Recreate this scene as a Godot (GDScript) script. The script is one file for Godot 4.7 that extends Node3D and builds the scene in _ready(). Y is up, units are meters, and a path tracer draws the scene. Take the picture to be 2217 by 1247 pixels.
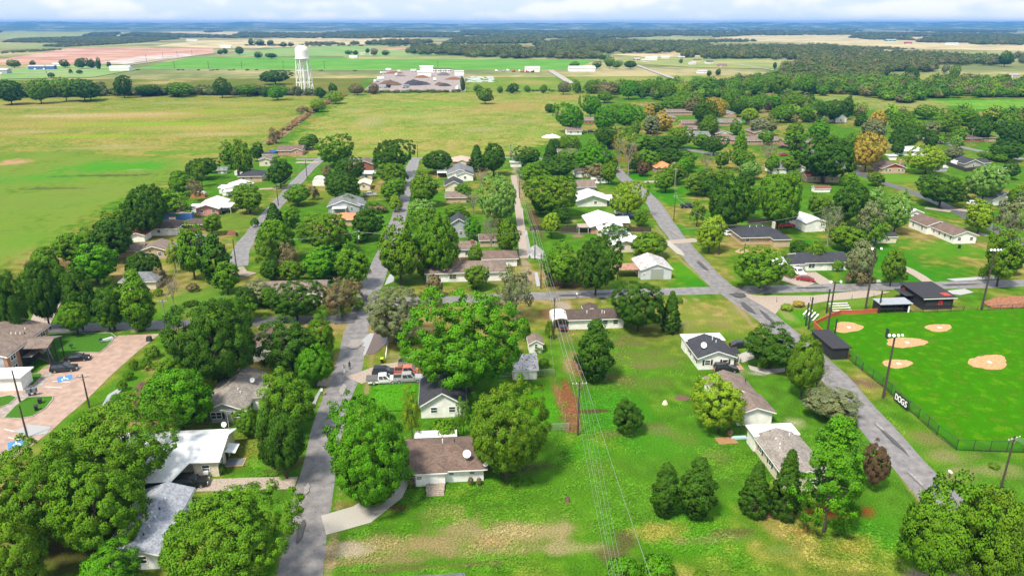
extends Node3D
# Aerial view of a small prairie town. World axes follow the street grid: -Z runs away along the streets, +X to the right.

const FOCAL := 1583.0        # focal length in photograph pixels
const EYE := 64.0            # height of the camera above the ground
const PITCH := 0.34732       # 19.9 degrees down
const YAW := 0.08378         # 4.8 degrees right of the street direction

var rng := RandomNumberGenerator.new()
var mats := {}
var names := {}
var texs := {}
var lands := []              # [name used in labels, place] of things to describe others by

class MB:
	var v := PackedVector3Array()
	var n := PackedVector3Array()
	var u := PackedVector2Array()
	var c := PackedColorArray()
	var colored := false
	func quad(a: Vector3, b: Vector3, d: Vector3, e: Vector3, uvs := []) -> void:   # counter-clockwise from outside
		var nn := (b - a).cross(e - a)
		if nn.length_squared() < 1e-12: nn = (d - b).cross(e - b)
		nn = nn.normalized()
		for p in [a, d, b, a, e, d]:
			v.append(p); n.append(nn)
		if uvs.size() == 4:
			for k in [0, 2, 1, 0, 3, 2]: u.append(uvs[k])
		else:
			for p in [a, d, b, a, e, d]: u.append(Vector2(p.x + p.z * 0.37, p.y + p.z))
	func tri(a: Vector3, b: Vector3, d: Vector3, uvs := []) -> void:
		var nn := (b - a).cross(d - a).normalized()
		for p in [a, d, b]:
			v.append(p); n.append(nn)
		if uvs.size() == 3:
			for k in [0, 2, 1]: u.append(uvs[k])
		else:
			for p in [a, d, b]: u.append(Vector2(p.x + p.z * 0.37, p.y + p.z))
	func hexa(p: Array) -> void:    # 0..3 bottom counter-clockwise from above (front-left, front-right, back-right, back-left), 4..7 top
		quad(p[4], p[5], p[6], p[7]); quad(p[3], p[2], p[1], p[0])
		quad(p[0], p[1], p[5], p[4]); quad(p[1], p[2], p[6], p[5])
		quad(p[2], p[3], p[7], p[6]); quad(p[3], p[0], p[4], p[7])
	func box(x0: float, x1: float, y0: float, y1: float, z0: float, z1: float, top := 0.0) -> void:   # top: inset of the upper face
		var t := top
		hexa([Vector3(x0, y0, z1), Vector3(x1, y0, z1), Vector3(x1, y0, z0), Vector3(x0, y0, z0),
			Vector3(x0 + t, y1, z1 - t), Vector3(x1 - t, y1, z1 - t), Vector3(x1 - t, y1, z0 + t), Vector3(x0 + t, y1, z0 + t)])
	func bar(a: Vector3, b: Vector3, w: float, h := -1.0) -> void:
		var hh := w if h < 0.0 else h
		var d := (b - a).normalized()
		var s := d.cross(Vector3.UP)
		s = (Vector3.RIGHT if s.length() < 0.01 else s.normalized()) * w * 0.5
		var t := s.cross(d).normalized() * hh * 0.5
		hexa([a - s - t, a + s - t, b + s - t, b - s - t, a - s + t, a + s + t, b + s + t, b - s + t])
	func tube(pts: PackedVector3Array, radii: PackedFloat32Array, sides := 6, cap := true) -> void:
		var rings := []
		for i in pts.size():
			var d := (pts[mini(i + 1, pts.size() - 1)] - pts[maxi(i - 1, 0)]).normalized()
			var s := d.cross(Vector3.UP) if absf(d.y) < 0.95 else d.cross(Vector3.RIGHT)
			s = s.normalized()
			var t := s.cross(d)
			var ring := []
			for k in sides:
				var a := TAU * k / sides
				ring.append(s * cos(a) + t * sin(a))
			rings.append(ring)
		for i in pts.size() - 1:
			for k in sides:
				var k2 := (k + 1) % sides
				var q := [[i, k], [i, k2], [i + 1, k2], [i + 1, k]]
				for o in [0, 1, 2, 0, 2, 3]:
					var r: int = q[o][0]
					var e: Vector3 = rings[r][q[o][1]]
					v.append(pts[r] + e * radii[r]); n.append(e); u.append(Vector2(q[o][1] / float(sides), r))
		if cap:
			for i in [0, pts.size() - 1]:
				for k in range(1, sides - 1):
					var a: Vector3 = pts[i] + rings[i][0] * radii[i]
					var b: Vector3 = pts[i] + rings[i][k] * radii[i]
					var d: Vector3 = pts[i] + rings[i][k + 1] * radii[i]
					if i == 0: tri(a, d, b)
					else: tri(a, b, d)
	func lathe(at: Vector3, prof: Array, sides := 16) -> void:   # prof: Vector2(radius, height)
		for i in prof.size() - 1:
			var e: Vector2 = prof[i + 1] - prof[i]
			var nn := Vector2(e.y, -e.x).normalized()
			for k in sides:
				var a0 := TAU * k / sides
				var a1 := TAU * (k + 1) / sides
				var q := [[prof[i], a0], [prof[i], a1], [prof[i + 1], a1], [prof[i + 1], a0]]
				for o in [0, 2, 1, 0, 3, 2]:
					var r: Vector2 = q[o][0]
					var a: float = q[o][1]
					v.append(at + Vector3(r.x * sin(a), r.y, r.x * cos(a))); n.append(Vector3(nn.x * sin(a), nn.y, nn.x * cos(a))); u.append(Vector2(a, r.y))
	func ball(at: Vector3, r: Vector3, rings := 6, sides := 10) -> void:
		for i in rings:
			for k in sides:
				var q := [[i, k], [i, k + 1], [i + 1, k + 1], [i + 1, k]]
				for o in [0, 2, 1, 0, 3, 2]:
					var th: float = PI * q[o][0] / rings - PI / 2
					var a: float = TAU * q[o][1] / sides
					var e := Vector3(cos(th) * sin(a), sin(th), cos(th) * cos(a))
					v.append(at + e * r); n.append((e / r).normalized()); u.append(Vector2(a, th))
	func prism(outline: PackedVector2Array, y0: float, y1: float) -> void:   # outline in x, z; any turning sense
		var o := outline
		if Geometry2D.is_polygon_clockwise(o): o.reverse()
		var idx := Geometry2D.triangulate_polygon(o)
		for k in range(0, idx.size(), 3):
			var a := o[idx[k]]; var b := o[idx[k + 1]]; var d := o[idx[k + 2]]
			if (b - a).cross(d - a) > 0:
				var t := b; b = d; d = t
			flat(Vector3(a.x, y1, a.y), Vector3(b.x, y1, b.y), Vector3(d.x, y1, d.y))
		if y1 - y0 > 0.0001:
			for k in o.size():
				var a := o[k]; var b := o[(k + 1) % o.size()]
				quad(Vector3(b.x, y0, b.y), Vector3(a.x, y0, a.y), Vector3(a.x, y1, a.y), Vector3(b.x, y1, b.y))
	func flat(a: Vector3, b: Vector3, d: Vector3) -> void:
		for p in [a, d, b]:
			v.append(p); n.append(Vector3.UP); u.append(Vector2(p.x, p.z))
	func mesh() -> ArrayMesh:
		var m := ArrayMesh.new()
		var a := []
		a.resize(Mesh.ARRAY_MAX)
		a[Mesh.ARRAY_VERTEX] = v; a[Mesh.ARRAY_NORMAL] = n; a[Mesh.ARRAY_TEX_UV] = u
		if colored: a[Mesh.ARRAY_COLOR] = c
		m.add_surface_from_arrays(Mesh.PRIMITIVE_TRIANGLES, a)
		return m

# ---- photograph pixel -> point of the ground
func g(px: float, py: float, y := 0.0) -> Vector3:
	var fh := Vector3(sin(YAW), 0, -cos(YAW))
	var d: Vector3 = Vector3(cos(YAW), 0, sin(YAW)) * ((px - 1108.5) / FOCAL) + (fh * sin(PITCH) + Vector3.UP * cos(PITCH)) * ((623.5 - py) / FOCAL) + fh * cos(PITCH) - Vector3.UP * sin(PITCH)
	return Vector3(0, EYE, 0) + d * ((y - EYE) / d.y)

func seen(p: Vector3) -> Vector2:    # where a point shows in the photograph
	var fh := Vector3(sin(YAW), 0, -cos(YAW))
	var q := p - Vector3(0, EYE, 0)
	var f := q.dot(fh * cos(PITCH) - Vector3.UP * sin(PITCH))
	return Vector2(1108.5 + FOCAL * q.dot(Vector3(cos(YAW), 0, sin(YAW))) / f, 623.5 - FOCAL * q.dot(fh * sin(PITCH) + Vector3.UP * cos(PITCH)) / f)

func ppm(py: float) -> float:        # photograph pixels per metre at ground row py
	return FOCAL * maxf(0.0005, (py - 623.5) / FOCAL * cos(PITCH) + sin(PITCH)) / EYE

func dep(py: float) -> float:        # angle of sight below the horizontal
	return PITCH + atan((py - 623.5) / FOCAL)

func g2(px: float, py: float) -> Vector2:
	var p := g(px, py)
	return Vector2(p.x, p.z)

# ---- nodes
func numbered(called: String) -> String:
	var k: int = names.get(called, 0)
	names[called] = k + 1
	return called if k == 0 else "%s_%03d" % [called, k]

func tag(o: Node, label: String, category: String, group := "", kind := "") -> Node:
	if label: o.set_meta("label", label)
	if category: o.set_meta("category", category)
	if group: o.set_meta("group", group)
	if kind: o.set_meta("kind", kind)
	return o

func thing(called: String, at: Vector3, turn: float, label: String, category: String, group := "") -> Node3D:
	var o := Node3D.new()
	o.name = numbered(called)
	add_child(o)
	o.position = at
	o.rotation.y = turn
	tag(o, label, category, group)
	return o

func obj(called: String, m, material: Material, parent: Node = self) -> MeshInstance3D:
	var o := MeshInstance3D.new()
	if parent == self:
		o.name = numbered(called)
	else:
		var k := 0
		var nm := called
		while parent.has_node(NodePath(nm)):
			k += 1
			nm = "%s_%03d" % [called, k]
		o.name = nm
	o.mesh = m.mesh() if m is MB else m
	o.material_override = material
	parent.add_child(o, true)
	return o

func struct(called: String, m, material: Material) -> MeshInstance3D:
	var o := obj(called, m, material)
	o.set_meta("kind", "structure")
	return o

# ---- materials
func noise_img(sd: int, freq: float, oct: int, w: int, h: int, seamless := true) -> Image:
	var f := FastNoiseLite.new()
	f.seed = sd; f.frequency = freq; f.fractal_octaves = oct
	f.noise_type = FastNoiseLite.TYPE_SIMPLEX_SMOOTH
	return f.get_seamless_image(w, h) if seamless else f.get_image(w, h)

func tone(sd: int, freq: float, lo: float, hi: float, size := 256) -> ImageTexture:   # grey mottling
	var key := "t%d_%s_%s" % [sd, freq, lo]
	if texs.has(key): return texs[key]
	var b := noise_img(sd, freq, 4, size, size).get_data()
	var o := PackedByteArray()
	o.resize(b.size())
	for i in b.size():
		o[i] = int(255.0 * lerpf(lo, hi, b[i] / 255.0))
	texs[key] = ImageTexture.create_from_image(Image.create_from_data(size, size, false, Image.FORMAT_L8, o))
	return texs[key]

func ramp(sd: int, freq: float, cols: Array, size := 512, stretch := 1) -> ImageTexture:   # mottled colours (linear values)
	var a := noise_img(sd, freq, 5, size, size).get_data()
	var b := noise_img(sd + 7, freq * 9.0, 3, size, size).get_data()
	var o := PackedByteArray()
	o.resize(size * size * 3)
	var top := cols.size() - 1
	var lut := PackedByteArray()
	for i in 256:
		var t := clampf((i / 255.0 - 0.2) / 0.6, 0.0, 0.9999) * top
		var cc: Color = cols[int(t)].lerp(cols[int(t) + 1], t - int(t)).linear_to_srgb()
		lut.append(int(cc.r * 255)); lut.append(int(cc.g * 255)); lut.append(int(cc.b * 255))
	for y in size:
		for x in size:
			var i := y * size + x
			var k := clampi(int(a[i]) + (int(b[i]) - 128) / 2, 0, 255) * 3
			o[i * 3] = lut[k]; o[i * 3 + 1] = lut[k + 1]; o[i * 3 + 2] = lut[k + 2]
	return ImageTexture.create_from_image(Image.create_from_data(size, size, false, Image.FORMAT_RGB8, o))

func mat(key: String, col := Color.WHITE, rough := 0.8, tile := 0.0, tex: Texture2D = null, metal := 0.0) -> StandardMaterial3D:
	if mats.has(key): return mats[key]
	var m := StandardMaterial3D.new()
	m.resource_name = key
	m.albedo_color = col.linear_to_srgb()
	m.roughness = rough
	m.metallic = metal
	if tex:
		m.albedo_texture = tex
		if tile > 0.0:
			m.uv1_triplanar = true
			m.uv1_scale = Vector3.ONE / tile
		elif tile < 0.0:
			m.uv1_scale = Vector3(-1.0 / tile, -1.0 / tile, 1)
	mats[key] = m
	return m

func L(r: float, gg: float, b: float) -> Color:
	return Color(r, gg, b)

func make_materials() -> void:
	var t1 := tone(11, 0.02, 0.72, 1.0)
	var t2 := tone(12, 0.06, 0.6, 1.0)
	var t3 := tone(13, 0.012, 0.88, 1.0)
	for w in [["white", L(.90, .90, .87)], ["cream", L(.74, .66, .52)], ["pink_brick", L(.52, .29, .22)], ["red_brick", L(.34, .12, .08)], ["red_brick_soft", L(.46, .23, .13)], ["tan", L(.56, .42, .28)], ["grey", L(.40, .43, .46)],
			["slate", L(.16, .18, .21)], ["pink", L(.66, .30, .30)], ["blue", L(.05, .17, .50)], ["black", L(.018, .018, .022)], ["brown", L(.17, .10, .06)], ["orange", L(.70, .13, .04)], ["barn_orange", L(.48, .19, .06)], ["teal", L(.05, .22, .30)], ["wood", L(.40, .27, .16)], ["red", L(.42, .06, .05)], ["barn_metal", L(.60, .64, .68)]]:
		mat(w[0], w[1], 0.75, 5.0, t3)
	mat("weathered", L(.74, .72, .66), 0.85, 2.4, tone(14, 0.05, 0.45, 1.0))
	mat("trim", L(.85, .85, .83), 0.6)
	mat("dark_trim", L(.03, .03, .035), 0.6)
	mat("green_dark", L(.03, .07, .045), 0.6)
	var gl := mat("glass", L(.03, .04, .05), 0.08); gl.metallic_specular = 0.8
	# shingles: courses with tabs of uneven tone
	for r in [["brown_shingle", L(.22, .15, .12), 1], ["taupe_shingle", L(.27, .205, .17), 2], ["stone_shingle", L(.36, .32, .285), 8], ["charcoal_shingle", L(.052, .056, .072), 3], ["grey_shingle", L(.24, .25, .27), 4], ["pale_shingle", L(.40, .43, .50), 5], ["red_shingle", L(.30, .10, .07), 6], ["dark_brown_shingle", L(.12, .085, .07), 7]]:
		mat(r[0], r[1], 0.9, -6.0, shingle(r[2]))
	for r in [["white_metal", L(.86, .88, .90), 1], ["tin", L(.55, .56, .58), 2], ["grey_metal", L(.33, .36, .40), 3], ["rust_metal", L(.42, .22, .14), 4], ["orange_metal", L(.62, .24, .10), 5], ["salmon_metal", L(.62, .36, .30), 6], ["black_metal", L(.028, .028, .034), 7]]:
		mat(r[0], r[1], 0.85 if r[0] == "black_metal" else 0.42, -4.0, seams(r[2], r[0] in ["tin", "rust_metal"]))
	mat("pole_wood", L(.10, .075, .06), 0.9, 1.0, t2)
	mat("pole_pale", L(.36, .31, .26), 0.9, 1.0, t2)
	mat("wire", L(.26, .27, .27), 0.5)
	mat("steel", L(.55, .56, .57), 0.4, 0.0, null, 0.6)
	mat("rubber", L(.015, .015, .016), 0.8)
	mat("lamp_glass", L(.85, .87, .88), 0.25)
	mat("tower_white", L(.88, .88, .88), 0.5, 8.0, tone(15, 0.02, 0.9, 1.0))
	mat("bark", L(.11, .085, .065), 0.95, 1.2, t2)
	mat("pale_bark", L(.42, .38, .32), 0.95, 1.2, t2)
	mat("concrete", L(.40, .35, .31), 0.85, 6.0, t1)
	mat("fence_wood", L(.085, .062, .05), 0.9, 1.5, t2)

func shingle(sd: int) -> ImageTexture:
	var r := RandomNumberGenerator.new()
	r.seed = sd
	var im := Image.create_empty(256, 256, false, Image.FORMAT_RGB8)
	var rows := 28
	for k in rows:
		var y0 := k * 256 / rows
		var y1 := (k + 1) * 256 / rows
		var x := -r.randi_range(0, 12)
		while x < 256:
			var w := r.randi_range(9, 16)
			var a := r.randf_range(0.62, 1.0)
			var s := Color(a, a, a).linear_to_srgb()
			im.fill_rect(Rect2i(x, y0, w, y1 - y0), s)
			im.fill_rect(Rect2i(x, y1 - 1, w, 1), s * 0.8)
			x += w
	var cover := noise_img(40 + sd, 0.012, 3, 256, 256).get_data()
	for y in 256:
		for x in 256:
			im.set_pixel(x, y, im.get_pixel(x, y) * (0.82 + 0.18 * cover[y * 256 + x] / 255.0))
	return ImageTexture.create_from_image(im)

func seams(sd: int, rusty: bool) -> ImageTexture:
	var cover := noise_img(60 + sd, 0.015, 4, 256, 256).get_data()
	var im := Image.create_empty(256, 256, false, Image.FORMAT_RGB8)
	for y in 256:
		for x in 256:
			var a := 0.9 + 0.1 * cover[y * 256 + x] / 255.0
			if x % 16 < 1: a *= 0.86
			var cc := Color(a, a, a)
			if rusty: cc = cc.lerp(Color(0.62, 0.36, 0.26), clampf((cover[y * 256 + x] - 150) / 60.0, 0, 0.8))
			im.set_pixel(x, y, cc)
	return ImageTexture.create_from_image(im)

func _ready() -> void:
	rng.seed = 7
	# ---- camera
	var cam := Camera3D.new()
	cam.name = "Camera"
	cam.position = Vector3(0, EYE, 0)
	cam.rotation = Vector3(-PITCH, -YAW, 0)
	cam.fov = 2.0 * rad_to_deg(atan(623.5 / FOCAL))
	cam.near = 1.0
	cam.far = 40000.0
	add_child(cam)
	cam.current = true
	# ---- sky, air, exposure
	var sky := Sky.new()
	var sm := PanoramaSkyMaterial.new()
	sm.panorama = sky_panorama()
	sky.sky_material = sm
	var env := Environment.new()
	env.background_mode = Environment.BG_SKY
	env.sky = sky
	env.background_energy_multiplier = 1.0
	env.tonemap_mode = Environment.TONE_MAPPER_LINEAR
	env.tonemap_exposure = 1.72
	env.sdfgi_enabled = true
	env.ssao_enabled = true
	env.ssil_enabled = true
	env.fog_enabled = true
	env.fog_density = 0.000085
	env.fog_light_color = Color(0.36, 0.68, 1.0)
	var we := WorldEnvironment.new()
	we.name = "Surroundings"
	we.environment = env
	add_child(we)
	# ---- sun, veiled by thin cloud
	var sun := DirectionalLight3D.new()
	sun.name = "Sun"
	sun.light_energy = 1.2
	sun.light_color = Color(1.0, 0.96, 0.89)
	sun.light_angular_distance = 10.0
	sun.shadow_enabled = true
	sun.rotation_degrees = Vector3(-58, -42, 0)
	add_child(sun)
	make_materials()
	build_ground()
	build_far_land()
	build_streets()
	build_ballfield()
	build_houses()
	build_tower()
	build_yards()
	build_vehicles()
	build_poles()
	build_people()
	build_trees()
	build_woods()

func sky_panorama() -> ImageTexture:
	var w := 2048
	var h := 1024
	var a := FastNoiseLite.new()
	a.seed = 5; a.frequency = 1.0; a.fractal_octaves = 5
	var im := Image.create_empty(w, h, false, Image.FORMAT_RGBF)
	for y in h:
		var el := (0.5 - (y + 0.5) / h) * PI
		for x in w:
			if el < -0.02:
				im.set_pixel(x, y, Color(0.42, 0.45, 0.42))
				continue
			var az := (x + 0.5) / w * TAU
			var d := Vector3(sin(az) * cos(el), sin(el), cos(az) * cos(el))
			var s := 1.0 / (d.y + 0.12)
			var cl := a.get_noise_3d(d.x * s * 0.5, d.z * s * 0.5, 3.0) * 0.7 + a.get_noise_3d(d.x * s * 1.7, d.z * s * 1.7, 9.0) * 0.4
			var t := smoothstep(-0.16, 0.22, cl)
			if el < 0.35: t = lerpf(smoothstep(-0.12, 0.2, a.get_noise_3d(d.x * 5.0, el * 26.0, d.z * 5.0) * 0.7 + a.get_noise_3d(d.x * 16.0, el * 70.0, d.z * 16.0) * 0.4), t, smoothstep(0.1, 0.35, el))
			var base := Color(0.74, 0.84, 0.965).lerp(Color(0.60, 0.74, 0.95), clampf(el / 0.9, 0, 1))
			base = Color(0.86, 0.92, 0.98).lerp(base, smoothstep(0.0, 0.012, el))
			var sk := base.lerp(Color(1.0, 1.0, 1.0), t * 0.9)
			im.set_pixel(x, y, Color(sk.r * 0.66, sk.g * 0.66, sk.b * 0.66))
	return ImageTexture.create_from_image(im)

# ---- the ground: two colour maps (near, middle distance), painted in metres
class Sheet:
	var x0: float
	var z0: float
	var s: float          # metres per pixel
	var w: int
	var h: int
	var b := PackedByteArray()
	var rough := PackedByteArray()     # noise that frays edges
	func blend(i: int, col: Color, a: float) -> void:
		var k := i * 3
		b[k] = int(b[k] + (col.r * 255.0 - b[k]) * a)
		b[k + 1] = int(b[k + 1] + (col.g * 255.0 - b[k + 1]) * a)
		b[k + 2] = int(b[k + 2] + (col.b * 255.0 - b[k + 2]) * a)
	func blob(cx: float, cz: float, rx: float, rz: float, col: Color, a: float, soft := 0.6) -> void:
		var X0 := maxi(0, int((cx - rx * 1.4 - x0) / s))
		var X1 := mini(w - 1, int((cx + rx * 1.4 - x0) / s))
		var Z0 := maxi(0, int((cz - rz * 1.4 - z0) / s))
		var Z1 := mini(h - 1, int((cz + rz * 1.4 - z0) / s))
		for z in range(Z0, Z1 + 1):
			var dz := (z0 + z * s - cz) / rz
			for x in range(X0, X1 + 1):
				var dx := (x0 + x * s - cx) / rx
				var i := z * w + x
				var r := sqrt(dx * dx + dz * dz) + (rough[i] - 128) / 128.0 * 0.75
				if r < 1.0:
					blend(i, col, a * minf(1.0, (1.0 - r) / soft))
	func poly(p: PackedVector2Array, col: Color, a: float, soft := 3.0, stripe := 0.0, sdir := Vector2.RIGHT, scol := Color.WHITE) -> void:
		var lo := p[0]
		var hi := p[0]
		for q in p:
			lo = lo.min(q); hi = hi.max(q)
		var Z0 := maxi(0, int((lo.y - z0) / s))
		var Z1 := mini(h - 1, int((hi.y - z0) / s))
		for z in range(Z0, Z1 + 1):
			var zz := z0 + (z + 0.5) * s
			var xs := []
			for k in p.size():
				var q := p[k]; var r := p[(k + 1) % p.size()]
				if (q.y <= zz) != (r.y <= zz):
					xs.append(q.x + (zz - q.y) / (r.y - q.y) * (r.x - q.x))
			xs.sort()
			for k in range(0, xs.size() - 1, 2):
				var X0 := maxi(0, int((xs[k] - x0) / s))
				var X1 := mini(w - 1, int((xs[k + 1] - x0) / s))
				for x in range(X0, X1 + 1):
					var i := z * w + x
					var n := (rough[i] - 128) / 128.0
					var e := minf(minf((x - (xs[k] - x0) / s) * s, ((xs[k + 1] - x0) / s - x) * s), minf(zz - lo.y, hi.y - zz)) + n * soft
					if e <= 0.0: continue
					var aa := a * clampf(e / soft, 0.0, 1.0) * clampf(0.75 + n * 0.7, 0.0, 1.0)
					if stripe > 0.0:
						var ph := (x0 + x * s) * sdir.x + zz * sdir.y + n * stripe * 0.9
						blend(i, col.lerp(scol, 0.5 + 0.5 * sin(TAU * ph / stripe)), aa)
					else:
						blend(i, col, aa)

var sheets: Array[Sheet] = []
var street_segs := []    # paved strips, to keep the rough grass off them

func sheet(x0: float, z0: float, x1: float, z1: float, s: float) -> Sheet:
	var c := Sheet.new()
	c.x0 = x0; c.z0 = z0; c.s = s
	c.w = int((x1 - x0) / s); c.h = int((z1 - z0) / s)
	c.b.resize(c.w * c.h * 3)
	var imgs := []
	for k in [[21, 0.011, 4], [22, 0.05, 3], [23, 0.22, 3]]:
		var f := FastNoiseLite.new()
		f.seed = k[0]; f.frequency = k[1] * s; f.fractal_octaves = k[2]
		f.noise_type = FastNoiseLite.TYPE_SIMPLEX_SMOOTH
		f.offset = Vector3(x0 / s, z0 / s, 0)
		imgs.append(f.get_image(c.w, c.h, false, false, false).get_data())
	var a: PackedByteArray = imgs[0]
	var d: PackedByteArray = imgs[1]
	var e: PackedByteArray = imgs[2]
	c.rough.resize(c.w * c.h)
	var lut := []
	var cols := [L(.092, .235, .016), L(.085, .235, .012), L(.125, .24, .02), L(.20, .25, .035), L(.30, .27, .07), L(.36, .28, .11)]
	for i in 256:
		var t := clampf((i - 50) / 150.0, 0.0, 0.999) * 5.0
		var cc: Color = cols[int(t)].lerp(cols[mini(int(t) + 1, 5)], t - int(t)).linear_to_srgb()
		lut.append(cc)
	for i in c.w * c.h:
		var n2 := int(d[i]) - 128
		var n3 := int(e[i]) - 128
		c.rough[i] = clampi(128 + (n2 + n3) * 2 / 3, 0, 255)
		var k := clampi(int(a[i]) - 18 + n2 * 3 / 5 + n3 / 4, 0, 255)
		var cc: Color = lut[k]
		var f := 1.0 + n3 / 700.0
		c.b[i * 3] = mini(255, int(cc.r * 255 * f)); c.b[i * 3 + 1] = mini(255, int(cc.g * 255 * f)); c.b[i * 3 + 2] = mini(255, int(cc.b * 255 * f))
	sheets.append(c)
	return c

const LUSH := Color(.045, .26, .008)
const BRIGHT := Color(.080, .32, .008)
const LAWN := Color(.11, .26, .02)
const OLIVE := Color(.14, .17, .045)
const TAN := Color(.40, .30, .17)
const STRAW := Color(.42, .36, .16)
const DIRT := Color(.30, .17, .10)
const EARTH := Color(.12, .075, .04)
const RED := Color(.34, .095, .035)
const MUD := Color(.10, .085, .05)
const GRAVEL := Color(.52, .48, .41)
const CHEW := Color(.20, .20, .045)

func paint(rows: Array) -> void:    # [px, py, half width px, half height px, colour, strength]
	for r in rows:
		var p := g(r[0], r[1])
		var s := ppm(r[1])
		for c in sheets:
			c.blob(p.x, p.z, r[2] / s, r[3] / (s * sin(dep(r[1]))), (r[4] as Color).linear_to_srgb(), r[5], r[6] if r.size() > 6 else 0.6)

func gp(flat: Array) -> PackedVector2Array:     # photograph pixels x, y, x, y ... -> ground outline
	var o := PackedVector2Array()
	for k in range(0, flat.size(), 2): o.append(g2(flat[k], flat[k + 1]))
	return o

func fill(flat: Array, col: Color, a: float, soft := 3.0, stripe := 0.0, sdir := Vector2.RIGHT, scol := Color.WHITE) -> void:
	for c in sheets: c.poly(gp(flat), col.linear_to_srgb(), a, soft, stripe, sdir, scol.linear_to_srgb())

func build_ground() -> void:
	var near := sheet(-300, -425, 330, -40, 0.3)
	var mid := sheet(-640, -960, 820, -425, 1.0)
	# hay fields beyond the town
	fill([-900, 214, 640, 205, 702, 207, 650, 255, 600, 300, 560, 316, 470, 345, 400, 375, 330, 400, 200, 470, 60, 545, -100, 620, -900, 640], L(0.407, 0.338, 0.0921), 0.85, 6.0, 16.0, Vector2(0.5, 0.86), L(0.345, 0.349, 0.0737))
	fill([-900, 330, 120, 328, 420, 342, 400, 380, 200, 480, 60, 560, -100, 640, -900, 660], L(0.148, 0.302, 0.0323), 0.75, 12.0)
	paint([[250, 250, 260, 10, L(0.493, 0.372, 0.129), .8], [120, 270, 200, 9, L(0.468, 0.349, 0.11), .6], [420, 275, 200, 10, L(0.493, 0.395, 0.12), .6], [60, 225, 120, 8, L(0.468, 0.36, 0.12), .6],
		[330, 268, 240, 4, L(0.247, 0.419, 0.0277), .9], [180, 295, 160, 4, L(0.272, 0.419, 0.0277), .9], [480, 240, 120, 5, L(0.272, 0.385, 0.0369), .7], [540, 225, 100, 6, L(0.37, 0.36, 0.0737), .7],
		[260, 360, 160, 14, L(0.074, 0.349, 0.0184), .8], [100, 385, 150, 12, L(0.098, 0.338, 0.0277), .7], [80, 440, 120, 20, L(0.185, 0.292, 0.046), .6], [60, 520, 90, 30, L(0.148, 0.314, 0.0323), .6], [200, 410, 100, 9, L(0.21, 0.302, 0.0552), .7], [20, 352, 38, 9, L(0.568, 0.326, 0.203), .95],
		[230, 380, 110, 3, MUD, .6], [120, 408, 90, 3, MUD, .45], [290, 368, 30, 3, L(0.419, 0.385, 0.267), .5], [245, 315, 50, 3, L(0.493, 0.419, 0.248), .6], [380, 330, 90, 4, L(0.123, 0.314, 0.0277), .7], [520, 325, 60, 5, L(0.098, 0.302, 0.0184), .8]])
	paint([[150, 250, 150, 5, L(.50, .41, .22), .8], [330, 246, 90, 3, L(.48, .40, .21), .7], [60, 285, 80, 5, L(.46, .38, .19), .6], [460, 290, 120, 5, L(.46, .40, .20), .7], [560, 262, 70, 5, L(.42, .40, .18), .6], [250, 320, 140, 4, L(.42, .38, .18), .6], [90, 232, 110, 3, L(.48, .40, .22), .6], [420, 222, 120, 3, L(.42, .38, .18), .5]])
	fill([748, 203, 1190, 197, 1330, 205, 1290, 240, 1200, 300, 1150, 335, 1040, 342, 640, 342, 600, 330, 640, 290], L(0.444, 0.385, 0.12), 0.9, 6.0, 13.0, Vector2(0.98, 0.2), L(0.334, 0.385, 0.0783))
	paint([[950, 225, 120, 6, L(0.198, 0.385, 0.0369), .6], [820, 290, 140, 12, L(0.272, 0.385, 0.0552), .6], [1100, 230, 90, 12, L(0.444, 0.314, 0.12), .7], [1250, 210, 110, 6, L(0.419, 0.292, 0.11), .7], [1180, 290, 60, 14, L(0.272, 0.385, 0.0737), .6], [900, 250, 100, 8, L(0.493, 0.43, 0.147), .6], [700, 300, 60, 14, L(0.419, 0.419, 0.11), .6], [1050, 212, 30, 4, L(0.321, 0.197, 0.0921), .8], [900, 335, 260, 4, L(0.222, 0.349, 0.0369), .8]])
	paint([[800, 262, 40, 14, L(.40, .38, .17), .7], [960, 262, 60, 5, L(.44, .40, .19), .7], [1040, 280, 60, 6, L(.42, .38, .18), .6], [860, 226, 40, 5, L(.18, .34, .05), .7], [880, 246, 50, 6, L(.20, .35, .06), .6], [760, 240, 40, 6, L(.40, .38, .16), .5], [1120, 262, 60, 6, L(.36, .31, .14), .6]])
	# rough pasture round the water tower
	fill([200, 150, 820, 150, 760, 205, 690, 206, 200, 208], L(0.21, 0.197, 0.046), 0.9, 10.0)
	fill([1005, 152, 1215, 152, 1260, 190, 1190, 197, 1008, 197], L(0.247, 0.349, 0.0552), 0.9, 6.0)
	fill([1215, 150, 1480, 148, 1530, 190, 1260, 190], L(0.296, 0.36, 0.0737), 0.9, 8.0)
	paint([[420, 168, 130, 6, L(0.519, 0.395, 0.166), .9], [350, 178, 60, 5, L(0.543, 0.419, 0.184), .8], [560, 162, 100, 5, L(0.493, 0.372, 0.147), .8], [290, 155, 110, 4, L(0.247, 0.21, 0.0552), .8], [740, 166, 60, 5, L(0.493, 0.385, 0.11), .8], [620, 160, 120, 4, L(0.37, 0.28, 0.0737), .6], [760, 158, 60, 4, L(0.519, 0.385, 0.0552), .7], [640, 182, 80, 6, L(0.296, 0.28, 0.046), .7], [470, 190, 160, 6, L(0.172, 0.233, 0.046), .6], [1150, 178, 60, 6, L(0.419, 0.36, 0.11), .7], [1370, 172, 70, 6, L(0.37, 0.385, 0.101), .6]])
	# pastures on the right
	fill([1480, 148, 1720, 160, 1700, 190, 1560, 190], L(0.519, 0.395, 0.157), 0.9, 8.0)
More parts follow.
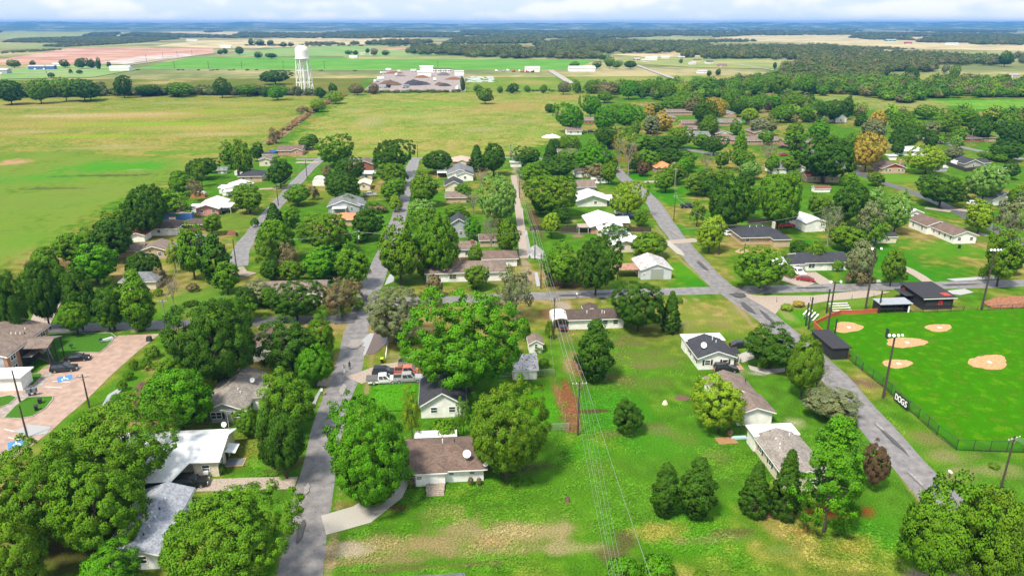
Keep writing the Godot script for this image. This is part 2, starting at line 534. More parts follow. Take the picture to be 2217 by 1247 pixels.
	fill([1930, 158, 2600, 140, 2700, 185, 2050, 178, 1920, 178], L(0.493, 0.419, 0.157), 0.9, 8.0)
	fill([1720, 200, 1980, 205, 2080, 228, 2010, 240, 1890, 240, 1790, 226], L(0.345, 0.36, 0.11), 0.9, 6.0)
	fill([2010, 218, 2800, 208, 2800, 240, 2100, 236], L(0.198, 0.465, 0.046), 0.95, 5.0)
	# the town: warm, wetter and worn places
	paint([[1400, 780, 150, 50, L(0.12, 0.268, 0.0225), .55], [1330, 900, 120, 60, L(0.055, 0.281, 0.0112), .7], [1420, 960, 180, 40, L(0.075, 0.293, 0.0135), .7], [1250, 1050, 160, 60, L(0.1, 0.268, 0.015), .6], [1560, 1150, 200, 60, L(0.09, 0.293, 0.0112), .7],
		[1860, 1140, 110, 60, L(0.07, 0.281, 0.0112), .7], [1150, 880, 60, 50, BRIGHT, .8], [840, 850, 80, 40, BRIGHT, .7], [1280, 970, 60, 50, L(0.08, 0.317, 0.0112), .6], [1150, 1120, 220, 30, L(0.12, 0.268, 0.0225), .5],
		[500, 975, 120, 45, L(.20, .20, .035), .75], [1500, 680, 110, 35, L(0.2, 0.293, 0.0338), .7], [1450, 720, 100, 25, L(0.2, 0.268, 0.0375), .6], [1580, 700, 60, 40, L(0.22, 0.293, 0.045), .6], [430, 640, 130, 45, L(0.15, 0.293, 0.0375), .7],
		[1440, 420, 80, 20, LUSH, .9], [1390, 382, 40, 9, LUSH, .9], [1480, 500, 60, 18, LUSH, .6], [1480, 590, 60, 25, BRIGHT, .8], [1880, 540, 120, 45, LUSH, .8], [1960, 590, 130, 25, LUSH, .8], [1500, 610, 50, 14, LUSH, .8], [1620, 590, 60, 25, BRIGHT, .7], [1240, 490, 60, 14, L(0.12, 0.256, 0.0225), .8],
		[1940, 385, 90, 14, L(0.17, 0.354, 0.03), .8], [2050, 340, 70, 8, L(0.12, 0.329, 0.0225), .7], [2050, 540, 130, 25, L(0.1, 0.305, 0.015), .7], [700, 420, 60, 25, L(0.2, 0.256, 0.0375), .8], [610, 360, 60, 14, L(0.12, 0.293, 0.0225), .7], [500, 480, 60, 30, L(0.18, 0.268, 0.0375), .7], [520, 420, 60, 20, LAWN, .7], [760, 640, 40, 40, L(0.18, 0.281, 0.03), .6]])
	paint([[1400, 770, 130, 34, L(.20, .19, .06), .6, .9], [1370, 735, 90, 16, L(.22, .19, .07), .6, .9], [1480, 715, 90, 26, L(.24, .25, .07), .55, .9], [1420, 830, 90, 20, L(.17, .19, .05), .5, .9], [1560, 1000, 60, 40, L(.16, .20, .05), .4, .9], [1300, 1010, 60, 30, L(.16, .20, .05), .4, .9], [1180, 1145, 120, 30, L(.40, .34, .18), .7, .9], [1010, 1150, 110, 34, L(.35, .29, .14), .6, .9], [1090, 1160, 200, 40, L(.30, .26, .11), .7], [840, 1190, 170, 30, L(.30, .25, .11), .55], [960, 1110, 60, 24, L(.26, .25, .09), .5], [1150, 1150, 120, 22, L(.40, .33, .16), .75], [1000, 1135, 60, 22, L(.34, .30, .13), .6, .9], [880, 1178, 140, 20, L(.36, .28, .13), .7, .9], [740, 1190, 60, 16, L(.50, .42, .33), .8], [1120, 1190, 170, 18, L(.34, .28, .13), .6, .9], [1230, 1185, 70, 20, L(.40, .34, .18), .7], [1060, 1170, 70, 12, L(.36, .25, .11), .5, .9], [830, 1212, 110, 8, L(.32, .24, .12), .5], [960, 1225, 240, 6, L(.17, .15, .06), .6],
		[990, 1110, 26, 22, L(.30, .28, .10), .6], [860, 1100, 34, 9, L(.20, .11, .07), .9], [1410, 1150, 80, 24, L(.34, .29, .07), .8], [1350, 1170, 34, 28, L(.13, .11, .05), .8], [1330, 1200, 50, 14, L(.16, .13, .06), .7], [1590, 1150, 60, 14, L(.15, .12, .055), .8], [1560, 1165, 110, 12, L(.22, .22, .09), .6], [1690, 1190, 60, 14, L(0.24, 0.317, 0.09), .5], [1850, 1180, 60, 22, L(.30, .26, .05), .7], [1730, 1150, 30, 10, L(.40, .22, .07), .7], [2060, 1245, 150, 22, L(.50, .40, .32), .9],
		[1320, 940, 60, 12, L(.20, .18, .07), .6], [1430, 930, 60, 20, L(.22, .22, .09), .6], [1480, 950, 40, 25, L(0.16, 0.232, 0.0375), .6], [1540, 985, 40, 20, L(0.2, 0.268, 0.0525), .5], [1380, 745, 60, 9, L(.20, .17, .07), .7], [1400, 790, 80, 10, L(.22, .20, .08), .6], [1470, 700, 60, 14, L(.30, .28, .12), .5], [1340, 820, 40, 14, L(.20, .14, .07), .6], [1478, 861, 22, 10, L(.13, .075, .055), .95], [1280, 890, 55, 4, EARTH, .85], [1385, 920, 60, 6, L(.16, .13, .06), .6], [1560, 700, 40, 20, L(.28, .25, .10), .5], [1600, 670, 30, 30, L(.34, .31, .12), .6],
		[1235, 790, 30, 40, L(.42, .27, .15), .8], [1250, 800, 20, 26, L(.24, .12, .08), .8], [1230, 860, 16, 50, L(.30, .10, .06), .85], [1205, 850, 10, 50, L(.34, .13, .08), .8], [1235, 920, 22, 30, L(.27, .11, .07), .8], [1220, 720, 30, 30, L(.26, .23, .09), .6], [1195, 690, 18, 24, L(.30, .20, .12), .7], [1180, 680, 16, 12, L(.24, .13, .07), .7], [1255, 790, 14, 30, L(.26, .13, .09), .6],
		[1780, 1110, 100, 20, L(.36, .07, .025), .85], [1660, 1100, 60, 12, L(.16, .10, .06), .8], [800, 1070, 90, 26, L(.20, .12, .06), .8], [740, 1090, 40, 14, L(.34, .20, .08), .6], [620, 1000, 70, 22, EARTH, .85], [540, 920, 30, 9, L(.22, .13, .08), .7], [1100, 1010, 90, 20, MUD, .7], [1640, 930, 40, 14, L(.40, .32, .22), .5], [1720, 915, 30, 14, L(.52, .46, .34), .9], [1590, 800, 40, 14, L(.40, .38, .33), .5], [1660, 805, 40, 8, L(.52, .50, .45), .8],
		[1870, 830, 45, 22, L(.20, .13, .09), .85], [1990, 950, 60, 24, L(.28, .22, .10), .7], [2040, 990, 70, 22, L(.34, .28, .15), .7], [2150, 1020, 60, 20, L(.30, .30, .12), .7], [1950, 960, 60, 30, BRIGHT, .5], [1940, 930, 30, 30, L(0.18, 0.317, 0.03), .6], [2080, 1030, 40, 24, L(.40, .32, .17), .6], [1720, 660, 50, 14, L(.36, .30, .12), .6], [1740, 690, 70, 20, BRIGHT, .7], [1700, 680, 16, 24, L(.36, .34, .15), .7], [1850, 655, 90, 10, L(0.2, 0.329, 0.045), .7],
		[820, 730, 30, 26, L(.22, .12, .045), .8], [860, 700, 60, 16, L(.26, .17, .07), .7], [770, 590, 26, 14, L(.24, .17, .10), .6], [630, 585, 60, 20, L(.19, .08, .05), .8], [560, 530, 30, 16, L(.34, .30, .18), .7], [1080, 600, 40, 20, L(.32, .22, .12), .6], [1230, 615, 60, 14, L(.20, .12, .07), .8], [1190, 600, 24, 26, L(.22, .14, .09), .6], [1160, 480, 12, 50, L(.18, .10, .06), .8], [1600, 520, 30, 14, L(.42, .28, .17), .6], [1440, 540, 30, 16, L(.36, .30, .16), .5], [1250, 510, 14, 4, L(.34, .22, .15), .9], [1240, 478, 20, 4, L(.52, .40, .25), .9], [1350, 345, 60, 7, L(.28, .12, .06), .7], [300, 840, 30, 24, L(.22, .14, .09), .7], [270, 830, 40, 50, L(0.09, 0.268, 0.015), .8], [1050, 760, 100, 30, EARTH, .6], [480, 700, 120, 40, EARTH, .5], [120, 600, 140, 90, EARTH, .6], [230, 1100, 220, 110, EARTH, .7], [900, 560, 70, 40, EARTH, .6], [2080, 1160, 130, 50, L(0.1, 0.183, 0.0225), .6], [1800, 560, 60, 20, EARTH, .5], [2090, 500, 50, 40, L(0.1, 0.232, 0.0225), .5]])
	# alley of bare clay
	fill([1106, 350, 1120, 350, 1136, 470, 1148, 560, 1166, 640, 1126, 640, 1120, 560, 1112, 470], L(.42, .32, .24), 0.9, 1.2)
	fill([1195, 655, 1238, 650, 1236, 672, 1200, 676], L(.46, .38, .31), 0.95, 0.8)
	# clay and sand along the streets
	for e in [[[600, 1247], [648, 1050], [700, 860], [732, 760]], [[705, 1247], [738, 1040], [790, 850], [805, 760]], [[1585, 650], [1640, 720], [1790, 840], [1930, 1000], [2010, 1100]], [[1600, 640], [1680, 690], [1860, 860], [2050, 1060]], [[1420, 490], [1470, 560], [1540, 620]], [[140, 720], [560, 706], [740, 702]], [[1180, 655], [1530, 648]]]:
		for k in e.size() - 1:
			for t in 14:
				var q := Vector2(e[k][0], e[k][1]).lerp(Vector2(e[k + 1][0], e[k + 1][1]), t / 14.0)
				paint([[q.x, q.y, 9 * ppm(q.y) / 11.0, 6 * ppm(q.y) / 11.0, TAN, .75]])
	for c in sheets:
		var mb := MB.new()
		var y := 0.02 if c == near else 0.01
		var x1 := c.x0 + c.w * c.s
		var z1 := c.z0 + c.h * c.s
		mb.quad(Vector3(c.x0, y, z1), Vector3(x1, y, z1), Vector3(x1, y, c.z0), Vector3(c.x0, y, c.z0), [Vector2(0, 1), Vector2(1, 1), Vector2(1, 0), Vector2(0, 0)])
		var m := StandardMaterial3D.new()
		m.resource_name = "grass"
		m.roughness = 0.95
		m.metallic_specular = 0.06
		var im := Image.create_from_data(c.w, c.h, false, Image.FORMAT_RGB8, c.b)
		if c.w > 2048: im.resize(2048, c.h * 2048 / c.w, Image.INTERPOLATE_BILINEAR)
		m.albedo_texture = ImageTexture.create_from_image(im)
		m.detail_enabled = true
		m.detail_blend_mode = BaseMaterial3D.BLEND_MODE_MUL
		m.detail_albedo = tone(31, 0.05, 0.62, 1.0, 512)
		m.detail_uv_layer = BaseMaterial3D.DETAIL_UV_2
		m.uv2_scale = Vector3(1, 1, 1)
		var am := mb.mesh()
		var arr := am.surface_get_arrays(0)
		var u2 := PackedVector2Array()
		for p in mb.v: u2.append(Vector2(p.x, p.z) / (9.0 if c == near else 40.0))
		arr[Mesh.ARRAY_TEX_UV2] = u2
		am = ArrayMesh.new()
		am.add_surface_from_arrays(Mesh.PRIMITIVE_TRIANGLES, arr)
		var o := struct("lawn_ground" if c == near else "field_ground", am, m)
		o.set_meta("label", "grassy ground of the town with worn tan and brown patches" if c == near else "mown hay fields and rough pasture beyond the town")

func land(called: String, flat: Array, y: float, key: String, label := "") -> MeshInstance3D:
	var mb := MB.new()
	mb.prism(gp(flat), y, y)
	var o := struct(called, mb, mats[key])
	if label: o.set_meta("label", label)
	return o

func fieldmat(key: String, cols: Array, tile: float, sd: int) -> void:
	var m := mat(key, Color.WHITE, 0.95, -tile, ramp(sd, 0.008, cols, 384))
	m.metallic_specular = 0.06

func build_far_land() -> void:
	fieldmat("country", [L(.13, .16, .055), L(.22, .22, .09), L(.34, .29, .15)], 900.0, 51)
	fieldmat("field_tan", [L(.30, .27, .13), L(.42, .35, .20), L(.50, .42, .25)], 420.0, 52)
	fieldmat("field_pale_green", [L(.16, .22, .075), L(.23, .26, .09), L(.30, .28, .12)], 420.0, 53)
	fieldmat("field_red", [L(.33, .18, .13), L(.40, .23, .165), L(.45, .31, .24)], 500.0, 54)
	fieldmat("field_green", [L(.085, .225, .030), L(.10, .25, .035), L(.12, .27, .045)], 300.0, 55)
	fieldmat("field_mid_green", [L(.14, .25, .07), L(.17, .28, .085), L(.22, .28, .11)], 300.0, 56)
	fieldmat("field_brown", [L(.26, .16, .10), L(.36, .23, .15), L(.44, .31, .20)], 300.0, 57)
	fieldmat("salt", [L(.33, .24, .20), L(.42, .36, .33), L(.50, .46, .44)], 160.0, 58)
	var mb := MB.new()
	mb.prism(PackedVector2Array([Vector2(-14000, 400), Vector2(16000, 400), Vector2(16000, -15500), Vector2(-14000, -15500)]), 0, 0)
	struct("ground", mb, mats.country).set_meta("label", "open prairie ground reaching to the horizon")
	var rows := [
		["field", [-300, 128, 0, 128, 150, 104, 460, 104, 462, 116, 245, 137, 130, 139, -300, 142], "field_red", "bare red ploughed field left of the white water tower"],
		["field", [205, 137, 300, 122, 400, 117, 440, 119, 330, 129, 270, 139], "salt", "pale crusted wet end of the red field"],
		["field", [290, 149, 420, 123, 1290, 130, 1240, 150, 820, 151, 640, 150], "field_green", "flat bright green crop field behind the water tower"],
		["field", [470, 122, 600, 104, 740, 99, 900, 104, 1100, 112, 900, 121], "field_mid_green", "soft green field behind the bright green crop"],
		["field", [760, 128, 740, 122, 1200, 123, 1320, 129], "field_pale_green", "narrow pale meadow along the bright green crop"],
		["field", [780, 106, 1120, 98, 1180, 101, 1000, 108, 850, 109], "field_brown", "brown fallow field among the woods behind the green crop"],
		["field", [330, 100, 420, 88, 760, 80, 900, 84, 800, 96, 560, 104, 462, 104], "field_tan", "tan stubble field beyond the red field"],
		["field", [-400, 98, 120, 93, 330, 96, 150, 103, -400, 106], "field_pale_green", "pale green field at the left beyond the orchard"],
		["field", [-500, 84, 0, 68, 220, 67, 300, 74, 180, 82, 0, 84], "field_pale_green", "far pale green field at the left under the hills"],
		["field", [240, 78, 420, 65, 640, 66, 720, 73, 460, 82], "field_tan", "far tan field left of the horizon road"],
		["field", [1530, 84, 1620, 76, 1850, 74, 2100, 82, 2320, 100, 2320, 112, 2000, 106, 1800, 96], "field_tan", "wide tan pasture at the right before the hills"],
		["field", [1880, 66, 2020, 61, 2250, 60, 2250, 66, 2050, 69], "field_tan", "far tan clearing at the right under the hills"],
		["field", [1300, 88, 1480, 80, 1600, 86, 1500, 92, 1360, 93], "field_pale_green", "far pale meadow right of the middle woods"],
		["field", [1290, 133, 1400, 122, 1530, 122, 1700, 128, 1760, 134, 1700, 150, 1500, 146], "field_pale_green", "pale meadow round the distant farmhouses"],
		["field", [1320, 118, 1560, 114, 1560, 122, 1400, 124], "field_tan", "tan strip of meadow behind the distant farmhouses"],
		["field", [1000, 64, 1200, 60, 1330, 64, 1180, 68], "field_tan", "thin tan clearing near the horizon at the middle"],
		["field", [860, 68, 1000, 64, 1080, 68, 960, 73], "field_tan", "far tan clearing left of the middle horizon"],
		["field", [0, 150, 210, 140, 300, 150, 200, 168, 0, 172], "field_mid_green", "green farmyard meadow at the left edge"],
		["field", [1850, 118, 2300, 108, 2400, 122, 2000, 128], "field_pale_green", "green-grey pasture at the right edge before the woods"],
	]
	var y := 0.06
	for r in rows:
		land(r[0], r[1], y, r[2], r[3])
		y += 0.03
	# country roads
	mat("country_road", L(.42, .38, .34), 0.9, -30.0, tone(16, 0.04, 0.8, 1.0))
	for r in [[[[-200, 160], [100, 158], [200, 150], [300, 138], [440, 118], [530, 108], [620, 98], [760, 84]], 8.0, "narrow country road running up past the red field"], [[[60, 130], [500, 133]], 0.0, ""], [[[1190, 152], [1238, 182]], 9.0, "paved lane between the white metal buildings"], [[[1380, 142], [1480, 178], [1570, 203], [1640, 222]], 7.0, "country lane towards the distant farmhouses"], [[[1290, 117], [1560, 118]], 5.0, "pale farm track along the far wood"], [[[250, 149], [800, 152], [1250, 153], [1480, 148]], 4.0, "long field track along the green crop"], [[[1600, 140], [1690, 155]], 5.0, "pale drive to the brick farmhouse"]]:
		if r[1] <= 0.0: continue
		var pts := []
		for q in r[0]: pts.append(g2(q[0], q[1]))
		struct("country_road", ribbon(pts, r[1], 0.75), mats.country_road).set_meta("label", r[2])
	# hills on the horizon: long wooded ridges
	var hm := mat("hills", Color.WHITE, 0.95, -3000.0, ramp(17, 0.02, [L(.04, .07, .03), L(.05, .08, .03), L(.07, .10, .045), L(.24, .24, .15)], 384))
	var f := FastNoiseLite.new()
	f.seed = 91; f.frequency = 0.0006; f.fractal_octaves = 5
	for k in 4:
		var z := -7200.0 - k * 2300.0
		var hb := MB.new()
		var n := 320
		for i in n:
			var q := []
			for o in [0, 1]:
				var x: float = -12500.0 + 26500.0 * (i + o) / n
				var rise := 16.0 + 16.0 * k + absf(x - 700.0) * 0.0014 * (k + 1) * 0.5
				q.append(Vector2(x, maxf(4.0, rise + f.get_noise_2d(x, z) * (9.0 + 4 * k) + f.get_noise_2d(x * 9.0, z) * 9.0)))
			hb.quad(Vector3(q[0].x, -1, z + 700), Vector3(q[1].x, -1, z + 700), Vector3(q[1].x, q[1].y, z), Vector3(q[0].x, q[0].y, z))
			hb.quad(Vector3(q[0].x, q[0].y, z), Vector3(q[1].x, q[1].y, z), Vector3(q[1].x, -1, z - 900), Vector3(q[0].x, -1, z - 900))
		struct("hills", hb, hm).set_meta("label", "long low wooded hills on the hazy horizon")

func ribbon(pts: Array, width: float, y: float, thick := 0.0) -> MB:   # smooth strip along ground points
	var cv := Curve2D.new()
	for k in pts.size():
		var t: Vector2 = (pts[mini(k + 1, pts.size() - 1)] - pts[maxi(k - 1, 0)]) * 0.16
		cv.add_point(pts[k], -t, t)
	var ln := cv.get_baked_length()
	var n := int(clampf(ln / 5.0, 2, 120))
	var mb := MB.new()
	var prev := []
	for i in n + 1:
		var p := cv.sample_baked(ln * i / n)
		var d := (cv.sample_baked(minf(ln, ln * i / n + 1.0)) - cv.sample_baked(maxf(0.0, ln * i / n - 1.0))).normalized()
		var s := Vector2(-d.y, d.x) * width * 0.5 * (1.0 + 0.05 * sin(i * 1.7) + 0.04 * sin(i * 0.61))
		var q := [p - s, p + s]
		if i > 0:
			var u0 := ln * (i - 1) / n
			var u1 := ln * i / n
			mb.quad(Vector3(prev[0].x, y, prev[0].y), Vector3(prev[1].x, y, prev[1].y), Vector3(q[1].x, y, q[1].y), Vector3(q[0].x, y, q[0].y), [Vector2(0, u0), Vector2(width, u0), Vector2(width, u1), Vector2(0, u1)])
		prev = q
	return mb

func build_streets() -> void:
	mat("asphalt", L(.30, .285, .285), 0.55, -14.0, asphalt_tex())
	mat("asphalt_dark", L(.15, .147, .155), 0.5, -14.0, asphalt_tex())
	mat("clay_lot", L(.43, .30, .24), 0.7, -16.0, tone(18, 0.015, 0.8, 1.0, 512))
	mat("gravel", L(.62, .59, .53), 0.95, -3.0, tone(19, 0.12, 0.55, 1.0))
	mat("pale_drive", L(.47, .39, .32), 0.9, -6.0, tone(20, 0.05, 0.7, 1.0))
	mat("water", L(.33, .325, .32), 0.04).metallic_specular = 1.0
	mat("brown_water", L(.10, .055, .02), 0.05).metallic_specular = 0.7
	var rows := [
		["street", [[630, 1330], [648, 1247], [668, 1130], [684, 1040], [716, 900], [756, 790], [778, 690], [812, 600], [860, 480], [872, 430], [886, 380], [898, 344]], 5.3, "asphalt", "patched grey street running from the bottom edge up to the hay field"],
		["street", [[2085, 1130], [2010, 1050], [1945, 980], [1882, 905], [1795, 805], [1700, 722], [1651, 680], [1570, 626], [1500, 556], [1440, 480], [1407, 430], [1350, 384], [1318, 350], [1290, 318]], 5.8, "asphalt", "grey street beside the ball field fence"],
		["street", [[3000, 590], [2217, 613], [1900, 621], [1640, 627], [1430, 632], [1160, 641], [1000, 648], [800, 655]], 5.4, "asphalt", "cross street from the right edge past the ball field"],
		["street", [[-700, 740], [-60, 718], [100, 712], [360, 703], [560, 696], [765, 689]], 5.0, "asphalt_dark", "dark cross street joining the long street from the left"],
		["street", [[516, 577], [520, 545], [541, 512], [614, 425], [672, 363], [700, 340]], 5.0, "asphalt", "second street on the left past the pink house"],
		["street", [[640, 345], [890, 343], [1110, 341], [1180, 345]], 4.0, "asphalt", "street along the edge of the hay field"],
		["street", [[2300, 560], [2110, 476], [2000, 425], [1880, 383], [1800, 345], [1740, 322]], 5.0, "asphalt_dark", "dark new asphalt street at the right"],
		["street", [[2217, 345], [2080, 318], [2020, 302], [1960, 290]], 6.0, "asphalt", "short street by the brown house at the upper right"],
		["street", [[1480, 322], [1545, 334], [1570, 340]], 5.0, "asphalt", "street by the pink brick flats"],
		["driveway", [[690, 826], [716, 827]], 3.6, "pale_drive", "pale concrete drive on the left of the long street"],
		["driveway", [[765, 824], [800, 808], [860, 795], [910, 790]], 4.6, "pale_drive", "clay drive with the parked pickup trucks"],
		["driveway", [[430, 1052], [520, 1049], [640, 1046]], 3.0, "pale_drive", "clay two-track drive to the white metal roofed house"],
		["driveway", [[700, 1138], [785, 1114], [836, 1078], [862, 1036], [872, 985]], 4.4, "gravel", "curving white gravel drive beside the brown roofed house"],
		["driveway", [[1424, 526], [1462, 524], [1510, 520]], 4.0, "pale_drive", "pale drive off the street beside the green lawns"],
		["driveway", [[1690, 600], [1755, 618]], 5.0, "pale_drive", "clay drive of the house with the charcoal roof"],
		["driveway", [[1752, 590], [1792, 616]], 4.0, "pale_drive", "second clay strip of the charcoal roofed house drive"],
		["driveway", [[1938, 572], [1980, 590], [2012, 612]], 3.0, "pale_drive", "long narrow drive across the deep green lawn"],
		["driveway", [[1378, 395], [1424, 393]], 3.6, "pale_drive", "pale drive to the house with the orange roof"],
		["driveway", [[2005, 450], [2060, 458]], 4.0, "pale_drive", "pale drive crossing to the dark asphalt street"],
		["driveway", [[2060, 452], [2120, 460]], 4.0, "pale_drive", "clay drive right of the dark asphalt street"],
		["driveway", [[2070, 500], [2140, 510]], 3.0, "pale_drive", "drive behind the long white house"],
		["driveway", [[620, 407], [560, 410]], 3.0, "pale_drive", "pale drive off the second street on the left"],
		["driveway", [[690, 352], [640, 352]], 4.0, "pale_drive", "drive to the pale brick house by the hedge"],
		["driveway", [[110, 655], [95, 680], [80, 712]], 4.5, "pale_drive", "clay track leaving the dark cross street into the trees"],
		["driveway", [[770, 690], [738, 690], [716, 694]], 5.5, "asphalt_dark", "dark patched mouth of the cross street"],
		["driveway", [[545, 596], [520, 592], [512, 580]], 3.5, "pale_drive", "pale drive at the end of the second street"],
		["dirt_track", [[1134, 560], [1128, 500], [1120, 440], [1112, 380]], 2.4, "pale_drive", "clay wheel tracks of the alley"]]
	var y := 0.03
	for r in rows:
		var pts := []
		for q in r[1]: pts.append(g2(q[0], q[1]))
		for k in pts.size() - 1: street_segs.append([Vector3(pts[k].x, 0, pts[k].y), Vector3(pts[k + 1].x, 0, pts[k + 1].y), r[2] * .5 + .3])
		struct(r[0], ribbon(pts, r[2], y), mats[r[3]]).set_meta("label", r[4])
		y += 0.004
	land("pavement", [1600, 633, 1640, 640, 1760, 640, 1880, 628, 1930, 632, 1880, 644, 1790, 652, 1740, 662, 1690, 668, 1676, 684, 1640, 662], 0.028, "pale_drive", "washed clay verge at the street corner by the ball field")
	# parking lot of the brick flats, with kerbed grass islands
	land("car_park", [257, 727, 345, 723, 318, 745, 303, 756, 240, 812, 180, 872, 140, 905, 108, 935, 40, 985, -40, 1030, -160, 1060, -160, 860, 0, 845, 40, 838, 95, 795, 150, 764], 0.06, "clay_lot", "stained reddish concrete car park of the brick flats")
	land("pavement", [60, 838, 112, 800, 148, 766, 158, 766, 124, 800, 92, 834, 60, 862, 0, 905, -60, 930, -60, 912, 0, 888], 0.075, "concrete", "concrete path along the brick flats")
	mat("island_grass", L(.075, .22, .02), 0.95, -7.0, tone(31, 0.05, 0.62, 1.0, 512)).metallic_specular = 0.15
	for isl in [[[4, 907, 30, 880, 56, 861, 115, 858, 114, 866, 100, 884, 70, 903, 40, 908], "grass island with two black bins in the car park"], [[88, 727, 130, 722, 240, 722, 250, 729, 232, 752, 214, 765, 165, 764, 120, 790, 112, 780], "lawn between the brick flats and the dark cross street"], [[40, 838, 50, 812, 86, 809, 94, 812, 72, 836], "small grass patch beside the white shed"], [[-60, 905, -60, 868, 0, 860, 22, 856, 37, 861, 20, 876], "grass patch at the left edge of the car park"]]:
		var mb := MB.new()
		mb.prism(gp(isl[0]), 0.0, 0.17)
		struct("kerb", mb, mats.concrete)
		var o2 := gp(isl[0])
		var inner := Geometry2D.offset_polygon(o2, -0.22)
		if inner.size():
			var gb := MB.new()
			gb.prism(inner[0], 0.175, 0.175)
			struct("lawn", gb, mats.island_grass).set_meta("label", isl[1])
	# mended and worn places in the asphalt
	mat("patch_dark", L(.115, .112, .118), 0.6, -5.0, tone(24, 0.05, 0.6, 1.0))
	mat("patch_pale", L(.40, .38, .36), 0.7, -5.0, tone(25, 0.05, 0.6, 1.0))
	var py := 0.17
	for q in [[650, 1150, .5, 5.0, "patch_dark"], [664, 1060, .4, 3.0, "patch_pale"], [712, 935, .7, 4.0, "patch_dark"], [742, 845, .6, 5.0, "patch_pale"], [770, 745, 1.6, 6.0, "patch_pale"], [790, 650, .9, 8.0, "patch_dark"], [838, 535, .8, 9.0, "patch_pale"], [866, 450, .8, 9.0, "patch_dark"], [1940, 960, .4, 8.0, "patch_dark"], [1985, 1040, .35, 4.0, "patch_pale"], [1905, 925, .4, 3.0, "patch_pale"], [1620, 668, .8, 8.0, "patch_dark"], [1665, 690, .5, 10.0, "patch_dark"], [1600, 640, 2.2, 4.0, "patch_dark"], [1520, 575, .6, 9.0, "patch_dark"], [1460, 505, .5, 10.0, "patch_pale"], [1240, 640, 4.0, .8, "patch_dark"], [1300, 637, 3.0, .6, "patch_dark"], [1760, 624, 5.0, .7, "patch_dark"], [2080, 617, 6.0, .8, "patch_dark"]]:
		var c := g2(q[0], q[1])
		var pts := PackedVector2Array()
		for k in 16:
			var an := TAU * k / 16
			var f := rng.randf_range(.7, 1.15)
			pts.append(c + Vector2(cos(an) * q[2] * f, sin(an) * q[3] * f * .5))
		var mb2 := MB.new()
		mb2.prism(pts, py, py)
		struct("road_surface", mb2, mats[q[4]]).set_meta("label", "worn patch in the asphalt of the street")
		py += 0.003
	# blue squares with the wheelchair sign, and bay lines
	mat("paint_blue", L(.06, .20, .42), 0.7)
	mat("paint_white", L(.72, .72, .72), 0.7)
	for q in [[139, 820], [35, 962]]:
		accessible_bay(q[0], q[1])
	for q in [[[112, 826], [150, 828]], [[96, 838], [133, 840]], [[8, 930], [34, 936]], [[16, 948], [60, 956]]]:
		var a := g2(q[0][0], q[0][1]); var b := g2(q[1][0], q[1][1])
		struct("road_marking", ribbon([a, b], 0.14, 0.068), mats.paint_white).set_meta("label", "worn white parking bay line")
	# standing water
	var sheet_y := 0.085
	for w in [[[775, 745, 800, 722, 815, 722, 806, 748, 796, 770, 785, 770, 790, 752], "water", "wet sheet of rainwater at the edge of the long street"], [[790, 770, 803, 740, 812, 716, 840, 724, 836, 744, 812, 766], "brown_water", "brown flooded ditch beside the long street"], [[846, 590, 852, 586, 853, 610, 832, 618, 838, 604], "water", "puddle in the drive by the long white house"], [[220, 878, 232, 856, 254, 842, 262, 846, 246, 862, 230, 884], "water", "long puddle in the grassy ditch by the car park"], [[28, 935, 60, 920, 110, 925, 100, 940, 60, 946], "water", "shallow puddle in the car park"],
		[[1126, 450, 1131, 450, 1137, 500, 1131, 500], "water", "upper puddle in the alley"], [[1135, 500, 1141, 500, 1150, 545, 1143, 560, 1136, 540], "water", "long puddle in the alley"], [[1142, 540, 1160, 530, 1178, 545, 1174, 562, 1150, 560], "water", "wide puddle in the alley beside the clay tracks"], [[1156, 590, 1164, 590, 1170, 620, 1162, 622], "water", "small puddle near the mouth of the alley"], [[1440, 526, 1450, 523, 1478, 545, 1484, 556, 1466, 550], "gravel", "pale gravel patch by the street"], [[1600, 768, 1630, 758, 1636, 776, 1610, 786, 1590, 780], "gravel", "pale rubble slab beside the white house"], [[1620, 792, 1660, 800, 1700, 798, 1700, 806, 1660, 812, 1625, 802], "gravel", "scatter of broken concrete behind the bushes"], [[1890, 608, 1906, 606, 1910, 612, 1880, 612], "water", "puddle on the verge by the dark street light"], [[2054, 630, 2090, 626, 2110, 634, 2080, 640, 2052, 636], "water", "puddle behind the black building at the ball field"], [[2050, 605, 2160, 598, 2170, 604, 2070, 610], "water", "thin puddle along the cross street ditch"], [[670, 880, 682, 860, 694, 840, 698, 842, 684, 872, 676, 902, 666, 904], "water", "wet ditch left of the long street"]]:
		land("puddle" if w[1] != "gravel" else "rubble_ground", w[0], sheet_y, w[1], w[2])
		sheet_y += 0.004

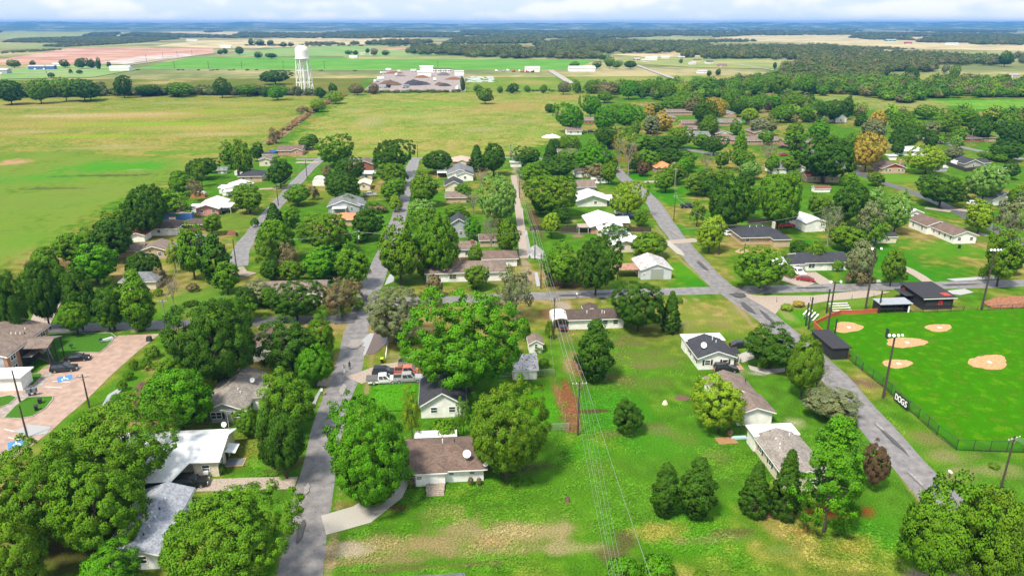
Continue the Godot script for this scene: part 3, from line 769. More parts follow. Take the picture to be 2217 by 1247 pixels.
func accessible_bay(px: float, py: float) -> void:
	var c := g(px, py)
	var b := MB.new()
	b.box(-1.25, 1.25, 0, 0.006, -1.25, 1.25)
	var o := struct("road_marking", b, mats.paint_blue)
	o.position = Vector3(c.x, 0.066, c.z)
	o.rotation.y = 0.5
	o.set_meta("label", "blue painted bay square with a white wheelchair symbol")
	var m := MB.new()
	var y := 0.012
	for k in 20:    # wheel ring
		var a0 := TAU * k / 26.0 + 2.2
		var a1 := TAU * (k + 1) / 26.0 + 2.2
		var q := []
		for e in [[.42, a0], [.56, a0], [.56, a1], [.42, a1]]: q.append(Vector3(-0.05 + e[0] * cos(e[1]), y, 0.35 + e[0] * sin(e[1])))
		m.quad(q[3], q[2], q[1], q[0])
		if m.n[m.n.size() - 1].y < 0: m.quad(q[0], q[1], q[2], q[3])
	m.box(-0.18, 0.0, y - .004, y, -0.75, 0.3)
	m.box(-0.05, 0.5, y - .004, y, 0.16, 0.3)
	m.box(0.38, 0.52, y - .004, y, 0.302, 0.85)
	m.box(-0.2, 0.02, y - .004, y, -1.05, -0.82)
	obj("symbol", m, mats.paint_white, o)

func asphalt_tex() -> ImageTexture:
	if texs.has("asphalt"): return texs.asphalt
	var a := noise_img(71, 0.012, 4, 512, 512).get_data()
	var b := noise_img(72, 0.15, 3, 512, 512).get_data()
	var c := noise_img(73, 0.02, 3, 512, 512).get_data()
	var o := PackedByteArray()
	o.resize(512 * 512)
	for i in 512 * 512:
		var v := 0.70 + 0.22 * a[i] / 255.0 + 0.12 * (b[i] - 128) / 128.0
		if absi(c[i] - 128) < 2: v *= 0.78         # sealed cracks
		if c[i] > 200: v *= 0.87                   # patches
		o[i] = int(clampf(v, 0.1, 1.0) * 255)
	texs.asphalt = ImageTexture.create_from_image(Image.create_from_data(512, 512, false, Image.FORMAT_L8, o))
	return texs.asphalt

# ---- buildings
var win_cache := {}

func window_mesh(w: float, h: float) -> Array:
	var key := "%.1f_%.1f" % [w, h]
	if not win_cache.has(key):
		var f := MB.new()
		var t := 0.09
		f.box(-w / 2, w / 2, 0, t, 0, 0.07); f.box(-w / 2, w / 2, h - t, h, 0, 0.07)
		f.box(-w / 2, -w / 2 + t, t, h - t, 0, 0.07); f.box(w / 2 - t, w / 2, t, h - t, 0, 0.07)
		f.box(-w / 2 + t, w / 2 - t, h * 0.5 - 0.03, h * 0.5 + 0.03, 0, 0.06)
		if w > 1.5: f.box(-0.04, 0.04, t, h - t, 0, 0.065)
		var p := MB.new()
		p.box(-w / 2 + t, w / 2 - t, t, h - t, 0.005, 0.03)
		var s := MB.new()
		s.box(-w / 2 - 0.42, -w / 2 - 0.04, 0, h, 0, 0.05)
		var s2 := MB.new()
		s2.box(w / 2 + 0.04, w / 2 + 0.42, 0, h, 0, 0.05)
		win_cache[key] = [f.mesh(), p.mesh(), s.mesh(), s2.mesh()]
	return win_cache[key]

func face_place(o: Node3D, face: String, at: float, y: float, b: Array) -> void:    # b: x0, x1, z back, z front
	match face:
		"f": o.position = Vector3(lerpf(b[0], b[1], at), y, b[3] + 0.003)
		"b": o.position = Vector3(lerpf(b[0], b[1], at), y, b[2] - 0.003); o.rotation.y = PI
		"l": o.position = Vector3(b[0] - 0.003, y, lerpf(b[2], b[3], at)); o.rotation.y = -PI / 2
		"r": o.position = Vector3(b[1] + 0.003, y, lerpf(b[3], b[2], at)); o.rotation.y = PI / 2

func add_window(root: Node3D, face: String, at: float, b: Array, y := 0.95, w := 1.1, h := 1.15, shutters := false) -> void:
	var q := window_mesh(w, h)
	var o := obj("window", q[0], mats.trim, root)
	face_place(o, face, at, y, b)
	obj("pane", q[1], mats.glass, o)
	if shutters:
		obj("shutter", q[2], mats.dark_trim, o); obj("shutter", q[3], mats.dark_trim, o)

func add_door(root: Node3D, face: String, at: float, b: Array, m: Material, w := 0.95, h := 2.05) -> void:
	var key := "door%.1f" % w
	if not win_cache.has(key):
		var f := MB.new()
		f.box(-w / 2, w / 2, 0.02, h, 0, 0.05, 0.0)
		f.box(-w / 2 - 0.09, -w / 2, 0.02, h + 0.09, 0, 0.07); f.box(w / 2, w / 2 + 0.09, 0.02, h + 0.09, 0, 0.07); f.box(-w / 2, w / 2, h, h + 0.09, 0, 0.07)
		f.box(-w / 2 + 0.15, w / 2 - 0.15, h * 0.55, h - 0.15, 0.05, 0.07)
		var k := MB.new()
		k.ball(Vector3(w / 2 - 0.1, h * 0.47, 0.09), Vector3(.04, .04, .04), 4, 6)
		win_cache[key] = [f.mesh(), k.mesh()]
	var o := obj("door", win_cache[key][0], m, root)
	face_place(o, face, at, 0.0, b)
	obj("handle", win_cache[key][1], mats.steel, o)

# walls and roof of one block; b: x0, x1, z back, z front
func block(root: Node3D, b: Array, h: float, roof: String, pitch: float, wm: Material, rm: Material, ov := 0.45, base := 0.0) -> void:
	var x0: float = b[0]; var x1: float = b[1]; var z0: float = b[2]; var z1: float = b[3]
	var w := MB.new()
	var A := Vector3(x0, base, z1); var B := Vector3(x1, base, z1); var C := Vector3(x1, base, z0); var D := Vector3(x0, base, z0)
	var up := Vector3.UP * (h - base)
	w.quad(A, B, B + up, A + up); w.quad(B, C, C + up, B + up); w.quad(C, D, D + up, C + up); w.quad(D, A, A + up, D + up)
	var W := x1 - x0; var Dp := z1 - z0
	var r := MB.new()
	var th := 0.16
	if roof == "flat":
		r.box(x0 - ov, x1 + ov, h, h + 0.22, z0 - ov, z1 + ov)
	elif roof == "shed":     # slopes down to the front
		var rise := pitch * Dp
		w.quad(C + up, D + up, D + up + Vector3(0, rise, 0), C + up + Vector3(0, rise, 0))
		w.tri(B + up, C + up, C + up + Vector3(0, rise, 0)); w.tri(D + up, A + up, D + up + Vector3(0, rise, 0))
		var p := [Vector3(x0 - ov, h - pitch * ov, z1 + ov), Vector3(x1 + ov, h - pitch * ov, z1 + ov), Vector3(x1 + ov, h + rise + pitch * ov, z0 - ov), Vector3(x0 - ov, h + rise + pitch * ov, z0 - ov)]
		slab(r, p, th, W, Dp)
	elif roof == "gx" or roof == "gz":
		var along := W if roof == "gx" else Dp
		var half := (Dp if roof == "gx" else W) * 0.5
		var rise := half * pitch
		var P := func(a: float, c: float, y: float) -> Vector3:    # a along the ridge 0..1 with overhang in metres handled by caller, c across
			return Vector3(x0 + a, y, z1 - c) if roof == "gx" else Vector3(x0 + c, y, z1 - a)
		if roof == "gx":
			w.tri(B + up, C + up, (B + C) * 0.5 + up + Vector3(0, rise, 0)); w.tri(D + up, A + up, (A + D) * 0.5 + up + Vector3(0, rise, 0))
		else:
			w.tri(A + up, B + up, (A + B) * 0.5 + up + Vector3(0, rise, 0)); w.tri(C + up, D + up, (C + D) * 0.5 + up + Vector3(0, rise, 0))
		var e := pitch * ov
		var lo := -ov; var hi := along + ov
		if roof == "gx":
			slab(r, [P.call(lo, -ov, h - e), P.call(hi, -ov, h - e), P.call(hi, half, h + rise), P.call(lo, half, h + rise)], th, along, half)
			slab(r, [P.call(hi, half * 2 + ov, h - e), P.call(lo, half * 2 + ov, h - e), P.call(lo, half, h + rise), P.call(hi, half, h + rise)], th, along, half)
		else:
			slab(r, [P.call(hi, -ov, h - e), P.call(lo, -ov, h - e), P.call(lo, half, h + rise), P.call(hi, half, h + rise)], th, along, half)
			slab(r, [P.call(lo, half * 2 + ov, h - e), P.call(hi, half * 2 + ov, h - e), P.call(hi, half, h + rise), P.call(lo, half, h + rise)], th, along, half)
	else:    # hip
		var half := minf(W, Dp) * 0.5
		var e := pitch * ov
		var y0 := h - e + 0.12
		var a := Vector3(x0 - ov, y0, z1 + ov); var c := Vector3(x1 + ov, y0, z1 + ov); var d := Vector3(x1 + ov, y0, z0 - ov); var f := Vector3(x0 - ov, y0, z0 - ov)
		var rr := half + ov
		var top := y0 + rr * pitch
		var p := Vector3.ZERO; var q := Vector3.ZERO
		if W >= Dp:
			p = Vector3(x0 - ov + rr, top, (z0 + z1) / 2); q = Vector3(x1 + ov - rr, top, (z0 + z1) / 2)
			r.quad(a, c, q, p, uvq(a, c, q, p)); r.quad(d, f, p, q, uvq(d, f, p, q))
			r.tri(c, d, q, uvq(c, d, q)); r.tri(f, a, p, uvq(f, a, p))
		else:
			p = Vector3((x0 + x1) / 2, top, z1 + ov - rr); q = Vector3((x0 + x1) / 2, top, z0 - ov + rr)
			r.quad(c, d, q, p, uvq(c, d, q, p)); r.quad(f, a, p, q, uvq(f, a, p, q))
			r.tri(a, c, p, uvq(a, c, p)); r.tri(d, f, q, uvq(d, f, q))
		var dn := Vector3.DOWN * 0.18
		r.quad(a + dn, c + dn, c, a); r.quad(c + dn, d + dn, d, c); r.quad(d + dn, f + dn, f, d); r.quad(f + dn, a + dn, a, f)
		r.quad(f + dn, d + dn, c + dn, a + dn)
	obj("wall", w, wm, root)
	var ro := obj("roof", r, rm, root)
	if roof in ["gx", "gz", "hip", "shed"]:     # pale fascia boards along the eaves
		var fb := MB.new()
		var e := h - pitch * ov
		if roof != "gz":
			fb.box(x0 - ov, x1 + ov, e - 0.16, e + 0.02, z1 + ov + 0.004, z1 + ov + 0.04)
		if roof != "gx" and roof != "shed":
			fb.box(x0 - ov - 0.04, x0 - ov - 0.004, e - 0.16, e + 0.02, z0 - ov, z1 + ov)
			fb.box(x1 + ov + 0.004, x1 + ov + 0.04, e - 0.16, e + 0.02, z0 - ov, z1 + ov)
		if roof == "gz":
			var ap := h + W * 0.5 * pitch
			for s in [[x0 - ov, (x0 + x1) / 2], [x1 + ov, (x0 + x1) / 2]]:
				fb.bar(Vector3(s[0], e - 0.03, z1 + ov + 0.03), Vector3(s[1], ap - 0.03, z1 + ov + 0.03), 0.03, 0.2)
		if roof == "gx":
			var ap := h + Dp * 0.5 * pitch
			for s in [z1 + ov, z0 - ov]:
				for xx in [x0 - ov - 0.03, x1 + ov + 0.03]:
					fb.bar(Vector3(xx, e - 0.03, s), Vector3(xx, ap - 0.03, (z0 + z1) / 2), 0.03, 0.2)
		obj("fascia", fb, mats.trim, ro)

func uvq(a: Vector3, b: Vector3, c: Vector3, d = null) -> Array:
	var ax := (b - a).normalized()
	var nn := (b - a).cross(c - a).normalized()
	var ay := nn.cross(ax)
	var o := []
	for p in ([a, b, c] if d == null else [a, b, c, d]): o.append(Vector2((p - a).dot(ax) + a.x, -(p - a).dot(ay) + a.z))
	return o

func slab(r: MB, p: Array, th: float, along: float, across: float) -> void:   # p: eave 0, eave 1, ridge 1, ridge 0; th upwards
	var u := Vector3.UP * th
	var a: Vector3 = p[0]; var b: Vector3 = p[1]; var c: Vector3 = p[2]; var d: Vector3 = p[3]
	r.quad(a + u, b + u, c + u, d + u, uvq(a, b, c, d))
	r.quad(d, c, b, a)
	r.quad(a, b, b + u, a + u); r.quad(b, c, c + u, b + u); r.quad(d, a, a + u, d + u)

func parse_faces(root: Node3D, spec: String, b: Array, sc: float, doorm: Material, shut: bool) -> void:
	for t in spec.split(" ", false):
		var f := t[0]
		var rest := t.substr(1)
		if rest[0] == "d":
			add_door(root, f, float(rest.substr(1)), b, doorm)
		elif rest[0] == "g":      # garage door
			var gd := MB.new()
			gd.box(-1.3, 1.3, 0.02, 2.15, 0, 0.05)
			for k in 3: gd.box(-1.3, 1.3, 0.55 * (k + 1) - 0.02, 0.55 * (k + 1) + 0.02, 0.05, 0.065)
			var o := obj("garage_door", gd, doorm, root)
			face_place(o, f, float(rest.substr(1)), 0.0, b)
		elif rest[0] == "@":
			add_window(root, f, float(rest.substr(1)), b, 0.95, 1.2 * sc, 1.15, shut)
		elif rest[0] == "s":
			add_window(root, f, float(rest.substr(1)), b, 1.2, 0.9, 0.6, false)
		elif rest[0] == "w":
			add_window(root, f, float(rest.substr(1)), b, 0.8, 1.9, 1.3, shut)
		else:
			var n := int(rest)
			for k in n: add_window(root, f, (k + 0.5) / n, b, 0.95, 1.1 * sc, 1.15, shut)

func dish(root: Node3D, at: Vector3, r: float) -> void:
	var m := MB.new()
	m.lathe(Vector3.ZERO, [Vector2(0, 0), Vector2(r * .5, r * .07), Vector2(r, r * .28), Vector2(r * .98, r * .30), Vector2(r * .5, r * .1), Vector2(0, 0.03)], 12)
	var p := MB.new()
	p.tube(PackedVector3Array([at, at + Vector3(0, r * 1.5, 0)]), PackedFloat32Array([.04, .04]), 6)
	var pole := obj("dish_pole", p, mats.steel, root)
	var o := obj("satellite_dish", m, mats.trim, pole)
	o.position = at + Vector3(0, r * 1.7, r * .2)
	o.rotation_degrees = Vector3(62, 0, 0)

func vents(root: Node3D, spots: Array) -> void:
	for q in spots:
		var m := MB.new()
		m.tube(PackedVector3Array([Vector3(q[0], q[1] - 0.3, q[2]), Vector3(q[0], q[1] + 0.4, q[2])]), PackedFloat32Array([.09, .09]), 6)
		obj("vent_pipe", m, mats.trim if rng.randf() < 0.6 else mats.dark_trim, root)

func posts(root: Node3D, list: Array, h: float, m: Material, t := 0.1) -> void:
	for q in list:
		var b := MB.new()
		b.box(q[0] - t / 2, q[0] + t / 2, 0, h, q[1] - t / 2, q[1] + t / 2)
		obj("post", b, m, root)

# house: pixel of its near left ground corner, width along the cross streets, depth along the streets, eave height
func house(kind: String, px: float, py: float, w: float, d: float, h: float, roof: String, pitch: float, wall: String, top: String, spec: String, label: String, short: String, o := {}) -> Node3D:
	var cat := kind.replace("_", " ")
	var root := thing(kind, g(px, py), o.get("turn", 0.0), label, o.get("cat", cat), o.get("group", ""))
	var b := [0.0, w, -d, 0.0]
	block(root, b, h, roof, pitch, mats[wall], mats[top], o.get("ov", 0.45))
	parse_faces(root, spec, b, o.get("ws", 1.0), mats[o.get("door", "trim")], o.get("shut", false))
	for e in o.get("more", []):     # [x0, x1, z back, z front, height, roof, pitch, wall, roof material, windows]
		block(root, e, e[4], e[5], e[6], mats[e[7]], mats[e[8]], 0.35)
		if e.size() > 9: parse_faces(root, e[9], e, 1.0, mats[o.get("door", "trim")], false)
	for e in o.get("cover", []):    # open roof on posts: x0, x1, z back, z front, height, roof material
		var cm := MB.new()
		cm.hexa([Vector3(e[0], e[4], e[3]), Vector3(e[1], e[4], e[3]), Vector3(e[1], e[4] + 0.15, e[2]), Vector3(e[0], e[4] + 0.15, e[2]), Vector3(e[0], e[4] + .12, e[3]), Vector3(e[1], e[4] + .12, e[3]), Vector3(e[1], e[4] + 0.27, e[2]), Vector3(e[0], e[4] + 0.27, e[2])])
		obj("porch_roof", cm, mats[e[5]], root)
		posts(root, [[e[0] + .15, e[3] - .15], [e[1] - .15, e[3] - .15], [e[0] + .15, e[2] + .15], [e[1] - .15, e[2] + .15]], e[4], mats.trim)
	if o.has("vents"): vents(root, o.vents)
	if o.has("chimney"):
		var c: Array = o.chimney
		var cb := MB.new()
		cb.box(c[0] - .4, c[0] + .4, h - 0.5, c[2], c[1] - .4, c[1] + .4); cb.box(c[0] - .46, c[0] + .46, c[2] - 0.12, c[2] + .06, c[1] - .46, c[1] + .46)
		obj("chimney", cb, mats[o.get("chm", "tan")], root)
	if short: lands.append([short, root.position + Vector3(w / 2, 0, -d / 2).rotated(Vector3.UP, root.rotation.y)])
	return root

func build_houses() -> void:
	# --- the brown roofed house in front
	var r := house("house", 880, 1049, 11.4, 8.2, 2.5, "hip", 0.36, "white", "brown_shingle", "fs.08 fs.58 fs.85 l2 r2", "white house with a brown hipped roof, tan front steps and two satellite dishes", "brown hipped-roof house", {"ov": .55, "vents": [[5.4, 4.2, -4.6], [7.2, 3.9, -5.0]],
		"more": [[1.4, 5.7, -4.0, 0.7, 2.5, "hip", .36, "white", "brown_shingle", "fs.12"]], "cover": [[0.9, 7.6, -10.6, -8.75, 2.35, "white_metal"]]})
	add_door(r, "f", 0.62, [1.4, 5.7, -4.0, 0.7], mats.trim)
	dish(r, Vector3(9.0, 3.1, -1.1), 0.62)
	dish(r, Vector3(11.7, 2.4, 0.2), 0.42)
	var s := MB.new()
	s.box(2.9, 5.6, 0, 0.45, 0.75, 2.4)
	obj("porch", s, mats.pale_drive, r)
	for k in 3:
		s = MB.new()
		s.box(3.0, 5.5, 0, 0.33 - k * 0.11, 2.404 + k * 0.3, 2.7 + k * 0.3)
		obj("step", s, mats.pale_drive, r)
	house("house", 912, 906, 7.4, 9.5, 2.6, "gz", 0.62, "white", "charcoal_shingle", "f@.3 f@.72 l2 r2", "white gabled house with a charcoal shingle roof behind the thin yellow-green saplings", "charcoal gabled house", {"vents": [[5.2, 4.2, -5.0]]})
	r = house("house", 443, 917, 6.8, 13.5, 2.5, "gz", 0.42, "weathered", "stone_shingle", "fw.3 f@.82 l2", "weathered white house with a taupe roof and black shutters left of the street", "weathered taupe-roofed house", {"shut": true, "vents": [[4.6, 3.5, -5], [5.2, 3.3, -4.2], [2.2, 3.4, -8]], "more": [[6.803, 8.6, -9.5, -4.0, 2.3, "flat", 0, "weathered", "stone_shingle", "fd.5"]]})
	dish(r, Vector3(6.2, 2.9, -8.6), 0.45)
	r = house("house", 421, 1034, 3.6, 8.6, 2.6, "flat", 0.0, "cream", "white_metal", "f@.5", "cream house under one broad white metal roof with a carport and a roof antenna", "white metal-roofed house", {"ov": -0.1})
	long_metal_house(r)
	house("house", 233, 1238, 6.2, 12.8, 2.6, "gz", 0.33, "white", "pale_shingle", "f@.3 f@.7", "house with a pale blue-grey shingle roof between two big trees at the bottom left", "pale shingle-roofed house", {"ov": .5, "vents": [[4.1, 3.4, -9.5], [4.1, 3.4, -7.4], [4.2, 3.4, -5.6], [4.1, 3.4, -3.8], [4.0, 3.4, -2.2], [1.3, 3.1, -2.4]]})
	house("house", 838, 1347, 8.5, 5.0, 1.6, "gx", .5, "white", "grey_shingle", "", "house of which only a grey roof edge shows at the bottom middle", "", {"more": [[-3.6, -.2, -4.0, -1.0, 1.75, "flat", 0, "tan", "tan"]]})
	flats()
	house("shed", -70, 850, 9.6, 3.6, 2.7, "flat", 0, "white", "white_metal", "", "white flat-roofed shed at the left edge beside the brick flats", "white shed by the flats")
	house("house", 541, 783, 5.6, 8.0, 2.6, "gz", .45, "white", "brown_shingle", "f@.3 fd.75", "small white gabled house half hidden by the trees left of the street", "small hidden white house")
	# --- middle left
	r = house("house", 557, 655, 16.0, 8.0, 2.5, "gx", .35, "cream", "taupe_shingle", "f@.1 l1 fd.6", "long low house with a taupe roof almost hidden by round trees", "long hidden taupe house", {"more": [[11.5, 16.0, -2.0, 3.0, 2.5, "gz", .35, "cream", "taupe_shingle"]]})
	house("house", 923, 612, 21.0, 9.0, 2.7, "hip", .33, "white", "taupe_shingle", "fw.12 fw.33 f@.55 fd.66 l2", "long white house with a brown hipped roof and a dish at its corner", "long white hipped house", {"vents": [[4, 4.2, -4], [9, 4.6, -5]]})
	house("garage", 1046, 578, 9.5, 6.5, 2.5, "hip", .36, "white", "brown_shingle", "f@.3 l1", "white garage with a brown hipped roof behind the long white house", "white hipped garage")
	house("house", 975, 515, 5.6, 7.0, 4.6, "gz", .6, "grey", "charcoal_shingle", "f@.6 l1", "grey two-storey house with a slate roof among the trees", "grey two-storey house", {"vents": [[4.4, 5.8, -3]]})
	house("house", 984, 560, 6.0, 6.0, 3.0, "gx", .4, "white", "taupe_shingle", "f@.6 r1", "white house behind the black board fence with a red brick chimney", "white house with a red chimney", {"chimney": [5.2, -2.0, 4.8], "chm": "red_brick"})
	house("house", 1040, 535, 7.5, 5.0, 2.4, "gx", .4, "tan", "brown_shingle", "f@.5", "tan house behind bare brown bushes by the alley", "tan house by the alley")
	r = house("house", 711, 462, 11.0, 11.0, 2.7, "gz", .36, "grey", "grey_shingle", "f@.75 l2 r2", "light grey gabled house with a white porch roof at its front", "light grey gabled house", {"cover": [[1.6, 6.6, 0.05, 2.6, 2.2, "white_metal"]], "more": [[8.2, 12.4, -7.0, -1.5, 2.5, "gz", .36, "grey", "grey_shingle"]]})
	house("house", 720, 490, 8.0, 7.0, 2.5, "hip", .34, "tan", "orange_metal", "", "house with a rusty orange roof in front of the light grey gabled house", "orange-brown roofed house")
	house("house", 662, 520, 6.5, 7.0, 2.4, "hip", .4, "tan", "rust_metal", "", "rusty red roofed house hidden below the pale olive tree", "rusty hidden house")
	house("house", 770, 368, 8.2, 9.5, 2.6, "gz", .4, "red_brick", "brown_shingle", "f@.4 l2", "red brick house with a brown roof beside the long street near the hay field", "red brick brown-roofed house", {"more": [[-6.0, -.01, -9.0, -3.0, 2.5, "gx", .38, "red_brick", "brown_shingle"]]})
	house("shed", 780, 390, 5.0, 6.0, 2.7, "flat", 0, "cream", "white_metal", "f@.5", "pale flat-roofed shed below the red brick house", "pale flat shed")
	house("house", 774, 412, 5.0, 7.0, 2.5, "gz", .4, "cream", "cream", "f1", "cream gable half hidden by the round tree beside the parked pickup", "hidden cream gable")
	arch_shed("shed", 676, 403, 5.0, 4.5, 1.9, 1.7, "white shed with a rounded roof beside the second street", "white rounded shed")
	# --- left row
	house("house", 602, 336, 12.0, 9.0, 2.6, "gx", .38, "pink_brick", "brown_shingle", "f@.2 f@.5 r1", "pink brick house with a brown roof beside the hedge and hay field", "pink brick house by the hedge", {"more": [[7.0, 12.5, -4.0, 1.6, 2.6, "gz", .38, "pink_brick", "brown_shingle", "f1"]]})
	house("house", 561, 360, 5.5, 8.0, 3.2, "gz", .3, "cream", "taupe_shingle", "f@.6", "small cream house with a dark upper end near the hay field", "small cream house", {"more": [[0.0, 4.4, -11.5, -8.01, 4.4, "shed", .05, "white", "black_metal"]]})
	house("house", 517, 394, 9.6, 10.0, 2.6, "hip", .38, "tan", "charcoal_shingle", "f@.2 f@.55 l1 r1", "tan brick house with a dark hipped roof on the second street", "tan dark-roofed house")
	arch_shed("shed", 507, 380, 3.6, 3.5, 1.9, 1.2, "little white shed with a rounded roof beside the tan dark-roofed house", "little white shed", true)
	house("shed", 471, 376, 3.8, 3.0, 1.9, "gx", .5, "weathered", "grey_shingle", "fd.5", "little grey shed below the field edge trees", "")
	arch_shed("shed", 411, 429, 5.4, 3.0, 1.3, 1.0, "small orange wooden shed with a rounded tin roof by the field", "orange wooden shed", false, "barn_orange", "tin")
	r = house("house", 481, 424, 9.0, 12.0, 2.6, "gz", .3, "white", "white_metal", "f@.5 l2", "white house with a white metal roof and an open front carport", "white house behind the pink house", {"cover": [[1.2, 7.2, 0.05, 3.4, 2.3, "white_metal"]], "more": [[-2.4, -.05, -9, -4, 2.3, "flat", 0, "white", "white_metal"]]})
	r = house("house", 425, 467, 7.6, 13.0, 2.7, "gz", .34, "pink", "white_metal", "f@.25 f@.78 r1", "bright pink house with a broad white metal roof", "pink house", {"ov": .7, "cover": [[7.7, 11.4, -9.5, -2.0, 2.2, "white_metal"]], "more": [[-3.4, -.4, -8.0, -5.0, 2.2, "flat", 0, "white", "white_metal"]]})
	container()
	house("shed", 366, 460, 3.9, 3.0, 2.3, "shed", .08, "brown", "brown_shingle", "", "small brown shed behind the blue container", "")
	r = house("house", 327, 511, 8.0, 9.0, 2.6, "hip", .36, "white", "dark_brown_shingle", "fd.75 f@.3 l1", "white house with a mottled brown hipped roof behind the blue container", "white mottled brown-roofed house", {"more": [[8.05, 16.0, -11.0, -5.0, 2.4, "hip", .34, "brown", "dark_brown_shingle"]]})
	house("shed", 281, 524, 4.4, 5.6, 2.2, "gz", .34, "white", "red_shingle", "rs.5 rd.8", "white shed with a red shingle roof at the field edge", "white red-roofed shed")
	house("house", 300, 562, 8.6, 7.0, 2.5, "gz", .34, "tan", "taupe_shingle", "f@.3 f@.7", "tan house with arched front windows behind the hedge of trees", "tan house at the field edge", {"more": [[-7.6, -.01, -8.0, -2.0, 2.4, "gx", .35, "tan", "taupe_shingle"]]})
	house("house", 372, 556, 6.8, 12.0, 2.6, "gz", .36, "cream", "grey_shingle", "f@.4", "grey roofed house with an open porch behind the leaning tree", "grey-roofed porch house", {"cover": [[6.85, 9.0, -10.0, 0.0, 2.3, "grey_shingle"]]})
	house("house", 262, 628, 8.6, 7.0, 2.4, "hip", .33, "cream", "grey_shingle", "r2", "pale house with a grey roof hidden among the dark trees", "hidden grey-roofed house")
	# --- middle: beyond the long street
	house("house", 980, 360, 8.6, 9.0, 2.6, "hip", .36, "pink_brick", "salmon_metal", "f@.3 f@.7", "pink roofed house beside the hay field street", "salmon-roofed house", {"more": [[2.4, 6.4, 0.01, 1.6, 2.6, "gz", .4, "cream", "salmon_metal"]]})
	house("house", 969, 390, 11.0, 14.0, 2.7, "gz", .36, "white", "grey_shingle", "l2 f@.8", "white house with a long grey roof right of the long street", "long grey-roofed house", {"more": [[4.0, 11.0, -1.5, 2.5, 2.7, "gz", .36, "white", "grey_shingle", "f@.5"]], "cover": [[-4.6, -.05, -12, -5, 2.2, "white_metal"]]})
	house("house", 964, 415, 7.0, 9.0, 2.6, "gz", .5, "cream", "charcoal_shingle", "l1 f@.6", "slate roofed house in front of the long grey roof", "slate-roofed house")
	house("house", 966, 440, 7.6, 7.0, 2.4, "hip", .4, "tan", "taupe_shingle", "", "brown roofed house behind the whitish bare bush", "")
	house("shed", 1106, 362, 5.0, 3.0, 2.2, "flat", 0, "white", "white_metal", "", "pale flat shed at the top of the alley", "")
	# --- white roofs right of the alley
	r = house("house", 1251, 448, 11.0, 10.0, 2.6, "gz", .34, "white", "white_metal", "f@.6", "white house with a pointed white metal roof and a teal walled side wing", "teal-winged white-roofed house", {"ov": .9, "more": [[11.1, 16.5, -7.0, -1.0, 2.5, "gx", .3, "teal", "white_metal"]]})
	r = house("house", 1280, 507, 10.0, 14.0, 2.6, "gz", .32, "pink_brick", "white_metal", "fw.5", "pink brick house under a wide white metal roof with a cross gable", "pink brick white-roofed house", {"ov": .6, "more": [[4.0, 13.4, -10.5, -4.5, 2.6, "gx", .34, "pink_brick", "white_metal"]], "cover": [[-4.0, -.7, -4.5, -0.5, 2.1, "pale_drive"]]})
	r = house("house", 1328, 547, 7.2, 16.0, 2.6, "gz", .32, "cream", "white_metal", "fw.35 f@.8", "cream house with a stepped white metal roof right of the two dark trees", "cream stepped white-roofed house", {"ov": .6, "more": [[-1.0, 6.0, -24.0, -16.1, 2.6, "gz", .3, "cream", "white_metal"], [5.5, 9.4, -9.0, -3.0, 2.4, "gx", .3, "white", "white_metal"]]})
	house("house", 1248, 418, 7.6, 9.0, 2.6, "gx", .38, "grey", "taupe_shingle", "f@.5 r1", "grey house with a taupe roof beside the camper trailer", "grey house by the camper")
	house("house", 1247, 384, 6.0, 8.0, 2.6, "hip", .38, "white", "dark_brown_shingle", "f1", "dark roofed house behind the brown bush by the camper", "")
	r = house("barn", 1388, 606, 8.2, 9.5, 2.9, "gz", .36, "barn_metal", "tin", "fs.1", "white and grey metal barn with a rusting tin roof at the cross street", "metal barn", {"ov": .3, "cover": [[-6.2, -.1, -6.6, -1.5, 2.3, "rust_metal"]]})
	var bd := MB.new()
	bd.box(-1.6, 1.6, 0.02, 2.8, 0, 0.06)
	bd.box(-1.7, -1.6, 0.02, 2.9, 0, 0.09); bd.box(1.6, 1.7, 0.02, 2.9, 0, 0.09); bd.box(-0.05, 0.05, 0.02, 2.8, 0.06, 0.09); bd.box(-1.6, 1.6, 2.8, 2.9, 0, 0.09)
	var bo := obj("barn_door", bd, mats.steel, r)
	face_place(bo, "f", .52, 0, [0.0, 8.2, -9.5, 0.0])
	add_window(r, "r", .1, [0.0, 8.2, -9.5, 0.0])
	# --- the middle lots
	house("shed", 1146, 765, 2.8, 3.2, 2.2, "gz", .55, "white", "taupe_shingle", "f@.5", "small white shed with a brown gabled roof by the alley fence", "small white alley shed", {"ov": .25, "ws": .6})
	r = house("shed", 1110, 823, 4.7, 3.4, 2.2, "shed", .35, "cream", "tin", "", "white shed with worn double doors and a patched tin roof", "tin-roofed shed", {"ov": .3})
	for k in 3:
		bd = MB.new()
		bd.box(-.66, .66, 0.05, 2.0, 0, 0.06)
		bo = obj("shed_door", bd, mats.white, r)
		face_place(bo, "f", .2 + .3 * k, 0, [0.0, 4.7, -3.4, 0.0])
	r = house("mobile_home", 1232, 714, 12.3, 5.2, 2.6, "gx", .3, "white", "dark_brown_shingle", "f@.66 f@.85 r1", "white mobile home with a dark brown roof beside the white arched carport", "white mobile home", {"cat": "mobile home", "vents": [[7.6, 3.5, -1.4], [8.1, 3.4, -1.2], [4.2, 3.5, -1.5]], "more": [[4.5, 7.4, -8.0, -5.3, 2.5, "gz", .35, "white", "dark_brown_shingle"]]})
	arch_carport()
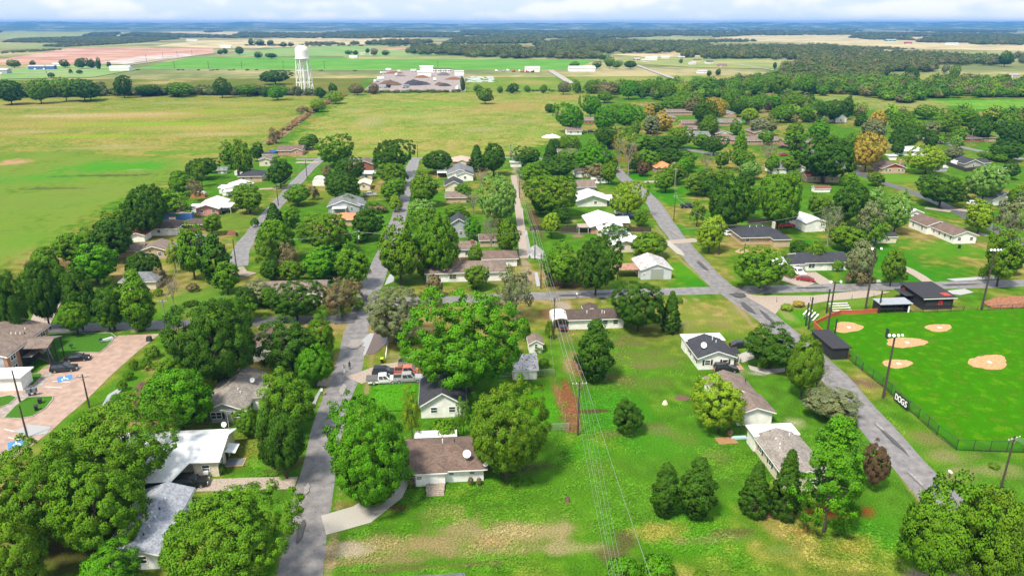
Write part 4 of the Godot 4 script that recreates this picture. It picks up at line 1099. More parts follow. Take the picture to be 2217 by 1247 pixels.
	r = house("house", 1512, 801, 7.1, 7.6, 2.75, "gz", .36, "white", "charcoal_shingle", "f@.25 f@.75 l2 r2", "white house with a charcoal gabled roof, black shutters and a roof dish", "white black-shuttered house", {"shut": true, "vents": [[4.4, 4.1, -5.4], [5.0, 3.9, -5.2], [4.8, 3.9, -4.4], [2.4, 3.7, -4.0]], "more": [[-0.2, 7.6, -10.6, -7.65, 2.7, "flat", 0, "white", "white_metal"]], "cover": [[7.15, 9.2, -4.6, -2.0, 2.2, "black_metal"]]})
	dish(r, Vector3(1.5, 3.2, -2.4), .62)
	s = MB.new()
	s.box(7.12, 8.9, 0, .35, -1.9, 1.2)
	obj("porch", s, mats.wood, r)
	r = house("house", 1597, 922, 5.9, 5.4, 2.5, "gz", .34, "white", "taupe_shingle", "", "white house with a stepped taupe roof behind the yellow-green tree", "stepped taupe-roofed house", {"more": [[-1.6, 5.2, -12.4, -5.45, 2.8, "gz", .36, "white", "taupe_shingle", "l2"]], "vents": [[4.6, 3.8, -9.0]]})
	r = house("house", 1699, 1066, 6.3, 10.8, 2.75, "gz", .32, "cream", "stone_shingle", "f@.66 l3", "long cream house with a taupe roof and black shutters behind the tall pine", "long house behind the pine", {"shut": true, "vents": [[4.6, 3.5, -9.5], [2.0, 3.4, -8.5], [2.9, 3.5, -7.9], [2.0, 3.4, -7.0], [1.6, 3.2, -6.2]], "more": [[-.3, 6.6, -13.6, -10.85, 2.8, "flat", 0, "white", "white_metal"]]})
	# --- right of the ball field street
	r = house("house", 1735, 587, 13.0, 7.5, 2.6, "gx", .38, "white", "charcoal_shingle", "fw.22 fd.52 f@.8", "white house with a long charcoal roof and a carport at its left end", "white house with a charcoal roof", {"more": [[-4.2, -.01, -6.4, 0.8, 2.5, "gx", .36, "white", "charcoal_shingle", "f@.6"]], "cover": [[-7.4, -4.3, -4.5, 0.6, 2.2, "white_metal"]]})
	house("house", 1607, 530, 13.6, 11.0, 2.6, "hip", .36, "tan", "charcoal_shingle", "f@.12 f@.75 l2", "tan house with a wide black hipped roof right of the street", "tan black-roofed house", {"ov": .6, "vents": [[4, 4.4, -5], [6, 4.4, -4.6], [8, 4.3, -4.8]], "chimney": [12.6, -7.0, 5.0], "chm": "cream", "more": [[8.6, 13.6, -3.0, 3.4, 2.6, "hip", .36, "tan", "charcoal_shingle"]]})
	r = house("garage", 1744, 503, 7.2, 9.5, 3.2, "gz", .3, "white", "white_metal", "", "big white metal garage with two doors beside the red pickup truck", "white metal garage", {"ov": .25, "turn": .12})
	for k in 2:
		bd = MB.new()
		bd.box(-1.4, 1.4, .02, 2.7, 0, .06)
		for j in 3: bd.box(-1.4, 1.4, .67 * (j + 1) - .02, .67 * (j + 1) + .02, .06, .075)
		bo = obj("garage_door", bd, mats.trim, r)
		face_place(bo, "l", .28 + .42 * k, 0, [0.0, 7.2, -9.5, 0.0])
	house("shed", 1901, 527, 6.0, 3.2, 2.2, "gx", .4, "cream", "charcoal_shingle", "", "cream shed with a dark roof standing alone on the deep green lawn", "cream lawn shed", {"ov": .25})
	r = house("house", 2064, 528, 7.4, 11.0, 2.7, "gz", .36, "white", "brown_shingle", "f@.25 f@.78 l4", "long white house with a brown roof stepping up behind", "long white stepped house", {"ov": .4, "more": [[-1.6, 6.2, -20.5, -11.05, 2.9, "gz", .36, "white", "brown_shingle", "l2"]]})
	house("garage", 1966, 476, 5.0, 5.0, 2.6, "gz", .4, "white", "white_metal", "f@.5", "small white garage beside the long white stepped house", "")
	house("house", 2150, 445, 9.0, 9.0, 2.6, "gz", .5, "white", "grey_shingle", "f@.5", "white gabled house with a grey roof at the right edge", "white house at the right edge", {"more": [[9.01, 18, -8, -2, 2.5, "gx", .38, "white", "grey_shingle"]]})
	r = house("house", 1910, 376, 11.0, 10.0, 2.6, "gz", .36, "tan", "brown_shingle", "f@.18 f@.34 f@.72 f@.88 l2", "tan brick house with a dark red front gable", "tan red-gabled house", {"more": [[10.8, 14.0, -9.0, -5.0, 2.6, "gx", .36, "tan", "brown_shingle"]], "chimney": [11.8, -6.0, 5.0]})
	var tri := MB.new()
	tri.tri(Vector3(-.4, 2.62, .02), Vector3(11.4, 2.62, .02), Vector3(5.5, 4.7, .02))
	obj("gable_board", tri, mats.red, r).set_meta("label", "dark red front gable")
	house("house", 1955, 337, 9.6, 8.0, 2.6, "gx", .34, "white", "white_metal", "f@.3 f@.7", "white garage-like house with a white roof on a bright lawn", "white house on the bright lawn", {"more": [[6.0, 11.0, -6, 2.0, 2.6, "gz", .34, "white", "white_metal"]]})
	house("shed", 1925, 347, 4.0, 3.0, 2.2, "flat", 0, "white", "white_metal", "", "small white box shed by the yellow tree", "")
	house("shed", 2029, 372, 5.0, 3.6, 2.0, "gx", .3, "grey", "tin", "", "little grey metal shed on the lawn behind the round dark tree", "little grey lawn shed", {"ov": .2})
	r = house("house", 1674, 377, 11.0, 9.0, 2.8, "hip", .4, "white", "grey_shingle", "f@.2 f@.6", "white house with grey hipped roofs and a screened porch", "white grey-hipped house", {"more": [[10.0, 15.0, -8.0, -1.0, 2.7, "gz", .36, "white", "grey_shingle"]], "cover": [[15.1, 20.0, -7.0, -1.0, 2.6, "grey_shingle"]]})
	house("house", 1748, 395, 6.5, 8.0, 2.5, "gx", .36, "tan", "red_shingle", "f@.5", "tan house with a red-brown roof below the big dark tree", "tan house below the big tree", {"more": [[7.5, 13.5, -7, 1.0, 2.5, "gz", .36, "tan", "red_shingle", "f@.5"]]})
	house("shed", 1765, 417, 6.4, 3.0, 1.7, "gx", .5, "white", "red_shingle", "", "white shed with a red barn roof behind the houses", "white red-barn shed", {"ov": .2})
	house("house", 2092, 308, 9.0, 8.0, 2.5, "hip", .36, "red_brick", "dark_brown_shingle", "f@.5", "red brick house with a dark brown roof at the upper right", "red brick house at the upper right", {"chimney": [.6, -4.0, 4.8], "chm": "red_brick", "more": [[9.0, 19.0, -8.0, -1.0, 2.5, "hip", .36, "tan", "dark_brown_shingle"]]})
	house("house", 2088, 366, 9.0, 9.0, 2.6, "gz", .4, "weathered", "charcoal_shingle", "f@.5", "dark roofed house behind the black fence at the right", "dark house behind the fence", {"more": [[9.0, 14, -8, -2, 2.5, "gx", .36, "weathered", "charcoal_shingle"]]})
	arch_shed("shed", 2067, 362, 3.4, 3.0, 1.7, 1.2, "cream shed with a rounded roof by the black fence", "")
	house("house", 1420, 374, 8.0, 8.5, 2.6, "hip", .45, "pink_brick", "orange_metal", "l2 f@.4", "pale house with a bright orange hipped roof", "orange-roofed house", {"more": [[6.5, 13.0, -4.0, 6.0, 2.5, "gz", .4, "pink_brick", "salmon_metal", "f@.5"]]})
	# --- pink brick flats, upper right
	var k := 0
	for q in [[1444, 250, 27, 8, "gx"], [1543, 273, 27, 8, "gx"], [1478, 275, 18, 8, "gx"], [1566, 273, 16, 7, "gx"], [1625, 271, 15, 9, "gz"], [1551, 299, 13, 12, "gz"], [1634, 297, 14, 14, "gz"], [1495, 303, 16, 9, "gx"], [1616, 314, 26, 8, "gx"], [1490, 288, 9, 6, "gx"], [1570, 254, 12, 8, "gz"], [1538, 312, 24, 7, "gx"], [1700, 318, 26, 9, "gx"], [1428, 262, 16, 12, "hip"]]:
		var lb: String = ["long low pink brick flats nearest the upper woods", "second pink brick block, lying behind the dark crown", "pink brick block right of the golden tree", "low pink brick block with a long dark roof", "pink brick block with a white gable turned to the lawn", "pink brick block with a white gable left of the leafless tree", "larger pink brick block with a white gable and grey roof", "pink brick block left of the middle dark tree", "long pink brick block behind the leafless tree", "small pink brick block beside the street lamp", "pink brick block with a broad white gable at the back", "dim brick block behind the pair of green trees", "wide pink brick block with two stepped roofs and a white porch", "pale hipped brick block behind the golden tree"][k]
		house("brick_house", q[0], q[1], q[2] * .72, q[3], 2.7, q[4], .34, "pink_brick", ["taupe_shingle", "grey_shingle", "taupe_shingle"][k % 3], ("f%d" % maxi(2, int(q[2] / 5.0))) if q[4] == "gx" else "f2 l3", lb, ["pink brick flats by the woods", "", "", "", "white-gabled brick flats", "", "large white-gabled flats", "", "", "", "", "", "stepped brick flats", ""][k], {"group": "pink brick flats at the upper right", "cat": "house"})
		if q[4] == "gz":
			var gw: float = q[2] * .72
			var gb := MB.new()
			gb.tri(Vector3(-.3, 2.62, .02), Vector3(gw + .3, 2.62, .02), Vector3(gw / 2, 2.7 + gw * .17, .02))
			obj("gable_board", gb, mats.trim, get_child(get_child_count() - 1)).set_meta("label", "white front gable")
		k += 1
	for q in [[1205, 257, 7, 7, "red_brick", "brown_shingle", "red brick house at the hay field corner beside two big trees", "red house at the field corner"], [1268, 268, 6, 7, "red_brick", "taupe_shingle", "red brick house between the tall bright trees", "red house between tall trees"], [1297, 322, 9, 6, "brown", "taupe_shingle", "dark open carport at the end of the street", "dark carport"], [1210, 345, 9, 9, "white", "taupe_shingle", "taupe roofed house among trees at the top of the alley", "taupe house by the alley top"], [1228, 292, 9, 8, "white", "taupe_shingle", "white house by the field fence", "white house by the field fence"], [1650, 213, 9, 6, "weathered", "rust_metal", "rusty open shed before the woods", "rusty open shed"], [1657, 238, 8, 7, "slate", "black_metal", "dark blue house in the trees at the upper right", "dark blue house"], [1546, 208, 8, 6, "white", "white_metal", "white roofed house in the trees beside the lane", ""]]:
		house("house", q[0], q[1], q[2], q[3], 2.6, "gx", .4, q[4], q[5], "f2", q[6], q[7])
	r = house("house", 1766, 265, 7, 9, 2.8, "gz", 1.0, "white", "taupe_shingle", "f1", "white house with two steep gables in the trees", "steep white-gabled house", {"more": [[7.0, 17.0, -9, -1, 2.8, "gx", .5, "white", "taupe_shingle"], [13.0, 21.0, -5, 2.2, 2.8, "gz", .8, "white", "taupe_shingle", "f1"]]})
	# --- far farms
	for q in [[712, 153, 0, 0, "", "", "", ""], [236, 154, 27, 12, "white", "white_metal", "white metal barn by the country road", "white barn by the road"], [60, 151, 36, 9, "blue", "tin", "long open blue barn at the far left", "blue barn"], [-20, 160, 20, 12, "grey", "tin", "grey metal barn at the left edge", ""], [112, 143, 16, 8, "white", "white_metal", "pale farm shed behind the blue barn", ""], [1233, 155, 37, 14, "white", "white_metal", "long white metal building by the paved lane", "long white metal building"], [1138, 156, 20, 14, "white", "white_metal", "white metal shop with parked red machines", "white metal shop"], [756, 126, 14, 10, "white", "white_metal", "white barn beyond the green crop", "white barn beyond the crop"], [778, 119, 12, 8, "cream", "tin", "pale farmhouse beyond the green crop", ""], [800, 119, 9, 8, "white", "white_metal", "small white farm building beyond the crop", ""], [475, 104, 30, 14, "white", "white_metal", "white barn behind the red field", ""], [402, 89, 40, 16, "white", "tin", "white shed in the far tan field", ""], [240, 66, 60, 20, "white", "tin", "pale building under the far left hills", ""], [1390, 134, 14, 10, "cream", "tin", "pale farmhouse left of the middle woods edge", ""], [1374, 131, 10, 8, "red_brick", "tin", "dark farm building by the crop", ""], [1400, 131, 20, 12, "white", "white_metal", "white farm building among small trees", "white farm building"], [1434, 127, 14, 8, "white", "white_metal", "white farmhouse right of the small trees", ""], [1468, 127, 14, 8, "weathered", "tin", "weathered farmhouse by the lane", ""], [1494, 140, 10, 8, "white", "tin", "white house by the bend of the lane", ""], [1502, 134, 13, 9, "cream", "dark_brown_shingle", "dark roofed farmhouse in the meadow", ""], [1512, 159, 12, 8, "white", "tin", "grey farmhouse in the meadow by two small trees", ""], [1530, 138, 12, 9, "white", "charcoal_shingle", "white farmhouse at the wood edge", ""], [1556, 145, 14, 9, "pink_brick", "brown_shingle", "brick farmhouse standing alone in the meadow", "lone brick farmhouse"], [1706, 151, 12, 9, "red_brick", "taupe_shingle", "brick house at the dark wood edge", ""], [1770, 160, 16, 9, "white", "tin", "white house at the dark wood edge", ""], [2186, 167, 14, 3, "grey", "tin", "low trailer in the right pasture", ""], [1920, 89, 40, 14, "teal", "tin", "long teal barn in the far right pasture", ""], [1962, 95, 22, 10, "red", "red", "red barn in the far right pasture", ""], [2052, 97, 40, 12, "white", "tin", "white farm sheds in the far right pasture", ""], [1880, 66, 50, 20, "cream", "tin", "pale sheds in the far right clearing", ""]]:
		if q[2] == 0: continue
		var hh := 3.2 if q[2] < 18 else 5.0
		house("barn" if q[2] >= 18 else "farmhouse", q[0], q[1], q[2], q[3], hh, "gx", .3, q[4], q[5], "fd.3 f2" if q[2] < 18 else "fg.25 fg.6", q[6], q[7], {"ov": .4})

func long_metal_house(r: Node3D) -> void:
	# one broad gable: ridge along x, carport under the extended front slope
	var w := MB.new()
	var x0 := -13.0; var x1 := 3.6
	w.quad(Vector3(x0, 0, -8.6), Vector3(x0, 0, -1.5), Vector3(x0, 2.6, -1.5), Vector3(x0, 2.6, -8.6))
	w.tri(Vector3(3.604, 2.6, 0), Vector3(3.604, 2.6, -8.6), Vector3(3.604, 4.0, -4.9))
	w.quad(Vector3(x0, 0, -1.5), Vector3(0, 0, -1.5), Vector3(0, 2.6, -1.5), Vector3(x0, 2.6, -1.5))
	obj("wall", w, mats.cream, r)
	var m := MB.new()
	slab(m, [Vector3(x0, 2.72, 0.5), Vector3(x1 + .5, 2.72, 0.5), Vector3(x1 + .5, 4.1, -4.9), Vector3(x0, 4.1, -4.9)], .14, 16, 5)
	slab(m, [Vector3(x1 + .5, 2.7, -9.1), Vector3(x0, 2.7, -9.1), Vector3(x0, 4.1, -4.9), Vector3(x1 + .5, 4.1, -4.9)], .14, 16, 5)
	obj("roof", m, mats.white_metal, r)
	m = MB.new()
	slab(m, [Vector3(x0, 2.3, 4.4), Vector3(-1.6, 2.3, 4.4), Vector3(-0.2, 2.84, 0.52), Vector3(x0, 2.84, 0.52)], .1, 12, 4)
	obj("carport_roof", m, mats.white_metal, r)
	posts(r, [[-1.8, 4.1], [-5.6, 4.1], [-12.5, 4.1]], 2.35, mats.trim)
	m = MB.new()
	m.hexa([Vector3(3.62, 2.0, -3.4), Vector3(5.2, 1.75, -3.4), Vector3(5.2, 1.75, -6.0), Vector3(3.62, 2.0, -6.0), Vector3(3.62, 2.1, -3.4), Vector3(5.2, 1.85, -3.4), Vector3(5.2, 1.85, -6.0), Vector3(3.62, 2.1, -6.0)])
	obj("awning", m, mats.white_metal, r)
	add_door(r, "r", .5, [0, 3.6, -8.6, 0.0], mats.dark_trim)
	add_window(r, "r", .22, [0, 3.6, -8.6, 0.0])
	dish(r, Vector3(2.6, 3.6, -8.0), .42)
	m = MB.new()
	m.tube(PackedVector3Array([Vector3(2.9, 3.0, -9.0), Vector3(2.9, 6.2, -9.0)]), PackedFloat32Array([.035, .03]), 5)
	m.bar(Vector3(1.8, 6.0, -9.6), Vector3(4.0, 6.2, -8.4), .05)
	for k in 9:
		var p := Vector3(1.8, 6.0, -9.6).lerp(Vector3(4.0, 6.2, -8.4), k / 8.0)
		var hw := 0.3 + 0.08 * k
		m.bar(p + Vector3(-.45, 0, .9) * hw, p - Vector3(-.45, 0, .9) * hw, .035)
	obj("antenna", m, mats.steel, r)
	vents(r, [[-3.5, 3.5, -2.2]])
	m = MB.new()
	m.box(-.35, .35, .55, 1.0, .07, .5)
	var ac := obj("window_cooler", m, mats.trim, r)
	ac.position = Vector3(1.8, 0.2, 0.02)

func arch_shed(kind: String, px: float, py: float, w: float, d: float, h: float, rise: float, label: String, short: String, doors := false, wall := "white", top := "white_metal") -> Node3D:
	var r := thing(kind, g(px, py), 0.0, label, kind)
	var wm := MB.new()
	var rm := MB.new()
	var n := 10
	for k in n:
		var a := PI * k / n
		var b := PI * (k + 1) / n
		var p := Vector3(w / 2 - w / 2 * cos(a), h + rise * sin(a), 0)
		var q := Vector3(w / 2 - w / 2 * cos(b), h + rise * sin(b), 0)
		var dz := Vector3(0, 0, -d)
		var of := Vector3(0, 0.004, 0.12)
		rm.quad(p + of, q + of, q + dz + Vector3(0, .004, -.12), p + dz + Vector3(0, .004, -.12))
		wm.quad(Vector3(q.x, 0, 0), q, p, Vector3(p.x, 0, 0)); wm.quad(Vector3(p.x, 0, -d), p + dz, q + dz, Vector3(q.x, 0, -d))
	wm.quad(Vector3(0, 0, -d), Vector3(0, 0, 0), Vector3(0, h, 0), Vector3(0, h, -d)); wm.quad(Vector3(w, 0, 0), Vector3(w, 0, -d), Vector3(w, h, -d), Vector3(w, h, 0))
	for k in range(0, wm.n.size()):
		if wm.v[k].z > -0.001 and absf(wm.n[k].z) > .5: wm.n[k] = Vector3(0, 0, 1)
	obj("wall", wm, mats[wall], r)
	obj("roof", rm, mats[top], r)
	if doors: add_door(r, "f", .5, [0.0, w, -d, 0.0], mats.dark_trim)
	else:
		var dm := MB.new()
		dm.box(-w * .3, w * .3, .02, h * .95, 0, .05)
		face_place(obj("shed_door", dm, mats[wall], r), "f", .5, 0, [0.0, w, -d, 0.0])
	if short: lands.append([short, r.position])
	return r

func arch_carport() -> void:
	var r := thing("carport", g(1197, 714), 0.0, "white arched carport with a dark car under it beside the white mobile home", "carport")
	var m := MB.new()
	var w := 3.6; var d := 6.0
	for k in 10:
		var a := PI * k / 10; var b := PI * (k + 1) / 10
		var p := Vector3(w / 2 - w / 2 * cos(a), 1.9 + .75 * sin(a), 0)
		var q := Vector3(w / 2 - w / 2 * cos(b), 1.9 + .75 * sin(b), 0)
		m.quad(p, q, q + Vector3(0, 0, -d), p + Vector3(0, 0, -d))
	m.quad(Vector3(0, .8, -d), Vector3(0, .8, 0), Vector3(0, 1.9, 0), Vector3(0, 1.9, -d)); m.quad(Vector3(w, .8, 0), Vector3(w, .8, -d), Vector3(w, 1.9, -d), Vector3(w, 1.9, 0))
	obj("roof", m, mats.white_metal, r)
	posts(r, [[.06, -.1], [w - .06, -.1], [.06, -3.0], [w - .06, -3.0], [.06, -5.9], [w - .06, -5.9]], 1.9, mats.steel, .08)
	lands.append(["white arched carport", r.position])

func container() -> void:
	var r := thing("shipping_container", g(336, 480), 0.0, "long blue shipping container with a red and white patch behind the brown roofs", "container")
	var m := MB.new()
	m.box(0, 12.2, .1, 2.7, -2.5, 0)
	obj("body", m, mats.blue, r)
	for k in 24:
		m = MB.new()
		m.box(.2 + k * .5, .4 + k * .5, .2, 2.6, .003, .04)
		obj("rib", m, mats.blue, r)
	m = MB.new()
	m.box(0, 12.2, 2.703, 2.76, -2.5, 0)
	obj("roof", m, mats.tin, r)
	m = MB.new()
	m.box(4.6, 6.8, .4, 1.5, .045, .09)
	obj("panel", m, mats.trim, r)
	m = MB.new()
	m.box(4.5, 6.9, 1.5, 1.9, .045, .1)
	obj("canopy", m, mats.red, r)
	lands.append(["blue container", r.position + Vector3(6, 0, 0)])

func flats() -> void:
	var c := g(24, 822)
	var r := thing("apartment_building", c, 0.0, "two-storey brick flats with a taupe roof and black outside stairs at the left", "apartment building")
	# local: x from -13 to 0 (right side is the stair side), z from 0 back to -14
	block(r, [-13.0, 0.0, -15.0, 0.0], 5.0, "gz", .3, mats.red_brick_soft, mats.taupe_shingle, .5)
	var m := MB.new()
	m.box(-6.0, -.6, 2.2, 5.0, .004, .06)
	obj("siding", m, mats.grey, r)
	for z in [0, 1]:
		for y in [.9, 3.3]:
			add_window(r, "r", [.13, .86][z], [-13.0, 0.0, -15.0, 0.0], y, 1.8, 1.4)
			m = MB.new()
			m.box(-1.2, 1.2, 0, .75, 0, .04)
			var p := obj("spandrel", m, mats.grey, r)
			face_place(p, "r", [.13, .86][z], y - .8, [-13.0, 0.0, -15.0, 0.0])
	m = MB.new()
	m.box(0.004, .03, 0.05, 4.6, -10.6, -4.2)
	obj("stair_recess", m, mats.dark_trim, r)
	# gabled canopy over the stairs
	m = MB.new()
	slab(m, [Vector3(5.6, 4.2, -4.6), Vector3(5.6, 4.2, -4.6), Vector3(5.6, 4.9, -7.4), Vector3(-.5, 4.9, -7.4)], .14, 6, 3)
	m = MB.new()
	slab(m, [Vector3(-.3, 4.3, -4.4), Vector3(5.2, 4.3, -4.4), Vector3(5.2, 5.05, -7.4), Vector3(-.3, 5.05, -7.4)], .14, 6, 3)
	slab(m, [Vector3(5.2, 4.3, -10.4), Vector3(-.3, 4.3, -10.4), Vector3(-.3, 5.05, -7.4), Vector3(5.2, 5.05, -7.4)], .14, 6, 3)
	obj("canopy", m, mats.taupe_shingle, r)
	posts(r, [[4.9, -4.8], [4.9, -7.4], [4.9, -10.0]], 4.35, mats.dark_trim, .16)
	m = MB.new()
	m.box(.04, 1.8, 2.45, 2.6, -10.2, -4.6)
	obj("landing", m, mats.concrete, r)
	for k in 14:
		m = MB.new()
		m.box(1.9 + k * .24, 2.2 + k * .24, 2.42 - k * .17, 2.47 - k * .17, -6.9, -5.6)
		obj("step", m, mats.dark_trim, r)
	m = MB.new()
	for s in [-6.95, -5.55]:
		m.bar(Vector3(1.8, 3.4, s), Vector3(5.3, .95, s), .06)
		m.bar(Vector3(1.8, 2.35, s), Vector3(5.3, -.05 + .1, s), .08)
		for k in 7: m.bar(Vector3(1.9 + k * .55, 2.3 - k * .385, s), Vector3(1.9 + k * .55, 3.33 - k * .385, s), .04)
	obj("stair_rail", m, mats.dark_trim, r)
	m = MB.new()
	m.bar(Vector3(1.8, 3.5, -10.2), Vector3(1.8, 3.5, -7.0), .06)
	for k in 8: m.bar(Vector3(1.8, 2.6, -10.1 + k * .43), Vector3(1.8, 3.5, -10.1 + k * .43), .04)
	obj("landing_rail", m, mats.dark_trim, r)
	vents(r, [[-3.0, 6.1, -8], [-2.4, 5.9, -8.4], [-1.8, 5.7, -8.8], [-1.2, 5.6, -9.2], [-2.0, 5.8, -11], [-5, 6.5, -5]])
	lands.append(["brick flats", c])

# ---- ball field
func build_ballfield() -> void:
	mat("field_turf", Color.WHITE, 0.95, -46.0, ramp(81, 0.02, [L(.06, .150, .006), L(.032, .130, .001), L(.036, .148, .001), L(.030, .155, .001), L(.038, .165, .001), L(.075, .18, .003)], 512)).metallic_specular = 0.05
	mat("infield_clay", L(.62, .36, .17), 0.95, -7.0, tone(82, 0.04, 0.7, 1.0))
	mat("red_clay", L(.42, .18, .09), 0.95, -9.0, tone(83, 0.04, 0.6, 1.0))
	mat("orange_board", L(.62, .14, .05), 0.75, 3.0, tone(84, 0.04, 0.72, 1.0))
	mat("dark_mesh", L(.02, .035, .03), 0.8)
	mat("sign_red", L(.65, .03, .02), 0.6)
	land("turf", [1762, 706, 1800, 688, 1868, 681, 1960, 677, 2217, 669, 2700, 655, 2900, 985, 2217, 980, 2075, 975, 1990, 906, 1912, 836, 1838, 777, 1795, 740], 0.16, "field_turf", "bright green turf of the ball field")
	for q in [[1836, 710, 31, 11.5, "clay patch round home plate of the ball field"], [2033, 711, 29, 8.5, "clay patch farthest right on the ball field"], [1962, 743, 44, 11, "long clay patch behind the lamp pole"], [1944, 789, 33, 9.5, "clay patch nearest the outfield fence"], [2141, 786, 43, 16, "large clay patch at the right of the ball field"]]:
		var pts := PackedVector2Array()
		for k in 26:
			var a := TAU * k / 26
			var f := 1.0 + 0.10 * sin(a * 3.0 + q[0]) + rng.randf_range(-.07, .07)
			pts.append(g2(q[0] + q[2] * f * cos(a), q[1] + q[3] * f * sin(a)))
		var mb := MB.new()
		mb.prism(pts, 0.172, 0.172)
		struct("infield_ground", mb, mats.infield_clay).set_meta("label", q[4])
		var c := g(q[0], q[1])
		mb = MB.new()
		mb.box(-.35, .35, 0, .06, -.35, .35, .05)
		var b := obj("base_plate", mb, mats.trim)
		tag(b, "white base on the " + q[4], "base plate")
		b.position = Vector3(c.x + .3, .173, c.z)
	land("infield_ground", [2125, 655, 2160, 645, 2260, 640, 2500, 632, 2500, 658, 2217, 668, 2150, 668], 0.18, "red_clay", "reddish bare ground of the second field at the right edge")
	# low orange wall behind home plate
	var o := thing("backstop_wall", g(1762, 706), 0, "low orange board wall behind home plate", "wall")
	var line := [[1838, 777], [1800, 742], [1762, 706], [1800, 688], [1820, 681], [1868, 680], [1903, 677]]
	for k in line.size() - 1:
		var a := g(line[k][0], line[k][1]) - o.position
		var b := g(line[k + 1][0], line[k + 1][1]) - o.position
		var m := MB.new()
		m.bar(a + Vector3.UP * .5, b + Vector3.UP * .5, .14, 1.0)
		obj("panel", m, mats.orange_board, o)
		m = MB.new()
		m.bar(a + Vector3.UP * 1.05, b + Vector3.UP * 1.05, .22, .09)
		obj("cap_board", m, mats.orange_board, o)
	lands.append(["orange backstop wall", o.position])
	# dugouts
	var d := thing("dugout", g(1836, 778), 0, "black closed dugout beside the street at the orange wall", "dugout")
	var m := MB.new()
	m.box(-3.4, 0, 0, 2.5, -9.0, 0)
	obj("wall", m, mats.black, d)
	m = MB.new()
	m.box(-3.7, .5, 2.503, 2.66, -9.3, .25)
	obj("roof", m, mats.black_metal, d)
	m = MB.new()
	for k in 6: m.bar(Vector3(.02, 1.3, -8.6 + k * 1.6), Vector3(.02, 2.4, -8.6 + k * 1.6), .08)
	m.bar(Vector3(.02, 1.3, -8.9), Vector3(.02, 1.3, -.1), .1)
	obj("rail", m, mats.steel, d)
	lands.append(["black dugout", d.position])
	d = thing("dugout", g(1904, 680), 0, "open dugout with a grey roof between the orange wall and the black building", "dugout")
	m = MB.new()
	m.box(0, 7.6, 0, 2.3, -3.0, -2.9); m.box(0, .12, 0, 2.3, -2.896, 0); m.box(7.3, 7.42, 0, 2.2, -2.896, 0)
	obj("wall", m, mats.black, d)
	m = MB.new()
	m.hexa([Vector3(-.2, 2.4, .4), Vector3(7.8, 2.4, .4), Vector3(7.8, 2.6, -3.3), Vector3(-.2, 2.6, -3.3), Vector3(-.2, 2.52, .4), Vector3(7.8, 2.52, .4), Vector3(7.8, 2.72, -3.3), Vector3(-.2, 2.72, -3.3)])
	obj("roof", m, mats.grey_metal, d)
	m = MB.new()
	m.box(.4, 7.1, .4, .5, -2.6, -2.0)
	obj("bench", m, mats.wood, d)
	m = MB.new()
	m.bar(Vector3(.1, 1.1, 0), Vector3(7.4, 1.1, 0), .07)
	for k in 5: m.bar(Vector3(.2 + k * 1.8, 0, 0), Vector3(.2 + k * 1.8, 2.4, 0), .08)
	obj("rail", m, mats.dark_trim, d)
	m = MB.new()
	m.box(7.0, 7.35, .05, 1.9, -.06, .06)
	obj("panel", m, mats.trim, d)
	lands.append(["grey-roofed dugout", d.position])
	# concession building with a press window
	d = thing("concession_building", g(1998, 671), 0, "black concession building with red emblems at the ball field", "building")
	block(d, [0.0, 7.4, -9.0, 0.0], 3.0, "shed", .05, mats.black, mats.black_metal, .5)
	m = MB.new()
	m.box(.5, 6.9, .9, 2.0, .004, .06)
	obj("shutter", m, mats.dark_trim, d)
	for q in [["f", .56, 1.25], ["l", .12, 1.7]]:
		m = MB.new()
		m.box(-.55, .55, 0, 1.05, .06, .1, .12)
		var e := obj("emblem", m, mats.sign_red, d)
		face_place(e, q[0], q[1], q[2], [0.0, 7.4, -9.0, 0.0])
		m = MB.new()
		m.bar(Vector3(-.22, .25, .125), Vector3(-.22, .8, .125), .1); m.bar(Vector3(-.2, .5, .125), Vector3(.22, .8, .125), .1); m.bar(Vector3(-.2, .5, .125), Vector3(.22, .25, .125), .1)
		obj("letter", m, mats.dark_trim, e)
	add_door(d, "l", .45, [0.0, 7.4, -9.0, 0.0], mats.dark_trim)
	m = MB.new()
	m.box(5.2, 7.0, 3.2, 3.32, -2.4, -.4)
	obj("roof_patch", m, mats.red, d)
	m = MB.new()
	m.box(-2.2, 0, 1.0, 1.12, -7.4, -3.8)
	obj("counter", m, mats.dark_trim, d)
	posts(d, [[-2.0, -7.2], [-2.0, -5.6], [-2.0, -4.0]], 1.0, mats.dark_trim)
	m = MB.new()
	m.box(-2.3, .3, 2.2, 2.32, -8.6, -3.6)
	obj("awning", m, mats.dark_trim, d)
	lands.append(["black concession building", d.position + Vector3(3.5, 0, -4)])
	m = MB.new()
	m.lathe(Vector3.ZERO, [Vector2(0, 0), Vector2(.62, 0), Vector2(.7, 1.9), Vector2(.78, 1.9), Vector2(.78, 2.0), Vector2(0, 2.05)], 12)
	var tank := obj("water_tank", m, mats.black)
	tag(tank, "black barrel tank at the street behind the black concession building", "tank")
	tank.position = g(1955, 636)
	# bleachers
	for q in [[1804, 677, 0.02, "bleachers of white planks behind the orange wall"], [1762, 698, 0.86, "angled bleachers of white planks beside the orange wall"]]:
		d = thing("bleachers", g(q[0], q[1]), q[2], q[3], "bleachers", "bleachers behind home plate")
		for k in 4:
			m = MB.new()
			m.box(0, 4.8, .42 + k * .3, .48 + k * .3, -.3 - k * .75, -k * .75)
			obj("plank", m, mats.trim, d)
		for s in [.3, 2.4, 4.5]:
			m = MB.new()
			m.bar(Vector3(s, 0, .0), Vector3(s, 1.36, -2.5), .07); m.bar(Vector3(s, 0, -2.4), Vector3(s, 1.3, -2.4), .07); m.bar(Vector3(s, 0, -1.2), Vector3(s, .7, -1.2), .07)
			obj("leg", m, mats.steel, d)
